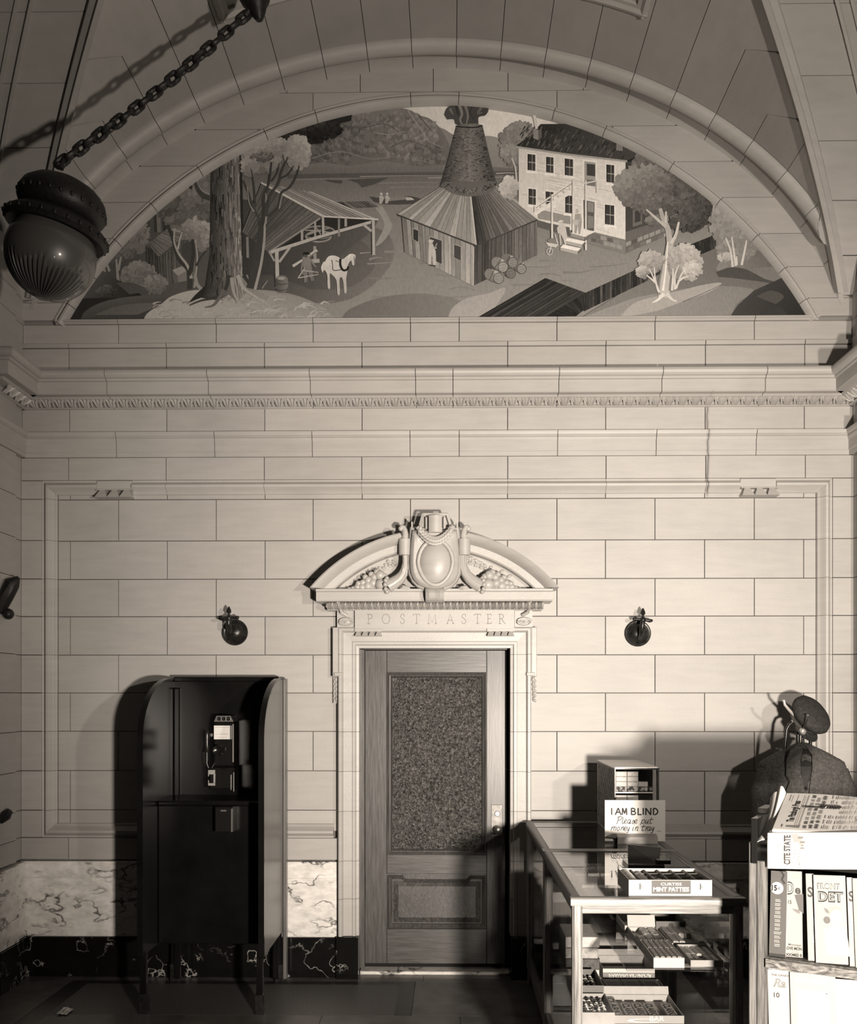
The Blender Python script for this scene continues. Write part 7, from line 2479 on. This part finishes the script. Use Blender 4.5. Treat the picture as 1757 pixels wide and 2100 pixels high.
def m7(A, w_, h):
    A.rect(0, 0, w_, h, 0.34)
    A.text('GOOD HEALTH', 0.018, h - 0.034, 0.018, 0.62, 0.11)
    A.rect(0.022, 0.02, w_ - 0.022, h - 0.06, 0.66)
    for i in range(70):
        x, y = rr.uniform(0.024, w_ - 0.034), rr.uniform(0.03, h - 0.075)
        A.poly([(x, y), (x + rr.uniform(.004, .012), y + rr.uniform(-.004, .006)), (x + rr.uniform(0, .01), y + rr.uniform(.006, .02))], rr.uniform(0.42, 0.72))
    A.poly([(w_ - 0.03 + 0.003 * cos(i), h - 0.066 + 0.003 * sin(i)) for i in range(6)], 0.12)
def m8(A, w_, h):
    A.rect(0, 0, w_, h, 0.42)
    A.rect(0.01, h - 0.03, w_ - 0.01, h - 0.012, 0.68)
H2 = 0.305
zb2 = RP(1600, 1996, 0.05).z - H2 * cos(LEAN)
zled = 0.27
magazine(1566, 1576, 1990, 0.040, zb2 + 0.012, H2, 'white magazine edge at the post of the lower tier', G2, m8, pymid=2040, width=0.10)
magazine(1578, 1624, 1996, 0.026, zb2, H2, 'white magazine with script title and 10 cent price, lower tier', G2, m6, pymid=2040, width=0.105)
magazine(1627, 1708, 2000, 0.016, zb2 + 0.004, H2, 'pale magazine with framed picture on its cover, lower tier', G2, m7, pymid=2040, width=0.155)
magazine(1712, 1790, 2006, 0.026, zb2 - 0.002, H2, 'blank white magazine farthest along the lower tier', G2, m8, pymid=2040, width=0.20)
rbox('magazine_stop', 0.062, RLEN, -0.012, 0.11, zb2 - 0.03, zb2 - 0.006, 'oak_rack_x')

# ---- newspapers: a stack on top and one folded over the front
fL, bL = RP(1585, 1699, 0.0), RP(1589, 1627, 0.26)
fR, bR = RP(1757, 1690, 0.0), RP(1757, 1637, 0.26)
AL = fL.x
ALEN = 0.60
slope = (bL.z - fL.z) / 0.26
zf = fL.z
th = 0.022
def sheet_z(a, b):
    return zf + slope * b + 0.014 * sin(a * 9.0) * (b / 0.26) * 0.4 + 0.006 * a
n_sheets = 3
grp = 'newspapers stacked on the rack'
for k in range(n_sheets):
    dz_ = -0.012 * (n_sheets - 1 - k) - 0.001
    sk = 0.012 * (n_sheets - 1 - k)
    lab = ('lowest newspaper of the stack on top of the rack, its folded edge showing', 'middle newspaper of the stack on top of the rack', 'top newspaper of the stack, its front page turned sideways')[k]
    o = thing('newspaper', RM @ Vector((AL + 0.2, 0.1, zf + dz_)), lab, 'newspaper', grp)
    fr = []
    nb_ = 10
    prof_ = [(0.26, -0.0105), (0.26, 0.0)] + [(0.26 * (1 - i / 7), 0.0) for i in range(1, 8)] + [(-0.008, -0.002), (-0.012, -0.0055), (-0.008, -0.009), (0.0, -0.0105)]
    R = []
    for i in range(19):
        a = AL - sk + (ALEN + sk) * i / 18
        R.append([RM @ Vector((a, b - 0.004 * k, sheet_z(a, max(0, b)) + dz_ + c)) for b, c in prof_])
    MB().loft(R).build('folded_pages', M['card' if k == 2 else 'paper'], o, 50)
    if k == 2:
        N = Paint(lambda u, v: RM @ Vector((AL + u, v - 0.008, sheet_z(AL + u, v) + dz_ + 0.0006)), (0, 0, 1), 2e-5)
        N.rect_ = N.rect
        def rect_g(u0, v0, u1, v1, s):
            nu, nv = max(1, int((u1 - u0) / 0.03)), 4 if v1 - v0 > 0.1 else 1
            for i in range(nu):
                for j in range(nv):
                    N.poly([(u0 + (u1 - u0) * (i + a) / nu, v0 + (v1 - v0) * (j + b) / nv) for a, b in ((0, 0), (1, 0), (1, 1), (0, 1))], s)
        V0, V1 = 0.006, 0.252
        rect_g(0.0, 0.002, ALEN - 0.002, 0.256, 0.42)
        N.text('The Pittsburgh Press', 0.062, 0.050, 0.024, 0.015, 0.150, rot=pi / 2, bold=0.03)
        for u, a, b, s in ((0.020, 0.20, 0.245, 0.12), (0.030, 0.19, 0.24, 0.4), (0.048, 0.20, 0.245, 0.3), (0.070, 0.02, 0.245, 0.38), (0.076, 0.03, 0.235, 0.40), (0.083, 0.02, 0.245, 0.30), (0.087, 0.02, 0.245, 0.45)):
            N.rect(u, a, u + 0.0016, b, s)
        N.rect(0.026, 0.014, 0.030, 0.032, 0.1)
        N.poly([(0.042, 0.016), (0.088, 0.012), (0.090, 0.034), (0.076, 0.028), (0.044, 0.026)], 0.13)
        # headlines: three sideways lines with bold ends
        for i, u in enumerate((0.112, 0.132, 0.152)):
            v = V0 + 0.006
            while v < V1 - 0.02:
                l = rr.uniform(0.018, 0.034)
                dark = 0.08 if v < 0.05 or rr.random() < 0.4 else 0.24
                k2 = int(l / 0.0042)
                for q in range(k2):
                    N.rect(u - 0.014 * rr.uniform(0.75, 1), v + q * 0.0042, u, v + q * 0.0042 + 0.0028, dark)
                v += l + 0.006
        # columns of type
        u = 0.165
        while u < ALEN - 0.01:
            for c in range(7):
                v0 = V0 + (V1 - V0) * c / 7 + 0.002
                v1 = V0 + (V1 - V0) * (c + 1) / 7 - 0.002
                head = u < 0.205
                if rr.random() < (0.55 if head else 0.93):
                    N.rect(u, v0 + rr.uniform(0, 0.004), u + (0.0030 if head else 0.0017), v1 - rr.uniform(0, 0.012), rr.uniform(0.22, 0.36) if head else rr.uniform(0.27, 0.42))
            u += 0.0064 if u < 0.205 else 0.0034
        for c in range(6):
            N.rect(0.29 + 0.02 * (c % 3), V0 + 0.03 + 0.035 * c, 0.296 + 0.02 * (c % 3), V0 + 0.045 + 0.035 * c, 0.1)
        N.build('front_page', M['print'], o)
# curled loose pages at the end of the stack
def curl(a0, a1, b0, b1, z0, z1, bend, label):
    rows = []
    for i in range(9):
        t = i / 8
        row = []
        for j in range(7):
            q = j / 6
            a = a0 + (a1 - a0) * q
            row.append(RM @ Vector((a + bend * sin(pi * t) * (1 - q), b0 + (b1 - b0) * t, z0 + (z1 - z0) * t + 0.018 * sin(pi * q) * (0.4 + t) - 0.010 * (1 - q) * (1 - t))))
        rows.append(row)
    o = MB().grid(rows, (0, 0, -0.002)).build('loose_page', M['paper'], None, 60)
    tag(o, label, 'newspaper', 'loose newspaper pages')
c0_, c1_ = RP(1550, 1700, 0.05), RP(1588, 1700, 0.05)
curl(c0_.x + 0.012, c1_.x - 0.004, -0.004, 0.24, zf - 0.044, zf + slope * 0.24 - 0.008, 0.012, 'loose newspaper page curling over the black end of the rack')
curl(c0_.x + 0.036, c1_.x + 0.002, -0.006, 0.25, zf - 0.034, zf + slope * 0.25 + 0.010, 0.008, 'second loose page, curled up against the newspaper stack')
# newspaper folded over the front
BZ = -0.030
tl, bl_ = RP(1574, 1706, BZ), RP(1573, 1781, BZ)
br_ = RP(1757, 1783, BZ)
kz = (br_.z - bl_.z) / (br_.x - bl_.x)
A0, A1 = tl.x, tl.x + 0.62
def fz(u, v): return bl_.z + kz * u + v * (tl.z - 0.004 - bl_.z)
def fb(u, v): return BZ - 0.004 * sin(pi * v) - 0.006 * sin(u * 11) * (1 - v)
o = thing('newspaper', RM @ Vector((A0 + 0.2, BZ, bl_.z)), 'newspaper folded over the front edge of the rack, big sideways headline', 'newspaper')
rows = []
for j in range(9):
    v = j / 8
    rows.append([RM @ Vector((A0 + (A1 - A0) * i / 16, fb((A1 - A0) * i / 16, v), fz((A1 - A0) * i / 16, v))) for i in range(17)])
rows.append([RM @ Vector((A0 + (A1 - A0) * i / 16, 0.012, fz((A1 - A0) * i / 16, 1.0) + 0.003)) for i in range(17)])
MB().grid(rows, RW * 0.010).build('folded_pages', M['paper'], o, 50)
Hn = tl.z - bl_.z
N2 = Paint(lambda u, v: RM @ Vector((A0 + u, fb(u, v / Hn) - 0.0008, fz(u, v / Hn))), -RW, 2e-5)
N2.text('CITE STATE', 0.078, 0.016, 0.021, 0.05, Hn * 0.82, rot=pi / 2, bold=0.045)
N2.text('CITY HUDDLE', 0.097, 0.016, 0.013, 0.17, Hn * 0.42, rot=pi / 2, bold=0.01)
N2.text('MAP PLEA FOR', 0.116, 0.016, 0.013, 0.16, Hn * 0.42, rot=pi / 2, bold=0.01)
N2.text('STREET', 0.136, 0.016, 0.012, 0.22, Hn * 0.24, rot=pi / 2)
N2.text('CL.', 0.040, Hn * 0.55, 0.012, 0.2, Hn * 0.16, rot=pi / 2)
N2.poly([(0.082, Hn * 0.96), (0.100, Hn * 0.98), (0.112, Hn * 0.88), (0.124, Hn * 0.70), (0.120, Hn * 0.60), (0.112, Hn * 0.62), (0.106, Hn * 0.74), (0.090, Hn * 0.74)], 0.24)
for (a, b, c, d) in ((0.104, 0.84, 0.122, 0.90), (0.112, 0.72, 0.128, 0.77), (0.112, 0.56, 0.126, 0.60), (0.116, 0.64, 0.124, 0.67)):
    N2.rect(a, Hn * b, c, Hn * d, 0.13)
for i in range(30):
    u = 0.15 + 0.012 * i
    N2.rect(u, 0.02, u + 0.002, Hn * rr.uniform(0.3, 0.45), 0.64)
N2.build('front_page', M['print'], o)
# wire weight that holds the pages down
a0_, a1_2 = RP(1650, 1658, 0.14), RP(1723, 1658, 0.14)
wz = lambda a: sheet_z(a, 0.15) + 0.006
m = MB()
L_ = a1_2.x - a0_.x
for s in (-1, 1):
    m.tube([RM @ Vector((a0_.x + L_ * t, 0.15 + s * 0.010 * (1 - min(1, t / 0.42)) ** 0.6 + 0.002 * s, wz(a0_.x + L_ * t))) for t in [i / 12 for i in range(11)]], 0.0024, 6)
m.tube([RM @ Vector((a0_.x, 0.15 - 0.012, wz(a0_.x))), RM @ Vector((a0_.x - 0.006, 0.15, wz(a0_.x))), RM @ Vector((a0_.x, 0.15 + 0.012, wz(a0_.x)))], 0.003, 6)
tw = [RM @ Vector((a0_.x + L_ * (0.45 + 0.55 * i / 30), 0.15 + 0.005 * sin(i * 1.5), wz(a0_.x + L_ * 0.7) + 0.003 + 0.004 * cos(i * 1.5))) for i in range(31)]
m.tube(tw, 0.0034, 6)
tag(m.build('wire_weight', M['bronze'], None, 50), 'long twisted wire loop lying on the front page of the top newspaper', 'wire')

# ============================================================ COAT STAND, JACKET AND CAP
SYY = -0.40
def sp(px, py, y=SYY): return P(px, py, y)
cs = thing('coat_stand', (sp(1636, 1480).x, SYY, 0), 'black bentwood coat stand with bright metal hooks, by the end of the wall', 'coat stand')
pxx = sp(1636, 1480)
MB().tube([(pxx.x, SYY, 0.12), (pxx.x, SYY, pxx.z)], 0.012, 10).build('post', M['bent'], cs, 40)
lp_ = [sp(a, b, SYY - 0.03) for a, b in ((1604, 1640), (1606, 1560), (1611, 1515), (1613, 1496), (1618, 1485), (1626, 1481), (1634, 1481))]
MB().tube([Vector((lp_[0].x - 0.02, SYY - 0.03, 0.5))] + lp_, 0.0105, 10).build('bent_arm', M['bent'], cs, 40)
rp_ = [sp(a, b, SYY + 0.03) for a, b in ((1664, 1640), (1662, 1560), (1661, 1505), (1656, 1490), (1645, 1482), (1637, 1481))]
MB().tube([Vector((rp_[0].x + 0.02, SYY + 0.03, 0.5))] + rp_, 0.0105, 10).build('bent_arm', M['bent'], cs, 40)
MB().tube([sp(1646, 1540, SYY - 0.04), sp(1646, 1500, SYY - 0.04), sp(1640, 1488, SYY)], 0.010, 10).build('bent_arm', M['bent'], cs, 40)
for k in range(4):
    a = 2 * pi * k / 4 + 0.5
    MB().tube([(pxx.x + 0.012 * cos(a), SYY + 0.012 * sin(a), 0.42), (pxx.x + 0.10 * cos(a), SYY + 0.10 * sin(a), 0.20), (pxx.x + 0.24 * cos(a), SYY + 0.24 * sin(a), 0.013)], 0.0125, 10).build('leg', M['bent'], cs, 40)
white = plain('bright_hook_metal', 0.80, 0.25, metal=0.5)
M['hook'] = white
h1 = [sp(a, b, y) for a, b, y in ((1634, 1474, SYY - 0.02), (1628, 1467, SYY - 0.05), (1617, 1455, SYY - 0.08), (1609, 1445, SYY - 0.09), (1607, 1437, SYY - 0.09))]
o = MB().tube(h1, [0.010, 0.010, 0.009, 0.008, 0.007], 9)
o.ball(h1[-1], 0.011, 0.011, 0.006)
o.build('hook', M['hook'], cs, 50)
h2 = [sp(a, b, SYY - 0.04) for a, b in ((1635, 1472), (1635, 1478), (1630, 1480), (1625, 1479), (1624, 1476))]
MB().tube(h2, 0.006, 8).build('hook', M['hook'], cs, 50)
h3 = [sp(a, b, y) for a, b, y in ((1646, 1496, SYY - 0.08), (1650, 1487, SYY - 0.17), (1654, 1477, SYY - 0.215), (1656, 1467, SYY - 0.225))]
o = MB().tube(h3, [0.006, 0.005, 0.005, 0.004], 8)
o.ball(h3[-1], 0.009, 0.009, 0.006)
o.build('hook', M['dull_metal'], cs, 50)
b_ = sp(1645, 1500, SYY - 0.075)
MB().lathe([(0.0, -0.028), (0.012, -0.024), (0.022, -0.008), (0.024, 0.004), (0.020, 0.016), (0.010, 0.026), (0.0, 0.028)], 14, tr(*b_)).build('hook_boss', M['chrome'], cs, 40)
# jacket
JY = -0.42
jk = thing('jacket', (sp(1648, 1600).x, JY, 0.6), 'dark brown tweed suit jacket hanging on the coat stand', 'jacket')
jx = sp(1648, 1600, JY - 0.05).x
S_ = 331.0
jz = lambda py: P(1648, py, JY - 0.05).z
prof_ = [(1524, 10, 12, 3), (1530, 20, 18, 2), (1537, 36, 22, 1), (1546, 54, 26, 0), (1555, 70, 29, 0), (1562, 82, 32, 0), (1572, 86, 34, 0), (1600, 83, 36, 0), (1640, 78, 37, 0), (1700, 74, 38, 0), (1780, 78, 38, 0), (1838, 82, 38, 0)]
rings = []
for (py, hw_, dp, lift) in prof_:
    ring = []
    for j in range(32):
        a = 2 * pi * j / 32
        ca, sa = cos(a), sin(a)
        ex = 0.62
        x = hw_ / S_ * (abs(ca) ** ex) * (1 if ca > 0 else -1)
        y = dp / S_ * (abs(sa) ** ex) * (1 if sa > 0 else -1)
        fold = 0.004 * sin(j * 2.1 + py * 0.05)
        ring.append(Vector((jx + x + fold, JY - 0.02 + y + fold, jz(py))))
    rings.append(ring)
MB().loft(rings).build('body', M['wool'], jk, 60)
for s in (-1, 1):
    pts = [Vector((jx + s * a / S_, JY - 0.03 + b, jz(py))) for a, b, py in ((56, 0.01, 1572), (74, -0.005, 1586), (84, -0.015, 1620), (87, -0.03, 1680), (88, -0.05, 1740), (88, -0.06, 1790))]
    MB().tube(pts, [0.030, 0.056, 0.064, 0.060, 0.055, 0.050], 14).build('sleeve', M['wool'], jk, 60)
def cloth(poly, y, mat, name, th=0.008, bulge=0.0):
    pts = [(P(a, b, JY - 0.14).x, P(a, b, JY - 0.14).z) for a, b in poly]
    m = MB().prism(pts, JY + y - th, JY + y)
    return m.build(name, M[mat], jk, 40)
cloth([(1640, 1545), (1647, 1536), (1663, 1540), (1664, 1572), (1660, 1605), (1653, 1622), (1648, 1618), (1641, 1580)], -0.128, 'wool_in', 'lining', 0.004)
cloth([(1641, 1572), (1662, 1572), (1657, 1606), (1652, 1618), (1647, 1612)], -0.134, 'wool_mid', 'inner_facing', 0.004)
cloth([(1643, 1548), (1652, 1546), (1663, 1552), (1663, 1562), (1650, 1558), (1643, 1562)], -0.136, 'wool', 'collar_fold', 0.006)
cloth([(1634, 1530), (1646, 1531), (1640, 1560), (1641, 1585), (1650, 1625), (1648, 1660), (1614, 1660), (1611, 1622), (1618, 1604), (1611, 1590), (1612, 1560), (1620, 1538)], -0.138, 'wool', 'lapel', 0.008)
cloth([(1652, 1530), (1662, 1534), (1676, 1546), (1690, 1575), (1694, 1600), (1690, 1660), (1656, 1660), (1660, 1610), (1665, 1575), (1664, 1548)], -0.138, 'wool', 'lapel', 0.008)
q = P(1653, 1617, JY - 0.15)
MB().lathe([(0.0, 0.0), (0.010, 0.0), (0.010, 0.004), (0.0, 0.004)], 12, tr(q.x, JY - 0.142, q.z) @ rotm('X', pi / 2)).build('button', M['black'], jk, 40)
# wire hanger
hg = thing('coat_hanger', (sp(1646, 1520).x, JY - 0.02, sp(1646, 1515).z), 'thin wire hanger inside the jacket, its loop showing past the shoulder', 'hanger')
w0 = [sp(a, b, JY + 0.05) for a, b in ((1690, 1545), (1706, 1551), (1722, 1557), (1727, 1561), (1724, 1565), (1714, 1562), (1700, 1556))]
m = MB()
m.tube([sp(1646, 1503, SYY - 0.05), sp(1649, 1508, SYY - 0.045), sp(1648, 1516, JY - 0.02), sp(1648, 1530, JY - 0.01), sp(1680, 1541, JY + 0.04)] + w0, 0.0018, 6)
m.build('wire', M['iron'], hg, 60)
# cap
cpx = sp(1662, 1464, SYY - 0.045)
ax = Vector((0.50, -0.66, 0.62)).normalized()
CM = tr(*cpx) @ Vector((0, 0, 1)).rotation_difference(ax).to_matrix().to_4x4()
cap_ = thing('tweed_hat', cpx, 'dark wool flat cap hung tilted on top of the coat stand', 'hat')
rings = []
for z, r, ofs in ((-0.066, 0.094, 0.0), (-0.052, 0.100, 0.0), (-0.038, 0.112, -0.004), (-0.018, 0.134, -0.010), (0.004, 0.142, -0.012), (0.026, 0.134, -0.012), (0.044, 0.108, -0.010), (0.054, 0.062, -0.006), (0.057, 0.012, 0)):
    ring = []
    for j in range(32):
        a = 2 * pi * j / 32
        wv = 1 + 0.012 * sin(4 * a + 1) + 0.010 * sin(7 * a)
        ring.append(CM @ Vector((r * wv * cos(a) * 0.95, r * wv * sin(a) + ofs, z)))
    rings.append(ring)
MB().loft(rings, True).build('crown', M['cap'], cap_, 60)
MB().lathe([(0.094, -0.072), (0.1, -0.070), (0.101, -0.052), (0.094, -0.050)], 30, CM).build('band', M['wool'], cap_, 40)
vis_dir = (CM.to_3x3().inverted() @ Vector((0.50, -0.80, -0.45)))
va = atan2(vis_dir.y, vis_dir.x)
rows = []
for i in range(13):
    a = va + radians(-62 + 124 * i / 12)
    k = cos(radians(-62 + 124 * i / 12) * 1.3)
    rows.append([CM @ Vector(((0.096 + e * max(0.05, k)) * cos(a), (0.096 + e * max(0.05, k)) * sin(a), -0.062 - e * 0.35)) for e in (0, 0.02, 0.04, 0.055)])
MB().grid(rows, ax * -0.004).build('visor', M['cap'], cap_, 60)
